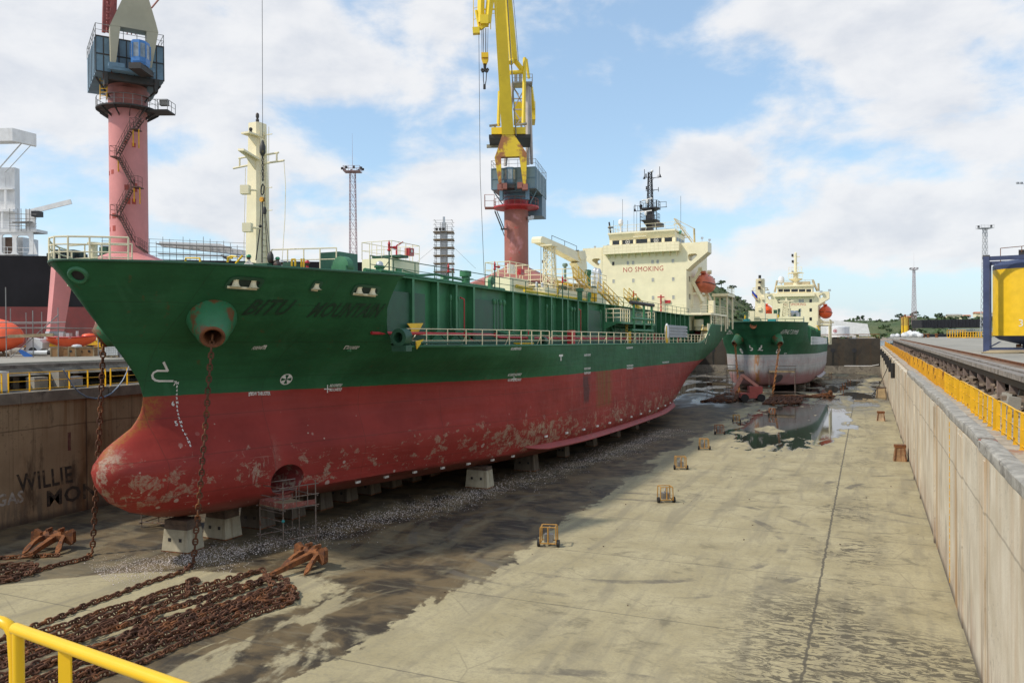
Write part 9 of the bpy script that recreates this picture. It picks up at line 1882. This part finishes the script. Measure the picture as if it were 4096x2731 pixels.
b.grid(rows,True); b.obj('bilge_keel',mat('grey_bilge_keel',(.42,.38,.38),.6,var=.15),tk)
# superstructure of the far tanker
S2=52.0
hwL,hwR=T_s(645,600,S2).x,T_s(1055,600,S2).x; tz=T_s(860,492,S2).z; cxx=(hwL+hwR)/2; hw2=(hwR-hwL)/2
b=MB(); b.box(hwL,hwR,S2,S2+12,7.4,tz); sup=b.obj('superstructure',M_cream,tk,ang=0)
wxo=T_s(1158,500,S2).x-cxx; tb=T_s(1158,545,S2).z; jn=T_s(1055,608,S2).z
for sd in(1,-1):
    f=lambda x_,z_:V(cxx+sd*x_,S2-.04,z_)
    o8=[f(hw2,jn+.4),f(hw2,jn),f(hw2+(wxo-hw2)*.5,jn+(tb-jn)*.5),f(wxo,tb),f(wxo,tz),f(hw2+(wxo-hw2)*.5,tz),f(hw2,tz),f(hw2,(tz+jn)/2)]
    x0,x1,z0,z1_=hw2+.25,hw2+(wxo-hw2)*.48,T_s(0,572,S2).z,T_s(0,540,S2).z
    hl=[f(x0,(z0+z1_)/2),f(x0+.1,z0+.1),f(x0+(x1-x0)*.5,z0+.05),f(x1-.2,z1_-.5),f(x1,z1_-.1),f(x0+(x1-x0)*.5,z1_),f(x0+.2,z1_),f(x0,z1_-.3)]
    b=MB(); b.holed(o8,hl,(0,2.2,0)); b.obj('bridge_wing',M_cream,sup,ang=0)
wa,wb2=T_s(690,470,S2),T_s(1005,470,S2); zw0,zw1=tz,T_s(850,440,S2).z
b=MB(); b.box(wa.x,wb2.x,S2-.1,S2+6,zw0,zw1); b.box(wa.x-.15,wb2.x+.15,S2-.5,S2+6.1,zw1+.004,zw1+.4); wh=b.obj('wheelhouse',M_cream,sup,ang=0)
for a0,a1 in((702,742),(750,806),(818,876),(886,942),(952,994)):
    q0,q1=T_s(a0,487,S2),T_s(a1,463,S2); b=MB(); b.box(q0.x,q1.x,S2-.14,S2-.104,q0.z,q1.z); b.obj('bridge_window',M_glass,wh,ang=0)
q0,q1=T_s(668,534,S2),T_s(1028,497,S2); b=MB(); b.box(q0.x,q1.x,S2-.9,S2-.05,q0.z,q1.z); b.obj('front_balcony',M_cream,sup,ang=0)
for a,b_ in((707,572),(895,568),(919,568),(991,567),(800,570),(707,652),(800,650),(895,650),(991,648),(991,730),(900,730)):
    q=T_s(a,b_,S2); b=MB(); b.box(q.x-.28,q.x+.28,S2-.03,S2-.004,q.z-.4,q.z+.4); b.obj('porthole_window',M_glass if a in(707,991,800) else M_pane,sup,ang=0)
vs,fs=text_mesh('NO SMOKING',1.0); t0,t1=T_s(752,612,S2),T_s(946,609,S2); wmx=max(v_[0] for v_ in vs); kz=(T_s(850,588,S2).z-T_s(850,611,S2).z)/max(v_[1] for v_ in vs)
b=MB(); b.add([(t0.x+x_*(t1.x-t0.x)/wmx,S2-.02,t0.z+y_*kz) for x_,y_ in vs],fs); b.obj('warning_lettering',M_txtr,sup,ang=0)
# mast, radome, cranes
q=T_s(856,430,S2+3); f=lambda a,b_:T_s(a,b_,S2+3)
b=MB(); z_=lambda b_:f(856,b_).z; cx_=q.x
b.lathe([(.9,z_(440)),(.7,z_(395)),(1.5,z_(378)),(1.6,z_(370)),(.6,z_(368)),(.55,z_(325)),(1.6,z_(322)),(1.6,z_(314)),(.4,z_(312)),(.32,z_(140)),(.1,z_(132))],V(cx_,S2+3,0),10)
for b_,l_,r_ in((172,825,895),(230,828,888),(322,785,930)): b.tube(V(f(l_,b_).x,S2+3,z_(b_)),V(f(r_,b_).x,S2+3,z_(b_)),.1,5)
b.rail([V(cx_-1.6,S2+2,z_(370)),V(cx_+1.6,S2+2,z_(370))],1.2,2,.8,.05); b.rail([V(cx_-1.5,S2+2,z_(314)),V(cx_+1.5,S2+2,z_(314))],1.2,2,.8,.05); mp=b.obj('radar_mast',M_cream,sup,ang=30)
b=MB(); 
for a,b_ in((828,160),(830,215),(828,312)): b.lathe([(.25,-.3),(.25,.3)],f(a,b_),8)
b.objs('signal_light',M_dark,mp)
b=MB(); q=f(727,400); b.lathe([(.2,q.z-2),(.2,q.z-.3),(.7,q.z),(.75,q.z+.9),(.4,q.z+1.4)],V(q.x,S2+3,0),12); b.obj('satellite_dome',M_white,sup)
b=MB()
for pts in(((668,490),(690,385)),((1008,378),(1050,480)),((1060,410),(1062,480)),((1010,380),(1025,400))): b.bar(f(*pts[0]),f(*pts[1]),.35)
b.rail([V(wa.x,S2,zw1+.4),V(wb2.x,S2,zw1+.4)],1.1,2,1.5,.04); b.cbox(f(870,412),(6,1.2,.8)); b.objs('roof_gear',mat('stained_cream_gear',(.50,.42,.27),.6,var=.3),sup,ang=0)
b=MB()
for a,b_ in((1160,472),(1085,485),(615,497),(752,520),(935,520)): q=T_s(a,b_,S2-.6); b.cbox(q,(.6,.4,.45))
b.objs('wing_floodlight',M_silver,sup,ang=0)
for sd,(a,b_) in((1,(1125,665)),(-1,(598,660))):
    q=T_s(a,b_,S2+7); Mx=M2@Matrix.Translation((q.x,S2+7,q.z-1.7))@Matrix.Rotation(PI/2,4,'Z'); l2=lifeboat('lifeboat','orange enclosed lifeboat in its davit on the right side of the far tanker' if sd>0 else 'orange enclosed lifeboat half hidden behind the left mast of the far tanker',(0,0,0),0,6.2,3.0,3.4,M_orange); l2.matrix_world=Mx
    b=MB(); 
    for s_ in(S2+4.5,S2+9.5):
        g=lambda x_,z_:V(q.x+sd*x_,s_,q.z+z_)
        b.bar(g(-2.4,-4),g(-2.4,1),.4); b.bar(g(-2.4,1),g(-.2,2.4),.4); b.bar(g(-2.4,-1),g(-.5,-2.6),.4); b.bar(g(-2.4,-2.6),g(1.8,-2.6),.3)
    b.objs('lifeboat_davit',M_cream,tk,ang=0)
b=MB(); b.box(hwR,hwR+2.6,S2+1,S2+13,T_s(1100,785,S2).z,T_s(1100,772,S2).z)
for s_ in(S2+1.2,S2+6,S2+12): b.tube((hwR+2.4,s_,7.4),(hwR+2.4,s_,T_s(1100,785,S2).z),.14,5)
b.rail([V(hwR+.2,S2+1,T_s(1100,772,S2).z),V(hwR+2.5,S2+1,T_s(1100,772,S2).z),V(hwR+2.5,S2+13,T_s(1100,772,S2).z)],1.1,3,1.2,.04); b.obj('boat_deck',M_cream,tk,ang=0)
# foremast, trunk, deck gear
g=lambda a,b_,s_=6.: T_s(a,b_,s_)
q0,q1=g(540,705),g(540,372); b=MB(); b.grid([[V(q0.x+sx*.95,6+sy*.8,10.8) for sx,sy in((-1,-1),(1,-1),(1,1),(-1,1))],[V(q1.x+sx*.75,6+sy*.6,q1.z) for sx,sy in((-1,-1),(1,-1),(1,1),(-1,1))]],True); b.add([V(q1.x+sx*.75,6+sy*.6,q1.z) for sx,sy in((-1,-1),(1,-1),(1,1),(-1,1))],[(0,1,2,3)]); fm=b.obj('foremast',M_cream,tk,ang=0)
b=MB()
for a0,b0,a1,b1 in((455,475,520,475),(475,452,520,452),(475,452,475,475),(558,472,620,470),(558,452,605,452),(605,452,605,470)): b.tube(g(a0,b0),g(a1,b1),.09,5)
b.box(g(525,405).x,g(557,405).x,4.6,5.4,g(0,412).z,g(0,405).z); b.tube(g(535,372),g(535,345),.12,6); b.obj('yard_arm',M_creamr,fm)
b=MB()
for a,b_ in((531,452),(535,352),(534,395)): b.lathe([(.25,-.3),(.25,.3)],g(a,b_,5),8)
b.objs('navigation_light',M_dark,fm); b=MB()
for a,b_ in((511,548),(566,545),(535,640)): b.cbox(g(a,b_,5.2),(.6,.4,.6))
b.objs('floodlight',M_cream,fm,ang=0)
b=MB(); b.prism([V(-7.6,14.5,7.4),V(-7.6,S2-1,7.4),V(-7.6,S2-1,11.0),V(-7.6,14.5,11.5)],(15.2,0,0)); b.obj('cargo_trunk',M_green,tk,ang=0)
b=MB()
for s_ in np.arange(15,S2-2,2.6): b.box(7.5,8.2,s_,s_+.06,7.9,11.3-.012*s_); b.box(8.18,8.22,s_-.1,s_+.15,7.9,11.3-.012*s_)
b.objs('web_frame',M_green,tk,ang=0)
b=MB(); pts=[V(H2.half(s_,7.55)-.05,s_,7.56) for s_ in np.linspace(15,45,12)]; b.rail(pts,1.5,2,1.0,.07); b.obj('side_rail',M_white,tk)
b=MB(); n=10; b.grid([[V(H2.half(s_,7.55)-.02,s_,h_) for s_ in np.linspace(45.2,61.5,n)] for h_ in(7.56,9.0)]); b.obj('white_bulwark',M_white,tk,ang=0)
b=MB(); q0,q1=g(438,712,4),g(487,658,4); b.box(q0.x,q1.x,3.4,4.6,10.8,q1.z); q0,q1=g(575,710,14),g(690,682,14); b.box(q0.x,q1.x,13,16,11.4,q1.z); q0,q1=g(690,740,24),g(925,708,24); b.box(q0.x,q1.x,23,27,11,q1.z); q0,q1=g(930,770,40),g(1045,745,40); b.box(q0.x,q1.x,40,44,11,q1.z); b.objs('deck_house',M_cream,tk,ang=0)
b=MB(); b.lattice(g(772,705,24)*1,1.6,1.0,g(772,565,24).z-g(772,705,24).z,6,.1,4,PI/4); q=g(772,568,24); b.box(q.x-1.5,q.x+1.5,q.y-.6,q.y+.6,q.z-.2,q.z+.1); b.tube(q,V(q.x,q.y,g(772,540,24).z),.15,5); b.obj('boom_rest',M_creamr,tk,ang=0)
b=MB()
for a0,a1,y0,y1_,s_ in((660,690,648,710,20),(700,712,645,660,24),(884,898,642,720,26),(815,835,655,690,27),(840,860,690,710,25)):
    q0,q1=g(a0,y1_,s_),g(a1,y0,s_); b.box(q0.x,q1.x,s_-.5,s_+.5,11,q1.z)
b.objs('dark_deck_gear',M_dgreen,tk,ang=0); b=MB()
for a in(825,866): q=g(a,655,26); b.lathe([(.8,11.5),(.8,q.z-.4),(.3,q.z)],V(q.x,26,0),10)
b.objs('silver_tank',M_silver,tk); b=MB()
for a0,a1,s_ in((385,440,2.5),(608,675,4)): q0,q1=g(a0,752,s_),g(a1,728,s_); b.box(q0.x,q1.x,s_,s_+1.2,10.8,q1.z)
b.objs('teal_tarpaulin_cover',M_teal,tk,ang=0)
b=MB(); b.rail([g(350,735,2)*1,g(440,712,2.0)*1],.9,2,1,.05); b.rail([V(g(480,720,4).x,4,10.9),V(g(605,710,4).x,4,10.9)],1.5,3,1.1,.05); b.rail([V(g(680,730,12).x,12,11.4),V(g(930,760,12).x,12,11.4)],1.1,2,1.5,.05); b.objs('forecastle_rail',M_dgreen,tk)
b=MB()
for pts in(((400,735),(405,695)),((1040,795),(1050,790),(1070,830)),((700,720),(700,690))): b.path([g(x_,y_,30 if x_>900 else 4) for x_,y_ in pts],.14,5)
b.objs('yellow_post',M_yel,tk); b=MB(); 
for a,s_ in((562,6),(812,26),(610,16)): q=g(a,712,s_); b.tube((q.x,s_,11),(q.x,s_,q.z+.8),.2,6)
b.objs('red_hydrant',M_red,tk)
q0=px2(474,785,1)
b=MB(); q=V(-.2,sf2(11.0)-.02,11.0); b.lathe([(.3,-.1),(.5,.12),(.6,0)],Matrix.Translation(q)@Matrix.Rotation(PI/2,4,'X'),14); b.obj('bow_fairlead',M_bolr,tk)
# flag on the signal halyard
q=M2@g(492,505,5.); t_=thing('flag','small blue flag with a yellow stripe at the far tanker foremast','flag',q,-.3); b=MB(); b.grid([[V(.15*i-.6,.1*math.sin(i*1.1),.75-.16*i-1.0*j) for i in range(8)] for j in(0,1)]); b.obj('cloth',mat('blue_flag',(.03,.05,.33),.8,var=.05),t_,ang=60); b=MB(); b.grid([[V(.15*i-.6,.1*math.sin(i*1.1)-.012,.75-.16*i-.66-.2*j) for i in range(8)] for j in(0,1)]); b.obj('yellow_stripe',M_yel,t_,ang=60)
# its chains, anchors and blocks
for sd,gx in((1,(650,1410)),(-1,(352,1400))):
    hp=M2@HT2[sd]; u,v=z3(*gx); g1=gnd(u,v,.1); b=MB(); chain(b,[hp,hp.lerp(g1,.5)-V(0,0,.3),g1],sc=1.5,roll0=.7); tag(b.obj('anchor_chain',mat('orange_rust_chain',(.30,.12,.035),.85,var=.4,vs=2),ang=0),'orange rusty chain hanging from the right hawse of the far tanker' if sd>0 else 'orange rusty chain hanging from the left hawse of the far tanker','anchor chain')
for nm,lines,lab in(('r',[(1000+0,1425,640,1418),(640,1430,560,1490),(700,1425,600,1490),(730,1425,640,1490),(780,1428,720,1490),(830,1430,775,1485),(880,1425,810,1490),(900,1428,850,1485),(1170,1425,900,1430),(1160,1412,1010,1430)],'rusty chain laid in zigzag rows right of the boom lift'),('l',[(300,1395,0,1470),(290,1410,50,1470),(300,1420,110,1470),(310,1430,170,1472),(330,1440,240,1475),(300,1385,130,1425)],'rusty chain laid in fanned rows left of the boom lift')):
    b=MB(); zg=[]
    for a0,b0,a1,b1 in lines:
        p0,p1=gnd(*z3(a0,b0),.12),gnd(*z3(a1,b1),.12); zg+=wig(p0,p1,8,.12,a0)+wig(p0+V(.5,.2,.1),p1+V(.6,.1,.1),8,.15,a1)[::-1]
    chain(b,zg,sc=1.5,jit=.04)
    tag(b.obj('anchor_chain',M_chain,ang=0),lab,'anchor chain')
q=gnd(*z3(1165,1425)); anchor('ship_anchor','rusty anchor at the right end of the far zigzag chain',(q.x,q.y,0),-PI/2,2.6,1.1,'anchors of the far tanker')
q=gnd(*z3(290,1400)); anchor('ship_anchor','rusty anchor heaped on the fanned chain left of the boom lift',(q.x,q.y,0),PI/2+.3,2.4,1.1,'anchors of the far tanker')
for i,(s_,p_,lab) in enumerate(((2.8,1.2,'pale concrete keel block foremost under the far tanker'),(5.5,0,'shaded keel block under the far tanker bow'),(9,0,'shaded keel block under the far tanker bow'),(14,0,'shaded keel block under the far tanker bow'),(20,5.8,'dark side block under the far tanker port bilge'),(27,6.2,'dark side block under the far tanker port bilge'))):
    q=M2@V(p_,s_,0); kblock(lab,(q.x,q.y,0),0,2.0,1.3,q.z-.5,.46,'blocks under the far tanker',M_block if i==0 else M_conc)
for a,b_,lab in((735,1400,'tube scaffold with steps below the right side of the far tanker bow'),(345,1385,'tube scaffold with plank below the left side of the far tanker bow')):
    q=gnd(*z3(a,b_)); tscaf(lab,q+V(-2.2,1.4,0),q+V(-2.2,-.6,0),q+V(2.2,-.6,0),[4.6,4.6,4.6,4.6],3.9,red=False)
# rolling fragments by the puddle on the far floor
for i,(a,b_) in enumerate(((1288,1345),(1335,1310),(1272,1385),(1165,1240))):
    q=gnd(*z3(a,b_)); b=MB(); b.cbox((0,0,.5),(.7,.6,.1)); 
    for dx in(-.25,.25): b.bar((dx,-.2,0),(dx,-.2,1.0),.09); b.bar((dx,.2,0),(dx,.2,.9),.09)
    o=b.obj('floor_trolley',M_tror,ang=0); o.location=q; tag(o,['rusty trolley standing in the puddle before the far tanker','rusty trolley behind the first in the far puddle','pale trolley in front of the far puddle','smallest trolley near the dock gate'][i],'trolley','far trolleys on the wet floor')
# straddle debris on deck edge of the stern: white cloth seen between the two ships
q=M1@V(9.0,104.5,7.0);
